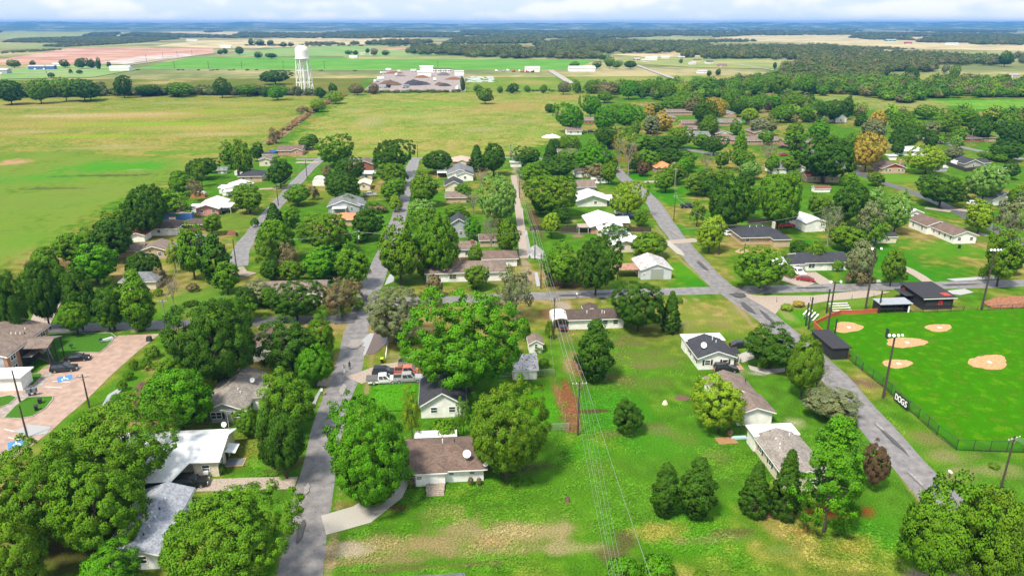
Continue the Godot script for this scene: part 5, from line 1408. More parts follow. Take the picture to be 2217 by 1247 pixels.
	# outfield fence: posts, rails, netting
	chain_fence("ball_field_fence", [[1838, 778], [1868, 804], [1912, 838], [1948, 872], [1990, 907], [2030, 944], [2072, 975], [2217, 981], [2500, 990]], 2.0, 2.4, mats.dark_trim, "dark mesh fence along the outfield of the ball field", 0.35)
	chain_fence("ball_field_fence", [[1962, 673], [2000, 678], [2060, 676], [2088, 674]], 1.3, 3.0, mats.dark_trim, "low dark mesh fence in front of the black concession building", 0.3)
	chain_fence("ball_field_fence", [[2116, 675], [2217, 668], [2480, 655]], 1.3, 3.0, mats.dark_trim, "low dark mesh fence at the right edge of the ball field", 0.3)
	chain_fence("street_fence", [[1682, 654], [1755, 652], [1845, 648], [1892, 645]], 1.2, 6.0, mats.dark_trim, "sparse posts between the clay verge and the ball field", 0.0)
	# the sign on the fence
	var a := g(1936, 868); var b := g(1966, 893)
	var c := (a + b) / 2
	d = thing("fence_sign", c, atan2(-(b - a).z, (b - a).x), "black sign with white letters on the outfield fence", "sign")
	var len := a.distance_to(b)
	m = MB.new()
	m.box(-len / 2, len / 2, .35, 2.1, .03, .12)
	obj("board", m, mats.black, d)
	var x := -len / 2 + len * .08
	for ch in "DOGS":
		var t := TextMesh.new()
		t.text = ch
		var fnt := SystemFont.new()
		fnt.font_names = PackedStringArray(["Droid Sans"])
		fnt.font_weight = 700
		t.font = fnt
		t.font_size = 128
		t.pixel_size = 0.0125
		t.depth = 0.03
		var e := obj("letter", t, mats.trim, d)
		e.position = Vector3(x + len * .105, 1.22, .145)
		x += len * .22
	lands.append(["black fence sign", c])
	m = MB.new()
	m.box(-.06, .06, 0, 2.3, -.5, .5)
	var scr := obj("batting_screen", m, mats.dark_mesh)
	tag(scr, "dark green screen standing at the long clay patch", "screen")
	scr.position = g(1920, 733)

func chain_fence(called: String, line: Array, h: float, gap: float, m: Material, label: String, net: float) -> void:
	var o := thing(called, g(line[0][0], line[0][1]), 0, label, "fence")
	var nb := MB.new()
	for k in line.size() - 1:
		var a := g(line[k][0], line[k][1]) - o.position
		var b := g(line[k + 1][0], line[k + 1][1]) - o.position
		var n := maxi(1, int(a.distance_to(b) / gap))
		for i in n + (1 if k == line.size() - 2 else 0):
			var p := a.lerp(b, i / float(n))
			var pb := MB.new()
			pb.tube(PackedVector3Array([p, p + Vector3.UP * h]), PackedFloat32Array([.05, .05]), 5)
			obj("post", pb, m, o)
		if net > 0.0:
			var rb := MB.new()
			rb.bar(a + Vector3.UP * h, b + Vector3.UP * h, .05); rb.bar(a + Vector3.UP * .08, b + Vector3.UP * .08, .03)
			obj("rail", rb, m, o)
			var L0 := a.distance_to(b)
			var cnt := int(L0 / net)
			for i in cnt:
				var p := a.lerp(b, float(i) / cnt)
				var q := a.lerp(b, minf(1.0, (i * net + h) / L0))
				nb.bar(p + Vector3.UP * .05, q + Vector3.UP * (h - .05), .016)
				nb.bar(p + Vector3.UP * (h - .05), q + Vector3.UP * .05, .016)
	if nb.v.size(): obj("netting", nb, m, o).set_meta("kind", "stuff")

# ---- the water tower
func build_tower() -> void:
	var base := g(661, 205)
	var o := thing("water_tower", base, .3, "tall white water tower on six legs with a domed tank", "water tower")
	var H := 33.0
	var R := 6.2
	var m := MB.new()
	m.lathe(Vector3(0, H, 0), [Vector2(1.2, -3.2), Vector2(3.4, -2.4), Vector2(5.2, -.9), Vector2(R, 0), Vector2(R, 7.4), Vector2(5.7, 9.2), Vector2(4.2, 10.6), Vector2(2.2, 11.4), Vector2(0, 11.7)], 32)
	obj("tank", m, mats.tower_white, o)
	m = MB.new()
	m.lathe(Vector3(0, H - .1, 0), [Vector2(R, 0), Vector2(R + .75, 0), Vector2(R + .75, .5), Vector2(R, .5)], 32)
	obj("walkway", m, mats.tower_white, o)
	m = MB.new()
	m.lathe(Vector3(0, H + 11.5, 0), [Vector2(.5, 0), Vector2(.5, .7), Vector2(0, .9)], 10)
	obj("finial", m, mats.tower_white, o)
	m = MB.new()
	m.tube(PackedVector3Array([Vector3.ZERO, Vector3(0, H - 2.8, 0)]), PackedFloat32Array([1.25, 1.25]), 16)
	obj("riser", m, mats.tower_white, o)
	var legs := 6
	for k in legs:
		var a := TAU * k / legs
		var d := Vector3(cos(a), 0, sin(a))
		m = MB.new()
		m.tube(PackedVector3Array([d * 8.0, d * (R - .1) + Vector3.UP * (H + .3)]), PackedFloat32Array([.48, .42]), 8)
		obj("leg", m, mats.tower_white, o)
		m = MB.new()
		m.box(-.8, .8, 0, .5, -.8, .8)
		var f := obj("footing", m, mats.concrete, o)
		f.position = d * 8.0
	for y in [11.5, 22.5]:
		for k in legs:
			var a := TAU * k / legs; var b := TAU * (k + 1) / legs
			var r := lerpf(8.0, R, y / H)
			m = MB.new()
			m.bar(Vector3(cos(a) * r, y, sin(a) * r), Vector3(cos(b) * r, y, sin(b) * r), .42, .6)
			obj("strut", m, mats.tower_white, o)
	for t in 3:
		for k in legs:
			var a := TAU * k / legs; var b := TAU * (k + 1) / legs
			var y0 := [0.3, 11.5, 22.5][t] as float
			var y1 := [11.5, 22.5, 32.5][t] as float
			var r0 := lerpf(8.0, R, y0 / H); var r1 := lerpf(8.0, R, y1 / H)
			m = MB.new()
			m.bar(Vector3(cos(a) * r0, y0, sin(a) * r0), Vector3(cos(b) * r1, y1, sin(b) * r1), .1)
			m.bar(Vector3(cos(b) * r0, y0, sin(b) * r0), Vector3(cos(a) * r1, y1, sin(a) * r1), .1)
			obj("brace", m, mats.steel, o)
	lands.append(["white water tower", base])
	for q in [[649, 203, 2.2, "white propane tank under the left legs of the water tower"], [672, 205, 1.8, "white equipment shed between the right legs of the water tower"], [680, 206, 1.6, "small white box beside the right legs of the water tower"]]:
		m = MB.new()
		m.box(-q[2], q[2], 0, q[2] * 1.2, -q[2] * .8, q[2] * .8, .15)
		var s := thing("equipment_shed", g(q[0], q[1]), .2, q[3], "shed")
		obj("body", m, mats.white, s)
		m = MB.new()
		m.box(-.5, .5, .05, q[2] * .9, q[2] * .8 - .05, q[2] * .8 + .04)
		obj("door", m, mats.grey, s)

# ---- fences, piles, bins, yard things
func board_fence(line: Array, h: float, label: String, key := "fence_wood") -> void:
	var o := thing("board_fence", g(line[0][0], line[0][1]), 0, label, "fence")
	var bm := MB.new()
	for k in line.size() - 1:
		var a := g(line[k][0], line[k][1]) - o.position
		var b := g(line[k + 1][0], line[k + 1][1]) - o.position
		var n := int(a.distance_to(b) / .32)
		for i in n:
			var p := a.lerp(b, i / float(n)); var q := a.lerp(b, (i + .9) / n)
			var hh := h + rng.randf_range(-.08, .06)
			bm.bar((p + Vector3.UP * hh / 2), (q + Vector3.UP * hh / 2), .035, hh)
		var pn := int(a.distance_to(b) / 2.4)
		for i in pn + 1:
			var p := a.lerp(b, i / float(maxi(1, pn)))
			var pb := MB.new()
			pb.box(p.x - .06, p.x + .06, 0, h + .1, p.z - .12, p.z - .03)
			obj("post", pb, mats[key], o)
	obj("boards", bm, mats[key], o).set_meta("kind", "stuff")

func heap(px: float, py: float, rx: float, rz: float, h: float, key: String, called: String, label: String, cat: String) -> void:
	var f := FastNoiseLite.new()
	f.seed = int(px); f.frequency = 0.35
	var m := MB.new()
	var c := g(px, py)
	var n := 14
	var P := func(i: int, j: int) -> Vector3:
		var r := float(i) / 7.0
		var a := TAU * j / n
		var hh := h * maxf(0.0, cos(r * PI / 2)) * (1.0 + .35 * f.get_noise_2d(cos(a) * r * 5, sin(a) * r * 5)) if i < 7 else -.02
		var k := 1.0 + .2 * f.get_noise_2d(cos(a) * 9, sin(a) * 9)
		return Vector3(cos(a) * rx * r * k, hh, -sin(a) * rz * r * k)
	for i in 7:
		for j in n: m.quad(P.call(i + 1, j), P.call(i + 1, j + 1), P.call(i, j + 1), P.call(i, j))
	var o := obj(called, m, mats[key])
	tag(o, label, cat)
	o.position = c

func bin(px: float, py: float, key: String, label: String, turn := 0.0, lid := "") -> void:
	var o := thing("wheelie_bin", g(px, py), turn, label, "bin")
	var m := MB.new()
	m.hexa([Vector3(-.24, .08, .26), Vector3(.24, .08, .26), Vector3(.24, .08, -.22), Vector3(-.24, .08, -.22), Vector3(-.3, 1.0, .34), Vector3(.3, 1.0, .34), Vector3(.3, 1.0, -.3), Vector3(-.3, 1.0, -.3)])
	obj("body", m, mats[key], o)
	m = MB.new()
	m.hexa([Vector3(-.33, 1.0, .38), Vector3(.33, 1.0, .38), Vector3(.33, 1.05, -.36), Vector3(-.33, 1.05, -.36), Vector3(-.3, 1.08, .34), Vector3(.3, 1.08, .34), Vector3(.3, 1.15, -.34), Vector3(-.3, 1.15, -.34)])
	obj("lid", m, mats[lid if lid else key], o)
	for s in [-1, 1]:
		m = MB.new()
		m.tube(PackedVector3Array([Vector3(.2 * s, .12, -.3), Vector3(.28 * s, .12, -.3)]), PackedFloat32Array([.12, .12]), 8)
		obj("wheel", m, mats.rubber, o)

func mailbox(px: float, py: float, label: String) -> void:
	var o := thing("mailbox", g(px, py), 0, label, "mailbox")
	var m := MB.new()
	m.box(-.05, .05, 0, 1.05, -.05, .05)
	obj("post", m, mats.pole_wood, o)
	m = MB.new()
	for k in 6:
		var a := PI * k / 6; var b := PI * (k + 1) / 6
		m.hexa([Vector3(-.16 * cos(a), 1.05, .3), Vector3(-.16 * cos(b), 1.05, .3), Vector3(-.16 * cos(b), 1.05, -.3), Vector3(-.16 * cos(a), 1.05, -.3), Vector3(-.16 * cos(a), 1.22 + .12 * sin(a), .3), Vector3(-.16 * cos(b), 1.22 + .12 * sin(b), .3), Vector3(-.16 * cos(b), 1.22 + .12 * sin(b), -.3), Vector3(-.16 * cos(a), 1.22 + .12 * sin(a), -.3)])
	obj("box", m, mats.trim, o)

func build_yards() -> void:
	mat("lime", L(.40, .62, .03), 0.6)
	mat("rust", L(.30, .13, .06), 0.95, 1.5, tone(85, 0.06, 0.5, 1.0))
	mat("dark_pile", L(.07, .07, .08), 0.95, 3.0, tone(86, 0.06, 0.5, 1.0))
	mat("brown_pile", L(.24, .14, .09), 0.95, 3.0, tone(87, 0.06, 0.4, 1.0))
	mat("grey_pile", L(.22, .20, .21), 0.95, 3.0, tone(88, 0.06, 0.5, 1.0))
	mat("yard_ground", L(.37, .31, .28), 0.9, -40.0, tone(89, 0.03, 0.7, 1.0))
	mat("plywood", L(.50, .28, .13), 0.85, 1.5, tone(90, 0.04, 0.6, 1.0))
	mat("tarp", L(.35, .50, .58), 0.5)
	# scrapyard
	land("yard_ground", [786, 198, 800, 184, 836, 152, 1003, 152, 1006, 160, 1008, 199], 0.13, "yard_ground", "pale gravel ground of the scrapyard")
	var k := 0
	for q in [[842, 184, 15, 12, 5, "brown_pile", "brown earth heap at the left of the scrapyard"], [896, 184, 13, 10, 5.5, "dark_pile", "largest dark heap in the middle of the scrapyard"], [912, 183, 12, 9, 3.6, "dark_pile", "dark heap beside the pole in the scrapyard"], [960, 163, 9, 8, 4, "grey_pile", "pointed grey heap in front of the tyre row"], [951, 184, 6, 6, 3, "brown_pile", "small reddish heap at the right of the scrapyard"], [963, 186, 8, 7, 3, "dark_pile", "small dark heap at the right of the scrapyard"], [853, 159, 14, 9, 3, "rust", "rusty scrap heap at the back left of the scrapyard"], [913, 168, 10, 8, 3, "rust", "rusty scrap heap before the white yard building"], [983, 172, 13, 9, 2.6, "rust", "long rusty scrap heap beside the yard hedge"], [866, 165, 9, 6, 2, "grey_pile", "grey scrap heap beside the yard road"]]:
		heap(q[0], q[1], q[2], q[3], q[4], q[5], "scrap_heap" if q[5] == "rust" else "heap", q[6], "heap")
	lands.append(["scrapyard", g(900, 180)])
	house("yard_building", 904, 166, 17, 12, 6.0, "gx", .15, "white", "white_metal", "fg.3 f2", "white metal building in the scrapyard, the nearer of two", "white scrapyard building", {"cat": "building"})
	house("yard_building", 909, 157, 18, 12, 8.0, "gx", .15, "white", "white_metal", "f2", "taller white metal building at the back of the scrapyard", "", {"cat": "building"})
	house("yard_building", 984, 164, 12, 9, 6.0, "flat", 0, "white", "white_metal", "fg.7", "white block building at the right of the scrapyard", "", {"cat": "building"})
	for q in [[824, 172, "white"], [829, 160, "white"], [858, 164, "white"], [864, 157, "cream"], [841, 153, "white"], [895, 155, "white"], [815, 178, "white"], [941, 175, "white"], [838, 190, "black"], [828, 190, "grey"], [878, 190, "grey"], [990, 194, "white"]]:
		var o := thing("scrap_trailer", g(q[0], q[1]), k * .7, "%s trailer number %d in the scrapyard" % [q[2], k], "trailer", "old trailers in the scrapyard")
		o.set_meta("label", ["white trailer at the left edge of the scrapyard road", "white trailer behind the rusty heap", "slanted white trailer before the grey scrap heap", "cream trailer at the back of the scrapyard", "white tank trailer at the back corner of the scrapyard", "white truck body near the taller white building", "white trailer beside the yard fence at the left", "white upright trailer between the middle heaps", "black trailer at the front edge of the scrapyard", "long grey flat trailer at the front left of the scrapyard", "long grey flat trailer at the front middle of the scrapyard", "pale trailer at the front right corner of the scrapyard"][k])
		var m := MB.new()
		m.box(-4, 4, .9, 3.4, -1.3, 1.3, .1)
		obj("body", m, mats[q[2]], o)
		for s in [-2.6, 2.6]:
			m = MB.new()
			m.tube(PackedVector3Array([Vector3(s, .5, -1.2), Vector3(s, .5, 1.2)]), PackedFloat32Array([.5, .5]), 10)
			obj("wheel", m, mats.rubber, o)
		k += 1
	for i in 8:
		var m := MB.new()
		m.lathe(Vector3.ZERO, [Vector2(1.3, -.7), Vector2(2.3, -.7), Vector2(2.5, 0), Vector2(2.3, .7), Vector2(1.3, .7), Vector2(1.1, 0), Vector2(1.3, -.7)], 14)
		var o := obj("giant_tyre", m, mats.trim if i % 2 == 0 else mats.cream)
		o.position = g(938 + i * 5.4, 157) + Vector3.UP * 2.3
		o.rotation.x = PI / 2
		tag(o, ["leftmost", "second from the left", "third from the left", "fourth from the left", "fourth from the right", "third from the right", "second from the right", "rightmost"][i] + " of the pale rings along the dark yard wall", "tyre", "pale rings along the scrapyard wall")
	var wall := MB.new()
	var wa := g(934, 156); var wb := g(978, 156)
	wall.bar(wa + Vector3.UP * 2.6, wb + Vector3.UP * 2.6, .5, 5.2)
	tag(obj("yard_wall", wall, mats.dark_pile), "dark wall behind the pale rings in the scrapyard", "wall")
	# grey blocks lying in the grass right of the scrapyard
	var gm := MB.new()
	for i in 60:
		var p := g(1010 + rng.randf() * 56, 166 + rng.randf() * 12)
		gm.box(p.x - 2.2, p.x + 2.2, 0, .9, p.z - .7, p.z + .7, .1)
	var gs := obj("pipe_stock", gm, mats.barn_metal)
	tag(gs, "rows of grey pipe stock lying in the grass beside the scrapyard", "pipes", "", "stuff")
	for q in [[1075, 155, "white"], [1090, 155, "grey"], [1100, 154, "white"], [1112, 156, "red"], [1125, 155, "white"], [1131, 157, "red"], [1142, 157, "red"], [1153, 157, "black"]]:
		var o := thing("farm_machine", g(q[0], q[1]), .3 * q[0], "", "machine", "machines parked beside the white metal shop")
		o.set_meta("label", {1075: "white trailer farthest left of the white metal shop", 1090: "grey machine second from the left beside the shop", 1100: "white machine left of the red ones by the shop", 1112: "red machine farthest from the white metal shop", 1125: "white machine between two red ones by the shop", 1131: "red machine beside the wall of the white metal shop", 1142: "red machine in front of the white metal shop", 1153: "black machine in front of the white metal shop"}[q[0]])
		var m := MB.new()
		m.box(-2.6, 2.6, .6, 1.9, -1.2, 1.2, .2)
		obj("body", m, mats[q[2]], o)
		m = MB.new()
		m.box(.4, 2.0, 1.9, 3.1, -.9, .9, .25)
		obj("cab", m, mats[q[2]], o)
		for s in [-1.7, 1.6]:
			m = MB.new()
			m.tube(PackedVector3Array([Vector3(s, .6, -1.3), Vector3(s, .6, 1.3)]), PackedFloat32Array([.6, .6]), 10)
			obj("wheel", m, mats.rubber, o)
	# fences
	board_fence([[1148, 500], [1260, 498]], 1.8, "dark board fence behind the twin olive trees by the alley")
	board_fence([[1206, 506], [1284, 504]], 1.7, "dark board fence left of the pink brick white-roofed house")
	board_fence([[1352, 502], [1410, 502]], 1.7, "dark board fence right of the pink brick white-roofed house")
	board_fence([[955, 572], [1046, 568]], 1.8, "dark red board fence behind the long white house", "rust")
	board_fence([[1620, 486], [1730, 478]], 1.8, "dark board fence behind the red pickup truck")
	board_fence([[2050, 357], [2092, 372], [2120, 368]], 1.8, "black board fence at the dark house on the right")
	chain_fence("chain_link_fence", [[1189, 715], [1194, 770], [1202, 830], [1211, 870], [1231, 932]], 1.2, 3.0, mats.steel, "long grey chain-link fence beside the bare clay strip", .0)
	chain_fence("chain_link_fence", [[1185, 932], [1232, 930]], 1.2, 2.4, mats.steel, "short grey fence closing the yard by the utility pole", .25)
	chain_fence("chain_link_fence", [[1160, 813], [1200, 812]], 1.2, 2.4, mats.steel, "short grey fence beside the tin-roofed shed", .3)
	chain_fence("chain_link_fence", [[834, 780], [840, 742], [884, 737]], 1.2, 2.5, mats.steel, "grey chain-link fence round the small lawn by the flooded ditch", .35)
	chain_fence("chain_link_fence", [[834, 780], [912, 774]], 1.2, 2.5, mats.steel, "grey chain-link fence in front of the small lawn", .35)
	chain_fence("chain_link_fence", [[820, 836], [920, 830]], 1.2, 3.0, mats.steel, "grey chain-link fence in front of the parked trucks", .4)
	chain_fence("chain_link_fence", [[1000, 822], [1105, 815]], 1.2, 3.0, mats.steel, "grey chain-link fence left of the tin-roofed shed", .4)
	chain_fence("chain_link_fence", [[385, 917], [443, 915]], 1.1, 3.0, mats.steel, "grey fence left of the weathered house", .4)
	# heaps, boards, bins
	heap(1440, 875, .55, .5, .8, "cream", "rubble_heap", "small pale heap of stones on the open lawn", "heap")
	heap(1478, 862, 1.6, 1.2, .25, "brown_pile", "brush_heap", "dark brown heap of burnt brush on the lawn", "heap")
	heap(500, 507, 2.4, 1.6, 1.3, "rust", "brush_heap", "reddish brush heap beside the second street", "heap")
	heap(1228, 1083, .45, .8, .7, "brown_pile", "wood_heap", "small dark and pale heap of wood alone on the front lawn", "heap")
	heap(1608, 545, 2.4, 1.6, .9, "wood", "branch_heap", "heap of cut branches in front of the tan black-roofed house", "heap")
	heap(540, 928, 1.0, .8, .25, "brown_pile", "mulch_heap", "ring of brown mulch under the shrub by the weathered house", "heap")
	var m := MB.new()
	m.box(-1.6, 1.6, 0.02, .12, -1.0, 1.0)
	for i in 4: m.box(-1.6, 1.6, .121, .15, -.95 + i * .5, -.55 + i * .5)
	var o := obj("wooden_platform", m, mats.plywood)
	tag(o, "low brown wooden platform lying on the lawn beside a blue tarp", "platform")
	o.position = g(1573, 955); o.rotation.y = .05
	m = MB.new()
	m.box(-1.3, 1.3, .02, .3, -.35, .35, .06)
	o = obj("tarp", m, mats.tarp)
	tag(o, "pale blue tarp bundle beside the brown wooden platform", "tarp")
	o.position = g(1600, 949)
	m = MB.new()
	m.box(-.95, .95, .02, .25, -.5, .5); m.box(-.7, .75, .25, .62, -.35, .4, .18)
	o = obj("covered_pit", m, mats.rust)
	tag(o, "rusty covered box on the lawn in front of the conifers", "box")
	o.position = g(1655, 1117)
	m = MB.new()
	m.box(-1.5, 1.5, .02, .2, -1.1, 1.1)
	o = obj("garden_bed", m, mats.wood)
	tag(o, "timber edged garden bed beside the white metal-roofed house", "garden bed")
	o.position = g(508, 1003)
	m = MB.new()
	m.box(-1.25, 1.25, .2, .26, -.85, .85)
	obj("cover", m, mats.slate, o)
	bin(78, 890, "black", "black wheelie bin nearest the car park on the grass island", .5)
	bin(86, 875, "black", "black wheelie bin farther back on the grass island", .3)
	bin(827, 786, "black", "black wheelie bin with a lime green lid by the flooded ditch", 0, "lime")
	bin(2078, 538, "black", "black bin alone on the lawn by the long white house", .4)
	bin(512, 511, "black", "black bin at the second street beside the reddish brush heap", 0)
	mailbox(697, 857, "white mailbox left of the long street near the weathered house")
	mailbox(2056, 1036, "white mailbox between the ball field street and the grass")
	mailbox(1249, 646, "white mailbox on the cross street before the mobile home")
	for q in [[63, 858], [75, 856]]:
		var cm := thing("cluster_mailbox", g(q[0], q[1]), -.1, "black group mailbox cabinet %s on the path by the car park" % ("at the left" if q[0] < 70 else "at the right"), "mailbox", "group mailboxes by the car park")
		m = MB.new()
		m.box(-.16, .16, 0, .7, -.12, .12)
		obj("pedestal", m, mats.dark_trim, cm)
		m = MB.new()
		m.box(-.42, .42, .7, 1.55, -.25, .25)
		obj("cabinet", m, mats.slate, cm)
	m = MB.new()
	m.ball(Vector3(0, .55, 0), Vector3(.7, .62, .7))
	o = obj("orange_tank", m, mats.orange)
	tag(o, "round orange tank by the leafless golden trees", "tank")
	o.position = g(1325, 343); o.scale = Vector3.ONE * 1.6
	heap(1194, 297, 6, 4, 1.6, "white", "tarp_heap", "white tarp heap at the edge of the hay field", "heap")
	heap(305, 838, 1.3, 1.0, .9, "brown_pile", "root_heap", "heap of roots and dead wood by the ditch", "heap")
	m = MB.new()
	m.lathe(Vector3.ZERO, [Vector2(0, .1), Vector2(2.4, .1), Vector2(2.4, 1.1), Vector2(2.3, 1.15), Vector2(2.3, .7), Vector2(0, .7)], 18)
	o = obj("pool", m, mats.blue)
	tag(o, "round blue garden pool beside the pink brick house by the hedge", "pool")
	o.position = g(592, 331)
	for q in [[154, 757, "lawn"], [218, 744, "lawn"]]:
		var gr := thing("charcoal_grill", g(q[0], q[1]), .4, "dark green standing grill %s on the flats lawn" % ("nearer the car" if q[0] < 200 else "nearer the street corner"), "grill")
		m = MB.new()
		m.box(-.06, .06, 0, .8, -.06, .06)
		obj("post", m, mats.green_dark, gr)
		m = MB.new()
		m.box(-.35, .35, .8, 1.3, -.25, .25, .05)
		obj("firebox", m, mats.green_dark, gr)
	m = MB.new()
	m.box(-1.3, 1.3, .05, .6, -.4, .4, .15)
	o = obj("bench", m, mats.barn_metal)
	tag(o, "pale bench on the flats lawn near the street corner", "bench")
	o.position = g(231, 738); o.rotation.y = .8
	m = MB.new()
	m.box(-.5, .5, .05, 1.0, -.5, .5, .08)
	o = obj("junction_box", m, mats.dark_trim)
	tag(o, "dark culvert headwall at the top of the grassy ditch", "culvert")
	o.position = g(322, 738)

# ---- vehicles
func wheel(parent: Node3D, x: float, z: float, r: float, w: float) -> void:
	var key := "wheel%.2f" % r
	if not win_cache.has(key):
		var m := MB.new()
		m.lathe(Vector3.ZERO, [Vector2(r * .55, -w / 2), Vector2(r * .9, -w / 2), Vector2(r, -w * .3), Vector2(r, w * .3), Vector2(r * .9, w / 2), Vector2(r * .55, w / 2)], 14)
		var n := MB.new()
		n.lathe(Vector3.ZERO, [Vector2(0, -w * .42), Vector2(r * .55, -w * .45), Vector2(r * .55, w * .45), Vector2(0, w * .42)], 10)
		win_cache[key] = [m.mesh(), n.mesh()]
	var o := obj("wheel", win_cache[key][0], mats.rubber, parent)
	o.position = Vector3(x, r, z)
	o.rotation.x = PI / 2
	obj("rim", win_cache[key][1], mats.steel, o)

func extrude(prof: Array, hw: float, tuck: float) -> MB:    # side outline (x, y) clockwise from the lower rear; narrower towards the top
	var m := MB.new()
	var lo := 99.0; var hi := -99.0
	for p in prof:
		lo = minf(lo, p.y); hi = maxf(hi, p.y)
	var at := func(p: Vector2, s: float) -> Vector3: return Vector3(p.x, p.y, s * (hw - tuck * pow((p.y - lo) / (hi - lo), 1.5)))
	var n := prof.size()
	for k in n:
		var p: Vector2 = prof[k]; var q: Vector2 = prof[(k + 1) % n]
		m.quad(at.call(p, -1), at.call(p, 1), at.call(q, 1), at.call(q, -1))
	var pv := PackedVector2Array(prof)
	var idx := Geometry2D.triangulate_polygon(pv)
	for k in range(0, idx.size(), 3):
		for s in [1.0, -1.0]:
			var a: Vector3 = at.call(pv[idx[k]], s); var b: Vector3 = at.call(pv[idx[k + 1]], s); var c: Vector3 = at.call(pv[idx[k + 2]], s)
			if ((b - a).cross(c - a)).z * s > 0: m.tri(a, b, c)
			else: m.tri(a, c, b)
	return m

func car(kind: String, px: float, py: float, turn: float, paint: String, label: String, cat := "car", o := {}) -> Node3D:
	var key := "paint_" + paint
	if not mats.has(key):
		var col: Color = {"black": L(.012, .012, .014), "white": L(.78, .78, .78), "silver": L(.34, .35, .36), "pewter": L(.30, .27, .22), "red": L(.52, .012, .012), "maroon": L(.24, .012, .018), "blue": L(.10, .18, .32), "navy": L(.03, .035, .05), "faded": L(.45, .14, .10)}[paint]
		var m := mat(key, col, 0.32)
		m.clearcoat_enabled = true
		m.clearcoat = 0.7
		m.clearcoat_roughness = 0.08
	var r := thing("parked_" + kind, g(px, py), turn, label, cat, o.get("group", "parked cars and trucks"))
	var V := func(x: float, y: float) -> Vector2: return Vector2(x, y)
	var body: Array; var cab: Array; var wb: Array; var hw := .9; var wr := .33
	match kind:
		"sedan":
			body = [V.call(-2.3, .32), V.call(-2.35, .7), V.call(-2.2, .95), V.call(-1.3, .98), V.call(1.0, .95), V.call(2.1, .78), V.call(2.32, .6), V.call(2.3, .32)]
			cab = [V.call(-1.75, .96), V.call(-1.0, 1.38), V.call(.2, 1.42), V.call(1.15, .94)]; wb = [-1.4, 1.42]
		"suv":
			body = [V.call(-2.35, .38), V.call(-2.4, .8), V.call(-2.3, 1.1), V.call(.9, 1.1), V.call(2.1, .98), V.call(2.35, .75), V.call(2.32, .38)]
			cab = [V.call(-2.3, 1.08), V.call(-2.05, 1.72), V.call(.1, 1.76), V.call(1.0, 1.08)]; wb = [-1.45, 1.45]; wr = .37; hw = .95
		_:
			body = [V.call(-2.8, .48), V.call(-2.85, .75), V.call(-2.82, 1.15), V.call(1.0, 1.15), V.call(2.5, 1.08), V.call(2.75, .85), V.call(2.72, .45)]
			cab = [V.call(-.95, 1.13), V.call(-.85, 1.85), V.call(.55, 1.88), V.call(1.3, 1.13)]; wb = [-1.75, 1.75]; wr = .4; hw = .98
			if o.get("crew", false): cab[0] = V.call(-1.25, 1.13); cab[1] = V.call(-1.15, 1.85)
	var bm: Variant = win_cache.get("body" + kind)
	if bm == null:
		bm = extrude(body, hw, .12).mesh()
		win_cache["body" + kind] = bm
	obj("body", bm, mats[key], r)
	# glasshouse: roof and pillars in paint, panes set in
	var roof_m: Material = mats["paint_" + o.roof] if o.has("roof") else mats[key]
	obj("cabin", extrude(cab, hw - .08, .2), roof_m, r)
	var gp_ := MB.new()
	var c0: Vector2 = cab[0]; var c1: Vector2 = cab[1]; var c2: Vector2 = cab[2]; var c3: Vector2 = cab[3]
	for e in [[c3, c2, 1], [c0, c1, -1]]:
		var lo2: Vector2 = e[0].lerp(e[1], .16); var hi2: Vector2 = e[0].lerp(e[1], .88)
		var off := Vector3(.02 * e[2], .012, 0)
		var z0 := hw - .2; var z1 := hw - .3
		var a := Vector3(lo2.x, lo2.y, z0) + off; var b := Vector3(lo2.x, lo2.y, -z0) + off; var c := Vector3(hi2.x, hi2.y, -z1) + off; var d := Vector3(hi2.x, hi2.y, z1) + off
		if e[2] > 0: gp_.quad(a, b, c, d)
		else: gp_.quad(b, a, d, c)
	for s in [1.0, -1.0]:
		for e in [[.06, .48], [.52, .92]]:
			var lo3: Vector2 = c0.lerp(c3, e[0] * .9 + .05); var lo4: Vector2 = c0.lerp(c3, e[1] * .9 + .03)
			var hi3: Vector2 = c1.lerp(c2, e[0]); var hi4: Vector2 = c1.lerp(c2, e[1])
			lo3.y += .06; lo4.y += .06; hi3.y -= .09; hi4.y -= .09
			var q := [Vector3(lo3.x, lo3.y, s * (hw - .062)), Vector3(lo4.x, lo4.y, s * (hw - .062)), Vector3(hi4.x, hi4.y, s * (hw - .20)), Vector3(hi3.x, hi3.y, s * (hw - .20))]
			if s > 0: gp_.quad(q[0], q[1], q[2], q[3])
			else: gp_.quad(q[1], q[0], q[3], q[2])
	obj("windows", gp_, mats.glass, r)
	if kind == "pickup" or kind == "flatbed":
		var b := MB.new()
		if kind == "flatbed":
			b.box(-3.2, -1.0, 1.16, 1.26, -1.1, 1.1)
			obj("flat_bed", b, mats.grey_pile, r)
		else:
			b.box(-2.72, -1.3 if o.get("crew", false) else -1.0, 1.152, 1.158, -.8, .8)
			obj("bed_liner", b, mats.rubber, r)
			for s in [-1, 1]:
				b = MB.new()
				b.box(-2.82, -1.3 if o.get("crew", false) else -.98, 1.1, 1.32, s * .88 - .05, s * .88 + .05)
				obj("bed_side", b, mats[key], r)
			b = MB.new()
			b.box(-2.84, -2.76, 1.1, 1.32, -.83, .83)
			obj("tailgate", b, mats[key], r)
	for x in wb:
		for s in [-1, 1]: wheel(r, x, s * (hw - .12), wr, .24)
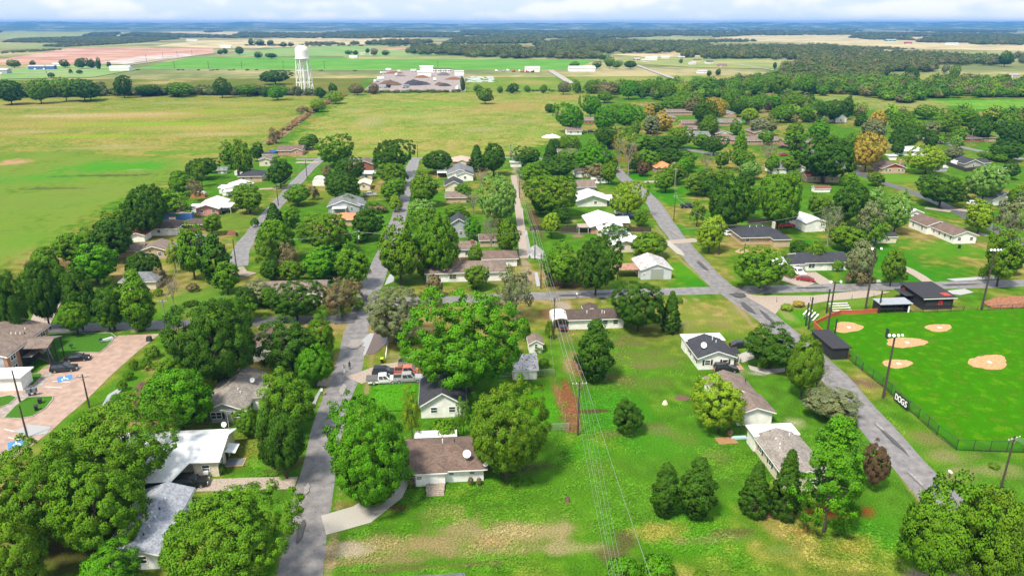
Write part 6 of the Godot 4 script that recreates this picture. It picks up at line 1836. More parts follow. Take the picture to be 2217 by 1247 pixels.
	for s in [-1, 1]:
		var l := MB.new()
		l.box(body[-2].x - .1, body[-2].x + .03, .62, .78, s * (hw - .34) - .16, s * (hw - .34) + .16)
		obj("headlight", l, mats.lamp_glass, r)
		l = MB.new()
		l.box(body[1].x - .03, body[1].x + .1, .72, .92, s * (hw - .3) - .14, s * (hw - .3) + .14)
		obj("tail_light", l, mats.sign_red, r)
		l = MB.new()
		l.box(cab[3].x - .35, cab[3].x - .15, cab[3].y + .08, cab[3].y + .24, s * (hw + .02) - .06, s * (hw + .02) + .1)
		obj("mirror", l, mats[key], r)
	for e in [[body[0].x - .06, body[0].x + .1], [body[-1].x - .1, body[-1].x + .06]]:
		var b := MB.new()
		b.box(e[0], e[1], .36, .56, -hw + .12, hw - .12)
		obj("bumper", b, mats.dark_trim if kind == "sedan" else mats.steel, r)
	return r

func build_vehicles() -> void:
	mat("paint_faded", L(.45, .14, .10), 0.7)
	car("suv", 139, 803, .12, "black", "black car in the bay nearest the flats stairs")
	car("sedan", 168, 780, .10, "black", "black sedan in the upper bay of the car park")
	car("suv", 415, 1052, .1, "black", "black car with red tail lights under the white carport at the lower left")
	var p := car("pickup", 893, 792, .03, "pewter", "pewter crew cab pickup with tools in its bed", "pickup truck", {"crew": true})
	var m := MB.new()
	m.box(-2.5, -1.5, 1.16, 1.6, -.6, .6, .15)
	obj("load", m, mats.black, p)
	car("suv", 833, 811, -.06, "navy", "dark blue old station wagon between the clay drive and the flatbed truck")
	car("flatbed", 830, 829, .03, "white", "white truck with a rusty flat bed nearest the street", "flatbed truck")
	car("pickup", 886, 811, .0, "faded", "faded red and white van behind the grey pickup", "van", {"crew": true})
	car("pickup", 884, 826, .05, "silver", "grey pickup behind the chain-link fence", "pickup truck", {"crew": true})
	car("sedan", 1217, 711, PI / 2 - .03, "black", "black car under the white arched carport")
	car("sedan", 1604, 751, .05, "black", "black car right of the white black-shuttered house")
	car("suv", 1572, 804, -.08, "black", "black van in front of the white black-shuttered house", "van")
	car("suv", 1729, 594, -PI / 2 + .2, "white", "white off-road car with a spare wheel by the charcoal roof")
	car("sedan", 1745, 608, -.55, "maroon", "dark red car at the end of the clay drive")
	car("pickup", 1703, 492, .0, "red", "bright red pickup truck beside the white metal garage", "pickup truck")
	car("suv", 1584, 510, .1, "white", "white car left of the tan black-roofed house")
	car("pickup", 1348, 464, .15, "white", "white pickup beside the pink brick white-roofed house", "pickup truck")
	car("sedan", 1357, 471, .1, "blue", "blue sedan in front of the white pickup by the white roofs")
	car("pickup", 1490, 450, .0, "black", "black pickup on the pale drive by the green lawn", "pickup truck")
	car("pickup", 801, 425, .05, "silver", "silver pickup parked left of the long street", "pickup truck", {"crew": true})
	car("pickup", 818, 377, .1, "white", "white pickup near the red brick house", "pickup truck")
	car("suv", 668, 326, .0, "navy", "dark car beside the pink brick house by the hedge")
	car("suv", 485, 460, .2, "black", "black car beside the porch of the pink house")
	car("sedan", 770, 595, .5, "black", "black car under the dark tree by the long street")
	car("suv", 1863, 362, .1, "white", "white van under the golden tree at the right", "van")
	car("pickup", 2008, 307, .1, "black", "dark pickup on the short street at the upper right", "pickup truck")
	car("suv", 2108, 444, .1, "white", "white car beside the big round tree at the right")
	car("suv", 1280, 287, .1, "black", "dark car before the house between the tall trees")
	car("suv", 1697, 338, .2, "maroon", "dark red pickup by the white grey-hipped house")
	car("sedan", 1695, 320, .1, "navy", "dark car in the brick flats yard")
	camper(1279, 399, "white camper trailer with dark windows by the grey house")
	camper(2165, 378, "white camper trailer at the right edge by the bright tree")
	m = MB.new()

func camper(px: float, py: float, label: String) -> void:
	var o := thing("camper_trailer", g(px, py), .02, label, "camper trailer")
	var V := func(x: float, y: float) -> Vector2: return Vector2(x, y)
	obj("body", extrude([V.call(0, .5), V.call(-.05, 2.9), V.call(.1, 3.05), V.call(7.6, 3.05), V.call(8.2, 2.2), V.call(7.9, .6)], 1.25, .06), mats.trim, o)
	for k in 4:
		var m := MB.new()
		m.box(1.0 + k * 1.7, 1.9 + k * 1.7, 1.6, 2.3, 1.235, 1.262)
		obj("window", m, mats.glass, o)
	var m := MB.new()
	m.box(3.6, 4.2, .6, 2.5, 1.24, 1.265)
	obj("door", m, mats.grey, o)
	m = MB.new()
	m.box(3.2, 4.1, 3.06, 3.3, -.4, .4, .1)
	obj("roof_unit", m, mats.trim, o)
	for x in [3.2, 4.1]:
		for s in [-1, 1]: wheel(o, x, s * 1.05, .34, .22)
	m = MB.new()
	m.bar(Vector3(7.9, .6, .5), Vector3(9.2, .6, 0), .1); m.bar(Vector3(7.9, .6, -.5), Vector3(9.2, .6, 0), .1)
	obj("hitch", m, mats.dark_trim, o)

# ---- poles and wires
var tops := {}

func pole(id: String, px: float, py: float, h: float, arm: float, label: String, pale := false, turn := 0.0, drum := false) -> void:
	var o := thing("utility_pole", g(px, py), turn, label, "utility pole", "utility poles along the streets")
	var m := MB.new()
	m.tube(PackedVector3Array([Vector3.ZERO, Vector3(0, h, 0)]), PackedFloat32Array([.17, .11]), 8)
	obj("shaft", m, mats.pole_pale if pale else mats.pole_wood, o)
	if arm > 0.0:
		m = MB.new()
		m.bar(Vector3(-arm, h - .5, 0), Vector3(arm, h - .5, 0), .12, .14)
		m.bar(Vector3(-arm * .5, h - .5, .09), Vector3(0, h - 1.2, .13), .05); m.bar(Vector3(arm * .5, h - .5, .09), Vector3(0, h - 1.2, .13), .05)
		obj("crossarm", m, mats.pole_pale, o)
		for s in [-1.0, -.45, .45, 1.0]:
			m = MB.new()
			m.lathe(Vector3(s * arm * .95, h - .43, 0), [Vector2(.03, 0), Vector2(.07, .04), Vector2(.05, .16), Vector2(0, .2)], 6)
			obj("insulator", m, mats.lamp_glass, o)
	if drum:
		m = MB.new()
		m.lathe(Vector3(.32, h - 2.6, 0), [Vector2(0, 0), Vector2(.24, 0), Vector2(.26, .9), Vector2(0, .98)], 10)
		obj("transformer", m, mats.barn_metal, o)
	tops[id] = [o, h, arm]

func wire(a: String, b: String, offs: Array, drop: float, label: String, sag := .025) -> void:
	var A: Node3D = tops[a][0]; var B: Node3D = tops[b][0]
	for s in offs:
		var p: Vector3 = A.to_global(Vector3(s * float(tops[a][2]), float(tops[a][1]) - .3 - drop, 0)); var q: Vector3 = B.to_global(Vector3(s * float(tops[b][2]), float(tops[b][1]) - .3 - drop, 0))
		cable(p, q, sag, label)

func cable(p: Vector3, q: Vector3, sag: float, label: String, r := .026) -> void:
	var pts := PackedVector3Array(); var rad := PackedFloat32Array()
	var L0 := p.distance_to(q)
	for k in 13:
		var t := k / 12.0
		pts.append(p.lerp(q, t) - Vector3.UP * L0 * sag * 4.0 * t * (1 - t)); rad.append(r)
	var m := MB.new()
	m.tube(pts, rad, 4, false)
	tag(obj("power_line", m, mats.wire), label, "power line", "power lines between the poles")

func lamp_pole(px: float, py: float, h: float, label: String, pale := false, heads := 4, turn := 0.0) -> void:
	var o := thing("floodlight_pole", g(px, py), turn, label, "floodlight pole", "floodlight poles round the ball field")
	var m := MB.new()
	m.tube(PackedVector3Array([Vector3.ZERO, Vector3(0, h, 0)]), PackedFloat32Array([.24, .15]), 8)
	obj("shaft", m, mats.pole_pale if pale else mats.pole_wood, o)
	m = MB.new()
	m.bar(Vector3(-1.1, h - .3, 0), Vector3(1.1, h - .3, 0), .12)
	obj("crossarm", m, mats.pole_wood, o)
	for k in heads:
		m = MB.new()
		m.lathe(Vector3.ZERO, [Vector2(0, 0), Vector2(.12, .02), Vector2(.25, .25), Vector2(.27, .36), Vector2(0, .34)], 10)
		var l := obj("floodlight", m, mats.lamp_glass, o)
		l.position = Vector3(-1.0 + 2.0 * k / maxf(1, heads - 1), h - .1, .15)
		l.rotation_degrees = Vector3(58, 30 * (k - heads / 2.0), 0)

func build_poles() -> void:
	# the line over the middle lots
	pole("m1", 1251, 943, 10.0, 1.15, "dark utility pole with a crossarm standing in the clay strip on the middle lawn")
	pole("m2", 1199, 735, 9.5, 1.0, "dark utility pole beside the white arched carport")
	pole("m3", 1171, 626, 9.5, 1.0, "dark utility pole at the mouth of the alley")
	pole("m4", 1158, 562, 9.0, .9, "utility pole beside the wide alley puddle")
	pole("m5", 1125, 430, 9.5, .9, "utility pole half way up the alley")
	pole("m6", 1106, 352, 9.0, .9, "utility pole at the top of the alley by the hay field")
	var end := g(1296, 1300)
	var a: Vector3 = (tops.m1[0] as Node3D).position
	for s in [[-1.0, "leftmost"], [-.45, "second from the left"], [.45, "fourth from the left"], [1.0, "rightmost"], [.1, "middle"]]:
		cable(Vector3(a.x + s[0] * 1.1, 9.6 if s[0] != .1 else 8.4, a.z), Vector3(end.x + s[0] * .7, 9.8 if s[0] != .1 else 9.0, end.z + 8), .012, s[1] + " of the five power lines running down over the front lawn", .013)
	cable(a + Vector3(1.1, 9.6, 0), g(1362, 1290) + Vector3(0, 9.5, 8), .012, "single power line spreading to the right over the front lawn")
	for q in [["m1", "m2", "from the lawn pole to the carport pole"], ["m2", "m3", "from the carport pole to the mouth of the alley"], ["m3", "m4", "over the puddles at the mouth of the alley"], ["m4", "m5", "over the clay tracks half way up the alley"], ["m5", "m6", "from half way up the alley to the hay field"]]:
		for s in [[-1.0, "leftmost"], [-.45, "second"], [.45, "third"], [1.0, "rightmost"]]: wire(q[0], q[1], [s[0]], 0.0, s[1] + " upper power line " + q[2])
		wire(q[0], q[1], [0.1], 1.8, "lower single power line " + q[2])
	# others
	pole("l1", 362, 722, 8.0, .9, "pale utility pole with a crossarm by the dark cross street", true)
	pole("l2", 192, 882, 6.5, 1.15, "pole with a white crossarm between the car park and the ditch", false, .1)
	pole("l3", 58, 948, 6.0, 0, "thin brown pole in the car park puddle")
	pole("l4", 42, 872, 6.5, 0, "thin dark pole beside the group mailboxes")
	pole("s1", 512, 586, 9.0, 0, "dark pole at the end of the second street by the clay lawn")
	pole("s2", 410, 586, 9.0, .8, "dark pole before the leaning tree on the left lawn")
	pole("s3", 602, 445, 8.0, 0, "dark pole halfway up the second street")
	pole("s4", 664, 385, 8.0, .7, "dark pole beside the white rounded shed")
	pole("s5", 391, 462, 7.0, 0, "pole behind the blue container")
	pole("s6", 549, 372, 8.0, 0, "thin pale pole by the tan dark-roofed house", true)
	pole("c1", 777, 556, 8.0, .6, "dark pole with a transformer beside the long street", false, 0.0, true)
	pole("c2", 904, 340, 7.0, 0, "pole at the end of the long street by the hay field")
	pole("r1", 1459, 478, 9.0, .6, "dark pole left of the black pickup on the green lawn")
	pole("r2", 1556, 552, 9.5, .8, "dark pole before the tan black-roofed house")
	pole("r3", 1610, 567, 5.5, 0, "short dark post on the lawn before the branch heap")
	pole("r4", 1461, 405, 8.0, .5, "pale pole beside the round tree on the green lawn", true)
	pole("r5", 1822, 490, 8.0, .6, "pale pole among the bare trees behind the white metal garage", true)
	pole("r6", 2101, 318, 10.0, .9, "tall pale pole with a crossarm by the upper right street", true)
	pole("r7", 2168, 1060, 9.0, 1.2, "dark utility pole with white insulators at the right edge below the outfield", false, .3)
	pole("r8", 1337, 606, 5.0, 0, "thin leaning post by the carport of the metal barn")
	pole("r9", 1926, 338, 5.0, .5, "white pole beside the small white box shed", true)
	for q in [["s1", "s2", "thin line across the left lawn"], ["s1", "s3", "thin line along the second street"], ["s3", "s4", "thin line along the upper second street"], ["c1", "s1", "long thin line crossing the hidden houses"], ["m4", "c1", "long thin line crossing the long street"], ["r1", "r2", "thin line beside the grey street"], ["l1", "s2", "thin line over the left lawn to the cross street"], ["m4", "r2", "long thin line over the green lawns"], ["r2", "r5", "thin line above the black roofed house"], ["r1", "r4", "thin line over the bright green lawn"]]:
		for s in [-.3, .3]: wire(q[0], q[1], [s], 0.2, q[2] + (", left strand" if s < 0 else ", right strand"))
	for s in 4:
		cable((tops.r7[0] as Node3D).position + Vector3(.4 * s, 8.6, 0), g(2330, 1170 + s * 6) + Vector3.UP * 9.0, .015, ["first", "second", "third", "fourth"][s] + " strand from the left leaving the dark pole at the right edge")
	# ball field
	lamp_pole(1913, 862, 12.5, "dark floodlight pole standing at the outfield fence by the black sign", false, 4)
	lamp_pole(1874, 674, 15.5, "tall brown pole behind the open grey-roofed dugout", false, 2)
	lamp_pole(2126, 672, 15.0, "tall brown floodlight pole at the right with white lamps", false, 4)
	lamp_pole(1790, 732, 13.0, "tall dark pole at the corner of the orange wall and the black dugout", false, 2)
	for q in [[1745, 706, 5.6, "left one of two dark posts left of the orange wall"], [1751, 713, 7.6, "right one of two dark posts left of the orange wall"], [1790, 678, 6.0, "dark post behind the angled bleachers"], [1903, 678, 5.6, "dark post at the open dugout's left end"], [1807, 731, 4.4, "short dark post on the black dugout's corner"]]:
		var m := MB.new()
		m.tube(PackedVector3Array([Vector3.ZERO, Vector3(0, q[2], 0)]), PackedFloat32Array([.19, .17]), 8)
		var o := obj("netting_post", m, mats.dark_trim)
		tag(o, q[3], "post", "posts behind home plate")
		o.position = g(q[0], q[1])
	# small far poles along the lane and the crop
	for q in [[316, 133], [352, 127], [383, 123], [415, 121], [377, 148], [451, 149], [523, 150], [613, 149], [702, 149], [948, 150], [99, 159]]:
		var m := MB.new()
		m.tube(PackedVector3Array([Vector3.ZERO, Vector3(0, 11, 0)]), PackedFloat32Array([.3, .25]), 6)
		m.bar(Vector3(-1.2, 10.4, 0), Vector3(1.2, 10.4, 0), .25)
		var o := obj("far_pole", m, mats.pole_wood)
		tag(o, {316: "far pole on the lane nearest the white barn", 352: "far pole on the lane, second past the white barn", 383: "far pole on the lane by the pale end of the red field", 415: "far pole on the lane where the red field ends", 377: "far pole at the left end of the bright green crop", 451: "far pole along the crop, second from its left end", 523: "far pole along the crop, third from its left end", 613: "far pole along the crop just left of the water tower", 702: "far pole along the crop just right of the water tower", 948: "far pole along the crop above the scrapyard", 99: "far pole beside the long open blue barn"}[q[0]], "utility pole", "far poles along the crop and the lane")
		o.position = g(q[0], q[1])

# ---- two people walking on the street: one field of blended limbs, meshed as surface nets
func net_body(bones: Array, cell: float, lo: Vector3, hi: Vector3) -> ArrayMesh:
	var nx := int((hi.x - lo.x) / cell) + 1; var ny := int((hi.y - lo.y) / cell) + 1; var nz := int((hi.z - lo.z) / cell) + 1
	var d := PackedFloat32Array()
	d.resize(nx * ny * nz)
	for z in nz:
		for y in ny:
			for x in nx:
				var p := lo + Vector3(x, y, z) * cell
				var acc := 9.0
				for b in bones:
					var a: Vector3 = b[0]; var e: Vector3 = b[1] - a
					var t := clampf((p - a).dot(e) / maxf(e.length_squared(), 1e-6), 0, 1)
					var dd := (p - a - e * t).length() - lerpf(b[2], b[3], t)
					var h := clampf(.5 + .5 * (acc - dd) / .05, 0, 1)
					acc = lerpf(acc, dd, h) - .05 * h * (1 - h)
				d[(z * ny + y) * nx + x] = acc
	var vert := {}
	var st := SurfaceTool.new()
	st.begin(Mesh.PRIMITIVE_TRIANGLES)
	var cnt := 0
	for z in nz - 1:
		for y in ny - 1:
			for x in nx - 1:
				var sum := Vector3.ZERO; var m := 0
				for e in [[0, 1], [2, 3], [4, 5], [6, 7], [0, 2], [1, 3], [4, 6], [5, 7], [0, 4], [1, 5], [2, 6], [3, 7]]:
					var i: int = e[0]; var j: int = e[1]
					var va := d[((z + (i >> 2)) * ny + y + ((i >> 1) & 1)) * nx + x + (i & 1)]
					var vb := d[((z + (j >> 2)) * ny + y + ((j >> 1) & 1)) * nx + x + (j & 1)]
					if (va < 0) != (vb < 0):
						var t := va / (va - vb)
						sum += Vector3(i & 1, (i >> 1) & 1, i >> 2).lerp(Vector3(j & 1, (j >> 1) & 1, j >> 2), t); m += 1
				if m > 0:
					vert[(z * ny + y) * nx + x] = cnt
					cnt += 1
					st.add_vertex(lo + (Vector3(x, y, z) + sum / m) * cell)
	var step := [1, nx, nx * ny]
	for z in range(1, nz - 1):
		for y in range(1, ny - 1):
			for x in range(1, nx - 1):
				var i := (z * ny + y) * nx + x
				for ax in 3:
					var s0 := d[i]; var s1 := d[i + step[ax]]
					if (s0 < 0) == (s1 < 0): continue
					var u: int = step[(ax + 1) % 3]; var v: int = step[(ax + 2) % 3]
					var q := [i, i - u, i - u - v, i - v]
					if not (vert.has(q[0]) and vert.has(q[1]) and vert.has(q[2]) and vert.has(q[3])): continue
					var order := [0, 2, 1, 0, 3, 2] if s0 < 0 else [0, 1, 2, 0, 2, 3]
					for o in order: st.add_index(vert[q[o]])
	st.generate_normals()
	return st.commit()

func build_people() -> void:
	mat("skin", L(.38, .20, .13), 0.6); mat("hair", L(.015, .011, .01), 0.6); mat("white_cloth", L(.72, .71, .70), 0.9); mat("dark_cloth", L(.018, .018, .022), 0.9)
	for q in [[745, 807, "white_cloth", "person in white trousers with long dark hair walking on the wet street", 1.66], [757, 800, "dark_cloth", "person in dark clothes walking slightly ahead on the wet street", 1.78]]:
		var k: float = q[4] / 1.75
		var V := func(x: float, y: float, z: float) -> Vector3: return Vector3(x, y, z) * k
		var o := thing("person", g(q[0], q[1]), .15, q[3], "person", "people walking on the street")
		var bones := [[V.call(0, .95, 0), V.call(0, 1.12, 0), .13, .12], [V.call(0, 1.12, 0), V.call(0, 1.38, .01), .12, .14], [V.call(-.15, 1.42, 0), V.call(.15, 1.42, 0), .065, .065], [V.call(0, 1.4, 0), V.call(0, 1.55, -.01), .055, .05],
			[V.call(-.09, .92, 0), V.call(-.10, .50, -.10), .085, .06], [V.call(-.10, .50, -.10), V.call(-.10, .08, .02), .058, .04], [V.call(-.10, .05, .03), V.call(-.11, .04, -.14), .045, .035],
			[V.call(.09, .92, 0), V.call(.10, .50, .06), .085, .06], [V.call(.10, .50, .06), V.call(.10, .10, .24), .058, .04], [V.call(.10, .06, .26), V.call(.11, .04, .12), .045, .035],
			[V.call(-.19, 1.41, 0), V.call(-.25, 1.14, .07), .05, .04], [V.call(-.25, 1.14, .07), V.call(-.24, .9, -.03), .038, .028], [V.call(.19, 1.41, 0), V.call(.25, 1.14, -.05), .05, .04], [V.call(.25, 1.14, -.05), V.call(.24, .92, -.16), .038, .028],
			[V.call(0, 1.63, -.01), V.call(0, 1.68, 0), .095, .1]]
		for s in [[-1, V.call(-.24, .9, -.03)], [1, V.call(.24, .92, -.16)]]:      # palm, four fingers, thumb
			var w: Vector3 = s[1]
			bones.append([w, w + V.call(0, -.08, -.01), .026, .024])
			for f in 4: bones.append([w + V.call(0, -.08, -.025 + f * .016), w + V.call(s[0] * -.012, -.15 - [.0, .012, .008, -.01][f], -.03 + f * .016), .009, .008])
			bones.append([w + V.call(0, -.03, -.025), w + V.call(s[0] * -.01, -.09, -.05), .010, .008])
		obj("body", net_body(bones, .028, V.call(-.42, -.02, -.36), V.call(.42, 1.86, .40)), mats[q[2]], o)
		var hm := MB.new()
		hm.ball(V.call(0, 1.66, -.015), V.call(.088, .115, .098), 8, 12)
		hm.ball(V.call(0, 1.645, -.115), V.call(.016, .022, .02), 4, 6)
		for s in [-1, 1]: hm.ball(V.call(s * .09, 1.655, 0), V.call(.014, .03, .02), 4, 6)
		obj("head", hm, mats.skin, o)
		hm = MB.new()
		hm.ball(V.call(0, 1.69, .015), V.call(.108, .112, .11), 6, 10)
		if q[2] == "white_cloth": hm.ball(V.call(0, 1.5, .10), V.call(.10, .2, .05), 6, 8)
		obj("hair", hm, mats.hair, o)
		if q[2] == "white_cloth":
			hm = MB.new()
			hm.lathe(Vector3.ZERO, [Vector2(.15, .98) * k, Vector2(.17, 1.15) * k, Vector2(.2, 1.36) * k, Vector2(.17, 1.46) * k, Vector2(.07, 1.5) * k], 12)
			for i in hm.v.size(): hm.v[i].z *= .8
			obj("shirt", hm, mats.dark_cloth, o)

# ---- trees
var crowns := {}
var trunks := {}
const KINDS := {"r": [4.5, 10.0, "leafy_tree", "round tree"], "b": [8.0, 13.0, "leafy_tree", "broad tree"], "t": [3.0, 11.0, "leafy_tree", "tall narrow tree"], "c": [2.4, 7.0, "conifer", "conifer"], "p": [4.5, 13.0, "pine_tree", "pine"], "s": [4.5, 9.0, "thin_tree", "thin-leaved tree"], "n": [4.0, 8.5, "bare_tree", "nearly leafless tree"], "u": [1.6, 2.3, "bush", "bush"]}
const COUNT := {"r": 6, "b": 3, "t": 2, "c": 2, "p": 1, "s": 3, "n": 2, "u": 2}
const TINT := {"B": ["bright green", Color(.080, .255, .005)], "M": ["green", Color(.100, .235, .008)], "D": ["dark green", Color(.048, .128, .007)], "O": ["olive green", Color(.108, .222, .009)], "Y": ["yellow-green", Color(.21, .35, .015)], "G": ["golden yellow", Color(.40, .31, .05)], "E": ["grey-green", Color(.17, .21, .09)], "N": ["brownish", Color(.19, .165, .075)], "A": ["dark reddish brown", Color(.125, .085, .042)], "L": ["light green", Color(.17, .34, .06)]}

func leaf(v: PackedVector3Array, n: PackedVector3Array, c: PackedColorArray, at: Vector3, out: Vector3, size: float, col: Color, r: RandomNumberGenerator) -> void:
	var d := (out + Vector3(r.randf_range(-1, 1), r.randf_range(-.7, 1.1), r.randf_range(-1, 1)) * .9).normalized()
	var s := d.cross(Vector3(r.randf_range(-1, 1), r.randf_range(-1, 1), r.randf_range(-1, 1))).normalized()
	var t := d.cross(s)
	s *= size * r.randf_range(.35, .6)
	t *= size * r.randf_range(.5, .8)
	var nn := (out * .8 + d * .5).normalized()
	var k := r.randf_range(.72, 1.22)
	var cc := Color(col.r * k * r.randf_range(.9, 1.3), col.g * k, col.b * k)
	if d.dot(nn) < 0.0: s = -s
	for p in [at - t, at + t, at + s, at - t, at - s, at + t]:
		v.append(p); n.append(nn); c.append(cc)

func crown(kind: String, variant: int, low := false, fine := false) -> ArrayMesh:
	var key := "%s%d%s%s" % [kind, variant, low, fine]
	if crowns.has(key): return crowns[key]
	var r := RandomNumberGenerator.new()
	r.seed = hash(kind) + variant * 977
	var R: float = KINDS[kind][0]; var H: float = KINDS[kind][1]
	var v := PackedVector3Array(); var n := PackedVector3Array(); var c := PackedColorArray()
	var clumps := []     # centre, radius, leaves, leaf size
	match kind:
		"r", "b":
			var cnt := 170 if kind == "r" else 420
			var lobes := []
			for i in 9 if kind == "r" else 14:
				var a := r.randf() * TAU
				var e := r.randf_range(-.5, 1.3)
				lobes.append(Vector3(cos(a) * cos(e), sin(e), sin(a) * cos(e)))
			for i in cnt:
				var y := 1.0 - 2.0 * (i + .5) / cnt
				var a := i * 2.39996 + r.randf() * .5
				var d := Vector3(sqrt(1 - y * y) * cos(a), y, sqrt(1 - y * y) * sin(a))
				var f := .70
				for l in lobes: f += .21 * pow(maxf(0.0, d.dot(l)), 6.0)
				f += r.randf_range(-.12, .10)
				if d.y < -.55: f *= .92
				if i % 6 == 0: f *= .62
				var ctr := Vector3(d.x * R * f, H * .52 + d.y * H * .44 * f, d.z * R * f)
				var rad := r.randf_range(.5, 1.15)
				clumps.append([ctr, rad, int(52 * rad * rad) + 26, r.randf_range(.26, .42)])
		"t":
			for i in 80:
				var y := (i + .5) / 80.0
				var a := i * 2.39996 + r.randf() * .6
				var f := sin(pow(y, .75) * PI * .96 + .1) * r.randf_range(.62, 1.0)
				clumps.append([Vector3(cos(a) * R * f * .85, H * (.08 + .87 * y), sin(a) * R * f * .85), r.randf_range(.6, 1.1), 75, r.randf_range(.32, .46)])
		"c":
			for i in 120:
				var y := (i + .5) / 120.0
				var a := i * 2.39996 + r.randf() * .4
				var f := (1.0 - pow(y, 1.5)) * r.randf_range(.7, 1.0) * minf(1.0, .6 + y * 3.0)
				clumps.append([Vector3(cos(a) * R * f * .9, H * (.04 + .93 * y), sin(a) * R * f * .9), r.randf_range(.32, .55), 46, r.randf_range(.2, .32)])
		"p":
			for i in 120:
				var y := (i + .5) / 120.0
				var a := i * 2.39996 + r.randf() * .7
				var f := (1.0 - pow(y, 2.2) * .85) * r.randf_range(.35, 1.0)
				clumps.append([Vector3(cos(a) * R * f * .9, H * (.12 + .86 * y), sin(a) * R * f * .9), r.randf_range(.45, .85), 60, r.randf_range(.24, .36)])
		"s":
			for i in 62:
				var y := 1.0 - 1.8 * (i + .5) / 62.0
				var a := r.randf() * TAU
				var f := r.randf_range(.45, 1.0)
				var q := sqrt(maxf(0, 1 - y * y))
				clumps.append([Vector3(q * cos(a) * R * f * .9, H * .55 + y * H * .42 * f, q * sin(a) * R * f * .9), r.randf_range(.6, 1.2), 42, r.randf_range(.26, .42)])
		"n":
			for i in 46:
				var y := 1.0 - 1.7 * (i + .5) / 46.0
				var a := r.randf() * TAU
				var f := r.randf_range(.5, 1.0)
				var q := sqrt(maxf(0, 1 - y * y))
				clumps.append([Vector3(q * cos(a) * R * f * .9, H * .55 + y * H * .40 * f, q * sin(a) * R * f * .9), r.randf_range(.7, 1.2), 12, r.randf_range(.16, .28)])
		"u":
			for i in 30:
				var y := 1.0 - 1.3 * (i + .5) / 30.0
				var a := i * 2.39996 + r.randf()
				var q := sqrt(1 - y * y)
				var f := r.randf_range(.7, 1.0)
				clumps.append([Vector3(q * cos(a) * R * f * .8, H * .42 + y * H * .48 * f, q * sin(a) * R * f * .8), r.randf_range(.3, .6), 44, r.randf_range(.16, .26)])
	var mid := Vector3(0, H * .5, 0)
	for q in clumps:
		var ctr: Vector3 = q[0]; var rad: float = q[1]
		var k := r.randf_range(.78, 1.24)
		var col := Color(k * r.randf_range(.88, 1.2), k, k * r.randf_range(.8, 1.2))
		var outw := ((ctr - mid) / Vector3(R, H * .45, R)).normalized()
		var cnt: int = q[2]
		var sz: float = q[3]
		if fine:
			cnt = int(cnt * 2.3); sz *= .64
		if low:
			cnt = maxi(3, cnt / 9); sz *= 2.6
		for i in cnt:
			var d := Vector3(r.randfn(), r.randfn() * .9 + .25, r.randfn()).normalized()
			if d.dot(outw) < -.35: d = -d
			leaf(v, n, c, ctr + d * Vector3(rad, rad * .72, rad) * r.randf_range(.45, 1.12), (d * .75 + outw * .45).normalized(), sz, col, r)
	var m := ArrayMesh.new()
	var arr := []
	arr.resize(Mesh.ARRAY_MAX)
	arr[Mesh.ARRAY_VERTEX] = v; arr[Mesh.ARRAY_NORMAL] = n; arr[Mesh.ARRAY_COLOR] = c
	m.add_surface_from_arrays(Mesh.PRIMITIVE_TRIANGLES, arr)
	crowns[key] = m
	return m

func branch(mb: MB, p: Vector3, d: Vector3, len: float, rad: float, depth: int, r: RandomNumberGenerator) -> void:
	var q := p + d * len * .5 + Vector3(r.randf_range(-1, 1), 0, r.randf_range(-1, 1)) * len * .08
	var e := p + d * len
	mb.tube(PackedVector3Array([p, q, e]), PackedFloat32Array([rad, rad * .8, rad * .55]), 5 if depth > 1 else 4, false)
	if depth <= 0: return
	for k in 3 if depth > 1 else 4:
		var nd := (d + Vector3(r.randf_range(-1, 1), r.randf_range(-.1, .7), r.randf_range(-1, 1)) * .85).normalized()
		branch(mb, p.lerp(e, r.randf_range(.55, 1.0)), nd, len * r.randf_range(.55, .75), rad * .5, depth - 1, r)

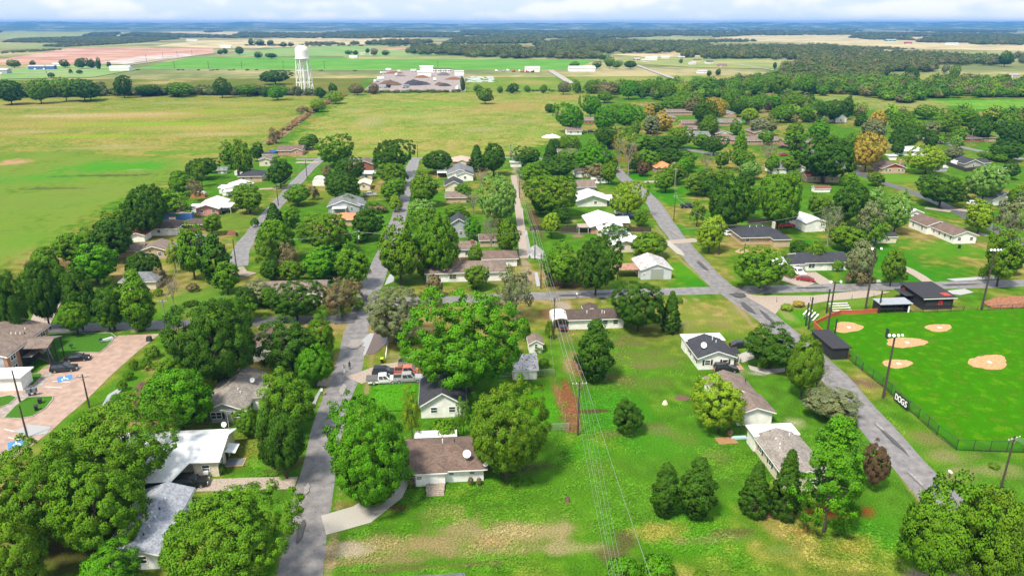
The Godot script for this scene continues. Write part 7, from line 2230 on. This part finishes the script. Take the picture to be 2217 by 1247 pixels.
func trunk(kind: String, variant: int) -> ArrayMesh:
	var key := "%s%d" % [kind, variant]
	if trunks.has(key): return trunks[key]
	var r := RandomNumberGenerator.new()
	r.seed = hash(kind) + variant * 31 + 5
	var R: float = KINDS[kind][0]; var H: float = KINDS[kind][1]
	var m := MB.new()
	var tr := H * .024
	match kind:
		"n":
			m.tube(PackedVector3Array([Vector3.ZERO, Vector3(.1, H * .16, 0), Vector3(0, H * .32, .1)]), PackedFloat32Array([tr * 1.3, tr, tr * .85]), 7, false)
			for k in 6:
				var a := TAU * k / 6 + r.randf()
				branch(m, Vector3(0, H * r.randf_range(.2, .33), .05), Vector3(cos(a) * .62, 1.0, sin(a) * .62).normalized(), H * .3, tr * .6, 3, r)
		"u":
			for k in 4: m.tube(PackedVector3Array([Vector3.ZERO, Vector3(r.randf_range(-.5, .5), H * .5, r.randf_range(-.5, .5))]), PackedFloat32Array([.05, .03]), 4, false)
		"c", "p", "t":
			if kind == "p": tr *= .55
			m.tube(PackedVector3Array([Vector3.ZERO, Vector3(0, H * .5, 0), Vector3(0, H * .95, 0)]), PackedFloat32Array([tr, tr * .7, tr * .12]), 7, false)
			if kind == "p":
				for k in 16:
					var a := k * 2.4
					var y := H * (.28 + .6 * k / 16.0)
					m.tube(PackedVector3Array([Vector3(0, y, 0), Vector3(cos(a) * R * .7 * (1 - k / 22.0), y + .7, sin(a) * R * .7 * (1 - k / 22.0))]), PackedFloat32Array([.09, .03]), 4, false)
		_:
			m.tube(PackedVector3Array([Vector3.ZERO, Vector3(.1, H * .18, .05), Vector3(0, H * .36, .1)]), PackedFloat32Array([tr * 1.35, tr, tr * .9]), 8, false)
			for k in 7:
				var a := TAU * k / 7 + r.randf()
				branch(m, Vector3(0, H * r.randf_range(.22, .36), .08), Vector3(cos(a) * .75, .9, sin(a) * .75).normalized(), H * .28, tr * .55, 1 if kind != "s" else 2, r)
	trunks[key] = m.mesh()
	return trunks[key]

func leaf_mat(t: String) -> StandardMaterial3D:
	var key := "leaves_" + t
	if mats.has(key): return mats[key]
	var m := mat(key, TINT[t][1], 0.75)
	m.vertex_color_use_as_albedo = true
	m.metallic_specular = 0.25
	m.backlight_enabled = true
	m.backlight = Color(.34, .34, .28)
	return m

var planted := []     # node, look, place: for the labels

func plant(x0: float, x1: float, yt: float, yb: float, kind: String, t: String) -> void:
	var bx := (x0 + x1) / 2
	var yy := yb
	var rad := (x1 - x0) / 2.0 / ppm(yy)
	var h := (yb - yt) / ppm(yy)
	for i in 9:      # size and place such that the crown's outline spans the given box
		var c := g(bx, yy) + Vector3(0, h * .53, 0)
		var lo := Vector2(1e9, 1e9); var hi := Vector2(-1e9, -1e9)
		for k in 40:
			var ey := 1.0 - 2.0 * (k + .5) / 40.0
			var ea := k * 2.39996
			var q := sqrt(1.0 - ey * ey)
			var sp := seen(c + Vector3(q * cos(ea) * rad, ey * h * .47, q * sin(ea) * rad))
			lo = lo.min(sp); hi = hi.max(sp)
		rad *= (x1 - x0) / (hi.x - lo.x) * .985
		h = clampf(h * pow((yb - yt) / (hi.y - lo.y), 1.4), rad * (.9 if kind != "u" else .7), rad * 7.0)
		bx += (x0 + x1) / 2 - (lo.x + hi.x) / 2
		yy += yb - hi.y
	var R: float = KINDS[kind][0]; var H: float = KINDS[kind][1]
	if kind == "r" and rad > 6.2:
		kind = "b"
		R = 8.0; H = 13.0
	if kind == "r" and h < 3.2:
		kind = "u"
		R = 1.6; H = 2.3
	var p := g(bx, yy)
	var vv := int(absf(x0 * 3 + yt * 7)) % int(COUNT[kind])
	var o := Node3D.new()
	o.name = numbered(KINDS[kind][2])
	add_child(o)
	o.position = p
	o.rotation.y = fmod(x0 * 1.7 + yb, TAU)
	if yy < 300 and kind == "r":      # field-edge trees carry their leaves down to the ground
		h *= 1.12
		o.position.y = -.1 * h
	var box := crown(kind, vv).get_aabb()
	var wide := (box.size.x + box.size.z) * .25 * 0.985
	o.scale = Vector3(rad / wide, h / (box.end.y * 1.02), rad / wide)
	obj("trunk", trunk(kind, vv), mats.pale_bark if t in ["G", "E", "N"] and kind in ["n", "s"] else mats.bark, o)
	obj("crown", crown(kind, vv, false, yb > 660), leaf_mat(t), o)
	var size := "small " if h < 4.5 and kind != "u" else "big " if h > 12.0 or rad > 6.0 else ""
	planted.append([o, size + TINT[t][0] + " " + KINDS[kind][3], p, "bush" if kind == "u" else "tree"])

func label_trees() -> void:
	var by := {}
	for q in planted:
		var at := seen(q[2])
		var best := 1e9
		var said := ""
		for l in lands:
			var b := seen(l[1])
			var d := b - at
			var dist := sqrt(d.x * d.x + d.y * d.y * 2.5)
			if dist < best:
				best = dist
				var rel := "beside"
				if absf(d.x) > absf(d.y) * 1.3: rel = "left of" if d.x > 0 else "right of"
				else: rel = "in front of" if d.y < 0 else "behind"
				said = "%s the %s" % [rel, l[0]]
		var lb: String = q[1] + " " + said
		if not by.has(lb): by[lb] = []
		by[lb].append([best, q])
	for lb in by:
		var a: Array = by[lb]
		a.sort_custom(func(x, y): return x[0] < y[0])
		for k in a.size():
			if lb.split(" ").size() > 13: lb = lb.replace("small ", "").replace("big ", "")
			var pre := "" if a.size() == 1 else ["nearest ", "second nearest ", "third nearest ", "fourth nearest ", "fifth nearest ", "sixth nearest ", "seventh nearest ", "eighth nearest ", "ninth nearest ", "tenth nearest ", "eleventh nearest ", "twelfth nearest "][mini(k, 11)] as String
			tag(a[k][1][0], pre + lb, a[k][1][3], "trees of the town" if a[k][1][3] == "tree" else "bushes of the town")

func build_trees() -> void:
	# left edge x, right edge x, top y, bottom y in the photograph; shape; leaf colour
	var rows := """
60 385 868 1100 r M; -70 190 950 1190 r M; 60 330 985 1215 r M; -60 110 1085 1290 r O; 150 300 1170 1300 r B; 330 632 1042 1300 r M; 295 470 785 935 r B; 558 688 780 930 r M; 548 668 865 1028 r D; 503 562 880 945 r M
352 560 632 835 r D; 400 545 640 760 r M; 560 690 672 800 r D; 655 728 668 775 r M; 635 720 738 832 r B; 330 420 760 850 r M; 390 470 785 850 s Y; 680 902 862 1090 b B; 740 868 930 1085 t M; 1000 1190 818 1035 r O; 884 1145 612 840 b B
780 920 612 735 r E; 866 912 830 955 s Y; 925 1000 900 960 u M; 985 1020 855 940 s M; 1248 1332 688 818 t D; 1322 1396 852 932 r D; 1322 1450 602 712 r D; 1430 1478 628 712 c D; 1408 1476 998 1112 t D; 1468 1556 984 1116 t D; 1598 1682 993 1105 c D; 1668 1748 968 1108 c D
1722 1895 890 1140 p B; 1863 1936 948 1052 r A; 1504 1622 802 932 r Y; 1612 1735 695 795 r D; 1700 1790 722 855 r O; 1740 1805 770 850 n N; 1735 1872 828 915 r E; 1942 2150 1012 1265 r M; 2060 2260 1040 1275 r O; 1310 1395 1198 1270 u B; 1385 1465 1190 1265 u B; 1500 1540 1230 1262 u O
-30 65 580 740 r D; 40 135 560 700 r D; 60 150 540 640 r M; 145 258 518 610 r B; 118 205 570 700 r D; 190 282 600 705 r D; 250 335 580 705 t M; 265 330 540 600 r D; 190 292 470 560 r D; 255 365 400 505 r D; 110 200 500 570 r M; 60 130 530 600 r M; 235 300 430 500 r M; 205 262 452 520 r O; 300 390 402 470 r M; 20 90 570 660 r O; -40 30 610 720 r M; 165 230 490 560 r M
120 200 650 720 r M; 200 262 655 712 r M; 330 420 405 470 s M; 360 420 368 420 r M; 395 470 340 385 r D; 372 398 368 392 r M; 472 520 300 360 r M; 498 552 298 380 r O; 538 572 305 345 r D; 415 450 345 400 s O; 400 440 385 432 s N; 440 470 340 372 r D; 480 500 330 360 u M
574 632 335 402 r D; 500 572 400 458 r O; 495 560 392 425 r M; 368 452 474 595 r M; 425 502 502 605 t D; 355 392 515 585 s Y; 350 390 590 660 n N; 325 360 575 610 u N; 315 350 540 600 r D; 460 472 468 482 u D
575 700 600 690 b D; 690 772 598 685 s N; 552 640 470 560 r M; 545 600 500 580 s O; 600 650 520 590 s N; 648 762 455 545 r O; 640 735 528 605 r B; 720 802 525 615 r M; 752 828 438 515 r D; 752 802 485 522 r B; 565 617 438 490 c D; 605 650 445 490 r M; 612 672 398 442 r M; 695 760 610 660 r M; 520 600 600 660 r E; 500 560 620 690 r D
690 786 370 432 r D; 715 788 338 395 r D; 680 770 288 355 r M; 640 680 288 322 r M; 660 690 290 318 r D; 800 892 298 375 r D; 812 886 350 398 r O; 815 882 382 432 r M; 838 870 420 455 r Y; 790 840 440 460 u N; 690 720 355 390 s N
880 952 365 440 r O; 908 988 322 372 r D; 880 950 430 490 r L; 882 1000 448 590 r M; 815 912 470 605 r O; 1012 1052 312 366 c D; 1040 1096 308 375 r D; 1020 1062 360 402 n N; 1040 1122 372 480 r L; 1000 1048 408 460 n E; 983 1022 395 430 r M; 960 1012 438 470 r M; 995 1022 455 490 r D; 1005 1046 465 515 r B; 1040 1086 455 540 n N; 1072 1126 470 548 r O; 1000 1062 568 622 r O; 1072 1160 570 685 s E; 920 960 590 640 u N; 905 945 620 660 s M
1178 1262 522 615 r M; 1238 1348 508 630 r D; 1172 1218 458 512 r Y; 1133 1258 374 462 r O; 1320 1402 388 465 r Y; 1370 1404 450 486 r M; 1290 1368 480 530 s D; 1362 1448 500 556 r O; 1120 1180 350 400 r M; 1110 1172 315 355 r D; 1150 1250 338 385 r D; 1200 1262 320 350 r M; 1175 1212 300 345 c D; 1236 1330 310 370 r B; 1258 1316 350 392 s N; 1298 1340 345 395 r O; 1325 1358 280 360 n G; 1340 1386 285 372 n G; 1376 1412 345 378 r A; 1420 1466 360 412 r M; 1408 1500 318 360 r D; 1375 1430 318 362 r M; 1480 1540 372 418 r O; 1500 1560 365 420 r D; 1455 1498 340 380 r B; 1385 1480 290 335 r D; 1155 1200 360 390 r M
1505 1572 460 540 r Y; 1492 1530 430 486 s O; 1528 1625 372 495 b D; 1640 1742 368 492 r M; 1590 1712 528 620 r M; 1708 1760 518 560 r D; 1735 1790 520 570 r O; 1770 1832 430 525 n E; 1795 1880 388 480 r D; 1860 1920 400 480 r L; 1910 1982 405 498 r L; 1850 1920 430 520 s E; 1828 1902 518 605 r E; 1905 1970 528 612 r O; 1835 1890 570 612 u N; 1870 1932 470 530 s M; 1795 1880 480 540 r O; 1748 1810 415 470 r O; 1590 1650 400 470 r M
1718 1862 286 388 b D; 1842 1922 284 365 r G; 1968 2056 312 372 r Y; 1983 2106 374 442 b D; 2085 2192 352 432 r L; 2130 2225 490 610 r O; 2090 2165 430 500 r Y; 2150 2230 420 520 s E; 2165 2230 525 590 r D; 2150 2230 300 345 b D; 2060 2092 292 320 r L; 1925 2000 268 322 r D; 1850 1900 318 350 r M; 2045 2090 312 345 r E; 2150 2190 330 350 r M; 1880 1922 370 400 r O; 2025 2060 290 310 u M; 2170 2217 345 385 r D; 2120 2165 325 345 r M
1200 1268 220 282 b B; 1255 1306 202 252 r B; 1282 1332 228 284 r B; 1300 1345 225 262 r M; 1328 1392 222 276 r B; 1178 1206 224 242 r D; 1388 1432 246 286 r E; 1418 1460 238 280 r G; 1362 1390 255 292 r O; 1288 1340 272 318 r D; 1340 1385 270 310 r M; 1440 1502 272 318 r O; 1330 1420 290 330 r M; 1210 1262 290 330 r O; 1180 1225 300 330 c D; 1398 1440 222 246 r D; 1430 1520 205 240 r M; 1390 1420 225 260 s G
1500 1555 218 272 r D; 1532 1575 208 258 r G; 1512 1562 246 292 r O; 1582 1610 256 290 r M; 1602 1648 232 266 r Y; 1585 1622 280 345 t M; 1520 1575 292 332 r D; 1620 1690 252 290 b E; 1665 1720 226 262 r M; 1580 1640 322 365 r M; 1640 1690 300 355 n N; 1545 1580 325 362 r O; 1655 1690 335 372 r M; 1515 1548 325 368 n N; 1690 1760 280 320 s M; 1755 1805 255 300 r B; 1730 1765 225 262 r M; 1765 1830 215 262 r D; 1815 1850 205 255 r D; 1600 1660 205 240 r M; 1560 1605 190 235 r M; 1850 1885 240 270 c D; 1880 1925 236 282 r G; 1925 1985 238 285 r M; 1960 2010 255 300 s M; 2020 2090 240 290 r O; 1990 2040 262 302 r E; 2090 2160 250 300 r D; 2040 2130 232 268 r M; 2150 2230 240 300 r M; 1975 2040 225 255 r M; 2160 2230 260 310 r D; 1650 1700 205 235 r B; 1690 1745 200 240 r O; 1480 1520 210 245 r N; 1860 1925 255 300 r E; 1820 1860 285 325 r M; 1600 1650 345 385 r L; 1700 1740 365 400 r O
455 500 165 208 r D; 240 288 160 208 r D; 290 345 182 206 r D; 345 420 186 206 r M; 110 165 165 215 r O; 140 215 168 215 r D; 50 115 168 220 r M; -20 55 170 222 r D; 165 220 182 214 r D; 0 40 190 222 r O; 556 630 154 180 r D; 575 622 182 214 r B; 505 560 180 206 r M; 560 585 186 208 r D; 680 705 188 210 r D; 710 732 178 202 r D; 705 745 195 222 r Y; 668 706 212 240 r Y; 640 668 228 245 u N; 577 607 274 308 s N; 1030 1070 188 222 r O; 1022 1048 180 198 r O; 1095 1122 178 200 r D; 1135 1150 184 198 r M; 1168 1186 182 200 r M; 1075 1090 185 200 r M; 1205 1236 174 202 r E; 1240 1260 172 200 r O; 1262 1300 172 200 r O; 1285 1340 175 208 s N; 1340 1385 172 212 r B; 1385 1425 170 205 r M; 1420 1470 172 215 r O; 1450 1495 178 212 r Y; 1460 1510 195 225 r M; 1500 1560 165 205 r M; 1535 1570 170 200 r D; 1600 1660 165 205 r M; 1660 1720 160 205 r O; 1720 1770 160 200 r M; 1770 1800 180 205 r M; 1290 1330 195 220 r M; 996 1008 163 196 r D; 795 820 176 202 r N; 755 790 180 204 r N
505 528 100 118 r D; 468 482 107 118 r D; 480 492 104 116 r D; 535 548 82 98 r D; 548 572 84 98 r D; 576 592 86 98 r D; 604 622 90 102 r D; 622 634 90 101 r D; 548 566 111 126 r D; 572 600 115 126 r D; 125 150 128 146 r D; 158 190 124 148 r D; 185 205 126 146 r D; 203 218 122 148 r D; 228 240 132 146 u D; 60 75 130 142 r D; 10 45 128 146 r O; 146 156 148 160 u D; 162 178 150 160 u D; 100 118 156 168 u D; 745 762 108 118 r D; 763 775 108 118 r D; 800 818 104 120 r N; 825 842 108 120 r D; 790 800 104 114 r D; 1232 1258 132 146 r O; 1282 1304 132 148 r D; 1308 1332 122 146 r M; 1325 1348 130 148 r O; 1350 1382 130 148 r D; 1295 1320 118 130 r D; 1470 1480 125 136 r M; 1530 1542 152 164 r D; 1548 1562 148 162 r D; 1674 1684 134 148 r D; 1720 1752 138 165 r D; 1755 1785 138 165 r O; 1960 1995 145 172 r D; 2055 2085 138 172 r O; 2040 2058 136 156 r E; 2160 2200 108 142 r D
"""
	rows += """; 455 520 560 630 r M; 600 660 560 610 r O; 700 750 555 600 r D; 560 600 620 665 r M; 470 530 640 700 r M; 745 790 600 650 s N; 430 480 460 505 r O; 640 680 480 520 r M; 705 745 500 545 r D; 560 610 560 610 r D; 740 775 420 450 r O; 660 690 400 430 u N; 950 985 520 560 r M; 1010 1045 530 570 r O; 900 930 560 600 r M; 1150 1190 420 460 r M; 1195 1235 440 480 r D; 1270 1310 300 340 r M; 1300 1345 330 370 r O; 1360 1400 330 370 r D; 1430 1470 290 330 r M; 1470 1510 330 370 r M; 1540 1580 360 400 r O; 1590 1640 365 410 r D; 1440 1490 350 395 r O; 1610 1650 410 450 r D; 1740 1790 330 370 r M; 1820 1860 370 410 r M; 1690 1740 330 372 r O; 1930 1965 300 335 r D; 1890 1930 330 362 r O; 2060 2100 270 310 r M; 2000 2040 280 320 r D; 1780 1820 290 330 r M; 1700 1740 262 300 r O; 1580 1620 215 250 r D; 1500 1540 285 320 r M; 1640 1680 280 310 r M; 2120 2160 360 400 r M; 2180 2225 400 445 r O; 262 290 800 822 u M; 275 300 775 800 u O; 300 330 770 800 u M; 310 345 745 775 u O; 250 275 820 845 u O; 325 350 800 830 u M; 235 262 850 872 u B; 285 315 850 880 u N; 270 300 880 905 u O; 300 335 890 925 u M; 880 898 1030 1056 u N; 1012 1026 1030 1050 u N; 1030 1044 1032 1050 u N; 440 458 900 918 u M; 470 490 1000 1026 u D; 640 672 840 870 u M; 655 680 880 905 u O; 690 720 775 800 u M; 730 748 660 684 u M; 1150 1185 742 762 u M; 1180 1200 690 730 u O; 1128 1150 700 735 u D; 1165 1190 770 795 u M; 1570 1590 925 945 u N; 1590 1612 560 580 u M; 1700 1725 575 600 u M; 1830 1850 590 612 u N; 1640 1660 770 800 u M; 1760 1790 850 875 u O; 1840 1860 900 920 u M; 1885 1905 1040 1062 u O; 2010 2040 1085 1115 u M; 2140 2170 1000 1016 u O; 1690 1720 655 672 u Y; 1715 1745 648 664 u G; 1460 1480 640 656 u M; 640 660 610 640 u M; 585 610 640 660 u O; 700 730 565 585 u M; 755 790 640 670 u O; 850 880 730 745 u N; 880 905 725 745 u O; 1050 1080 640 665 u N; 930 960 640 664 u M; 1100 1125 615 640 u O; 540 560 470 490 u D; 470 490 440 456 u M; 620 640 470 488 u O; 560 585 510 530 u M; 1220 1245 600 618 u O; 1180 1200 596 618 u M; 1260 1280 610 622 u O; 2120 2145 575 600 u M; 1950 1970 585 604 u O; 1880 1900 600 612 u N; 1800 1830 560 585 u M; 1650 1672 600 618 u M; 1590 1612 612 622 u O; 400 430 610 630 u N; 440 470 590 612 u M; 330 352 622 640 u O; 300 330 640 660 u M; 590 615 700 720 u M; 700 725 640 662 u Y"""
	for row in rows.replace("\n", ";").split(";", false):
		var q := row.strip_edges().split(" ", false)
		if q.size() < 6: continue
		plant(float(q[0]), float(q[1]), float(q[2]), float(q[3]), q[4], q[5])
	label_trees()

# ---- woods: far too many to count, one mass each
func woods(called: String, label: String, areas: Array, tints: Array) -> void:
	# areas: [outline pixels, spacing in metres, height, width]
	var xf: Array[Transform3D] = []
	var gate := FastNoiseLite.new()
	gate.seed = 66; gate.frequency = .012
	for a in areas:
		var o := gp(a[0])
		var lo := o[0]; var hi := o[0]
		for p in o:
			lo = lo.min(p); hi = hi.max(p)
		var n := int((hi.x - lo.x) * (hi.y - lo.y) / (a[1] * a[1]))
		n = mini(n, 14000)
		for i in n:
			var p := Vector2(rng.randf_range(lo.x, hi.x), rng.randf_range(lo.y, hi.y))
			if not Geometry2D.is_point_in_polygon(p, o): continue
			if a[1] > 6.0 and a[2] > 7.0 and gate.get_noise_2d(p.x * 9.0 / a[1], p.y * 9.0 / a[1]) < -.12: continue    # clearings
			var h: float = a[2] * rng.randf_range(.65, 1.25)
			var w: float = a[3] * rng.randf_range(.7, 1.3)
			xf.append(Transform3D(Basis(Vector3.UP, rng.randf() * TAU).scaled(Vector3(w / 9.0, h / 10.0, w / 9.0)), Vector3(p.x, -.04 * h, p.y)))
	var mm := MultiMesh.new()
	mm.transform_format = MultiMesh.TRANSFORM_3D
	mm.use_colors = true
	mm.mesh = crown("r", 0, true)
	mm.instance_count = xf.size()
	for i in xf.size():
		mm.set_instance_transform(i, xf[i])
		var c: Color = tints[rng.randi() % tints.size()]
		var k := rng.randf_range(.75, 1.2)
		mm.set_instance_color(i, Color(c.r * k, c.g * k, c.b * k))
	var o := MultiMeshInstance3D.new()
	o.name = numbered(called)
	o.multimesh = mm
	o.material_override = mats.wood_leaves
	add_child(o)
	tag(o, label, "woods", "", "stuff")

func build_woods() -> void:
	var m := mat("wood_leaves", Color.WHITE, 0.85)
	m.vertex_color_use_as_albedo = true
	m.metallic_specular = 0.2
	var mix := [L(.13, .17, .05), L(.15, .20, .055), L(.11, .15, .045), L(.20, .20, .08), L(.13, .19, .05)]
	var lively := [L(.10, .23, .015), L(.14, .29, .016), L(.07, .17, .015), L(.18, .26, .025), L(.18, .19, .07), L(.09, .20, .015)]
	woods("woods", "bright mixed wood along the field at the upper right", [
		[[1560, 201, 1700, 201, 1850, 206, 1960, 225, 2020, 213, 2400, 208, 2400, 182, 2000, 182, 1840, 176, 1700, 172, 1600, 180], 6.5, 9.5, 9.0],
		[[1800, 252, 1900, 258, 2010, 260, 2120, 257, 2400, 259, 2400, 330, 2200, 330, 2190, 262, 2060, 262, 1930, 262, 1800, 240], 7.5, 9.0, 9.0],
		[[1270, 208, 1300, 190, 1440, 182, 1560, 190, 1700, 208, 1780, 235, 1700, 255, 1560, 225, 1480, 222], 9.0, 8.5, 8.5],
		[[1500, 232, 1560, 225, 1760, 250, 1800, 275, 1700, 265, 1560, 250], 12.0, 8.0, 8.0]], lively)
	woods("woods", "dark wood in the middle distance at the right", [
		[[1700, 148, 1780, 132, 1870, 128, 2020, 140, 2020, 156, 1930, 158, 1900, 176, 1800, 182, 1690, 176], 9.0, 12.0, 11.0],
		[[1480, 128, 1480, 118, 1560, 106, 1780, 104, 1860, 112, 1850, 126, 1760, 138, 1640, 128], 11.0, 12.0, 12.0],
		[[1860, 128, 1850, 116, 2000, 122, 2160, 130, 2160, 142, 2030, 142], 11.0, 11.0, 12.0], [[2160, 142, 2200, 125, 2500, 115, 2500, 135, 2250, 140], 11.0, 11.0, 12.0]], mix)
	woods("woods", "long dark wood behind the bright green crop", [
		[[868, 119, 900, 105, 1120, 108, 1200, 112, 1290, 120, 1300, 128, 1200, 128, 1010, 126, 990, 120], 12.0, 12.0, 13.0],
		[[1180, 112, 1150, 98, 1250, 88, 1500, 96, 1560, 106, 1480, 116, 1340, 117, 1290, 120], 14.0, 12.0, 14.0],
		[[790, 98, 830, 90, 940, 92, 900, 98], 14.0, 11.0, 14.0], [[960, 96, 1000, 84, 1180, 84, 1160, 96], 16.0, 12.0, 16.0], [[740, 99, 740, 95, 770, 94, 780, 98], 14.0, 9.0, 12.0], [[660, 99, 664, 96, 735, 94, 738, 97], 14.0, 8.0, 12.0]], mix)
	woods("orchard", "low dark orchard plantation beyond the red field", [
		[[0, 92, 40, 85, 200, 80, 330, 82, 388, 84, 340, 88, 240, 93, 100, 93], 13.0, 6.0, 12.0], [[85, 101, 150, 96, 240, 93, 345, 88, 300, 93, 200, 99, 140, 102], 13.0, 6.0, 12.0]], mix)
	woods("woods", "hedgerows and tree lines among the far fields", [
		[[180, 79, 200, 73, 260, 72, 245, 79], 16.0, 10.0, 15.0], [[262, 79, 290, 72, 510, 80, 512, 83, 400, 82], 16.0, 10.0, 15.0], [[500, 82, 520, 72, 740, 75, 830, 80, 826, 84, 640, 83], 18.0, 11.0, 17.0], [[440, 70, 470, 66, 480, 69, 450, 71], 20.0, 10.0, 18.0], [[700, 72, 820, 70, 1000, 74, 1000, 82, 840, 82], 22.0, 11.0, 20.0], [[0, 112, 130, 106, 130, 108, 0, 117], 14.0, 2.5, 8.0], [[530, 98, 900, 100, 900, 101, 530, 99], 26.0, 5.0, 12.0], [[250, 151, 800, 153, 800, 154, 250, 152], 15.0, 1.8, 5.0], [[-200, 219, 0, 214, 225, 208, 225, 202, 0, 206, -200, 208], 5.5, 9.0, 9.0], [[220, 207, 420, 201, 575, 204, 690, 207, 690, 208, 420, 206, 220, 209], 4.0, 6.5, 6.5], [[1010, 198, 1190, 196, 1280, 200, 1280, 202, 1190, 198, 1010, 200], 7.0, 2.0, 4.0], [[760, 203, 800, 199, 1000, 197, 1000, 200, 800, 202], 5.0, 2.0, 5.0],
		[[1480, 92, 1560, 88, 1640, 90, 1560, 93], 18.0, 9.0, 15.0], [[1540, 80, 1620, 73, 1640, 75, 1560, 82], 22.0, 10.0, 18.0], [[1840, 82, 1870, 78, 1960, 82, 1980, 88, 1880, 86], 18.0, 10.0, 15.0], [[1980, 92, 2010, 84, 2300, 84, 2300, 100, 2150, 98, 2060, 94], 18.0, 11.0, 16.0], [[1850, 78, 1860, 72, 2100, 74, 2300, 80, 2300, 86, 2100, 82], 22.0, 11.0, 20.0], [[1480, 78, 1500, 72, 1850, 71, 1850, 76, 1650, 77], 24.0, 11.0, 20.0], [[1940, 66, 1960, 64, 2200, 68, 2200, 71, 2040, 70], 28.0, 10.0, 22.0], [[1800, 106, 1900, 104, 1990, 107, 1900, 109], 16.0, 6.0, 9.0]], mix)
	woods("forest", "far forest fading blue below the horizon", [
		[[-300, 67, -300, 60, 700, 60, 1000, 59, 1000, 63, 860, 68, 600, 66, 300, 66, 100, 67], 30.0, 13.0, 34.0], [[1000, 76, 1000, 66, 1180, 69, 1320, 66, 1500, 70, 1530, 76, 1300, 84, 1150, 83], 26.0, 12.0, 26.0], [[1330, 64, 1200, 59, 1900, 58, 2500, 58, 2500, 61, 1900, 62, 1860, 68, 1850, 71, 1500, 70], 32.0, 13.0, 36.0], [[720, 71, 860, 68, 960, 73, 1000, 76, 1000, 72, 900, 75, 740, 73], 26.0, 11.0, 22.0], [[0, 68, 0, 71, -300, 74, -300, 66], 28.0, 10.0, 24.0]], mix)
	# dry hedge bank between the two hay fields
	var bank := ribbon([g2(578, 312), g2(612, 288), g2(660, 250), g2(700, 226), g2(748, 205)], 7.0, 0.05)
	mat("dry_bank", L(.34, .22, .12), 0.95, -6.0, tone(92, 0.06, .55, 1.0))
	struct("dry_bank_ground", bank, mats.dry_bank)
	woods("dry_grass", "tall dry brown grass along the hedge bank between the hay fields", [[[572, 315, 606, 284, 655, 250, 696, 224, 740, 206, 752, 206, 706, 228, 664, 254, 618, 288, 588, 315], 2.2, 1.5, 2.6]], [L(.36, .24, .12), L(.30, .19, .09), L(.40, .28, .15), L(.22, .2, .06)])
	grass_tufts()

func grass_tufts() -> void:
	# rough grass standing up from the near lawns
	var mb := MB.new()
	var r := RandomNumberGenerator.new()
	r.seed = 3
	for k in 9:
		var a := r.randf() * TAU
		var p := Vector3(cos(a), 0, sin(a)) * r.randf() * .18
		var s := Vector3(-sin(a), 0, cos(a)) * .035
		mb.tri(p - s, p + s, p + Vector3(cos(a) * .12, r.randf_range(.12, .24), sin(a) * .12))
	for k in mb.n.size(): mb.n[k] = (mb.n[k] * .3 + Vector3.UP).normalized()
	var f := FastNoiseLite.new()
	f.seed = 44; f.frequency = .06
	var xf: Array[Transform3D] = []
	var cl: Array[Color] = []
	for area in [[720, 1230, 870, 1240], [1210, 1480, 700, 1230], [1480, 1960, 900, 1240], [400, 600, 935, 1040], [780, 900, 830, 890]]:
		for i in 16000:
			var px := r.randf_range(area[0], area[1]); var py := r.randf_range(area[2], area[3])
			var p := g(px, py)
			var v := f.get_noise_2d(p.x, p.z)
			if v < -.05: continue
			var c: Sheet = sheets[0]
			var i3 := (clampi(int((p.z - c.z0) / c.s), 0, c.h - 1) * c.w + clampi(int((p.x - c.x0) / c.s), 0, c.w - 1)) * 3
			var base := Color8(c.b[i3], c.b[i3 + 1], c.b[i3 + 2]).srgb_to_linear()
			if base.b > .16: continue
			var paved := false
			for sg in street_segs:
				if p.distance_to(Geometry3D.get_closest_point_to_segment(p, sg[0], sg[1])) < sg[2]:
					paved = true
					break
			if paved: continue
			xf.append(Transform3D(Basis(Vector3.UP, r.randf() * TAU).scaled(Vector3.ONE * r.randf_range(.5, 1.0)), Vector3(p.x, .02, p.z)))
			var k := r.randf_range(.95, 1.4)
			cl.append(Color(base.r * k, base.g * k, base.b * k))
	var mm := MultiMesh.new()
	mm.transform_format = MultiMesh.TRANSFORM_3D
	mm.use_colors = true
	mm.mesh = mb.mesh()
	mm.instance_count = xf.size()
	for i in xf.size():
		mm.set_instance_transform(i, xf[i]); mm.set_instance_color(i, cl[i])
	var o := MultiMeshInstance3D.new()
	o.name = "grass"
	o.multimesh = mm
	o.material_override = mats.wood_leaves
	add_child(o)
	tag(o, "rough grass tufts on the near lawns", "grass", "", "stuff")
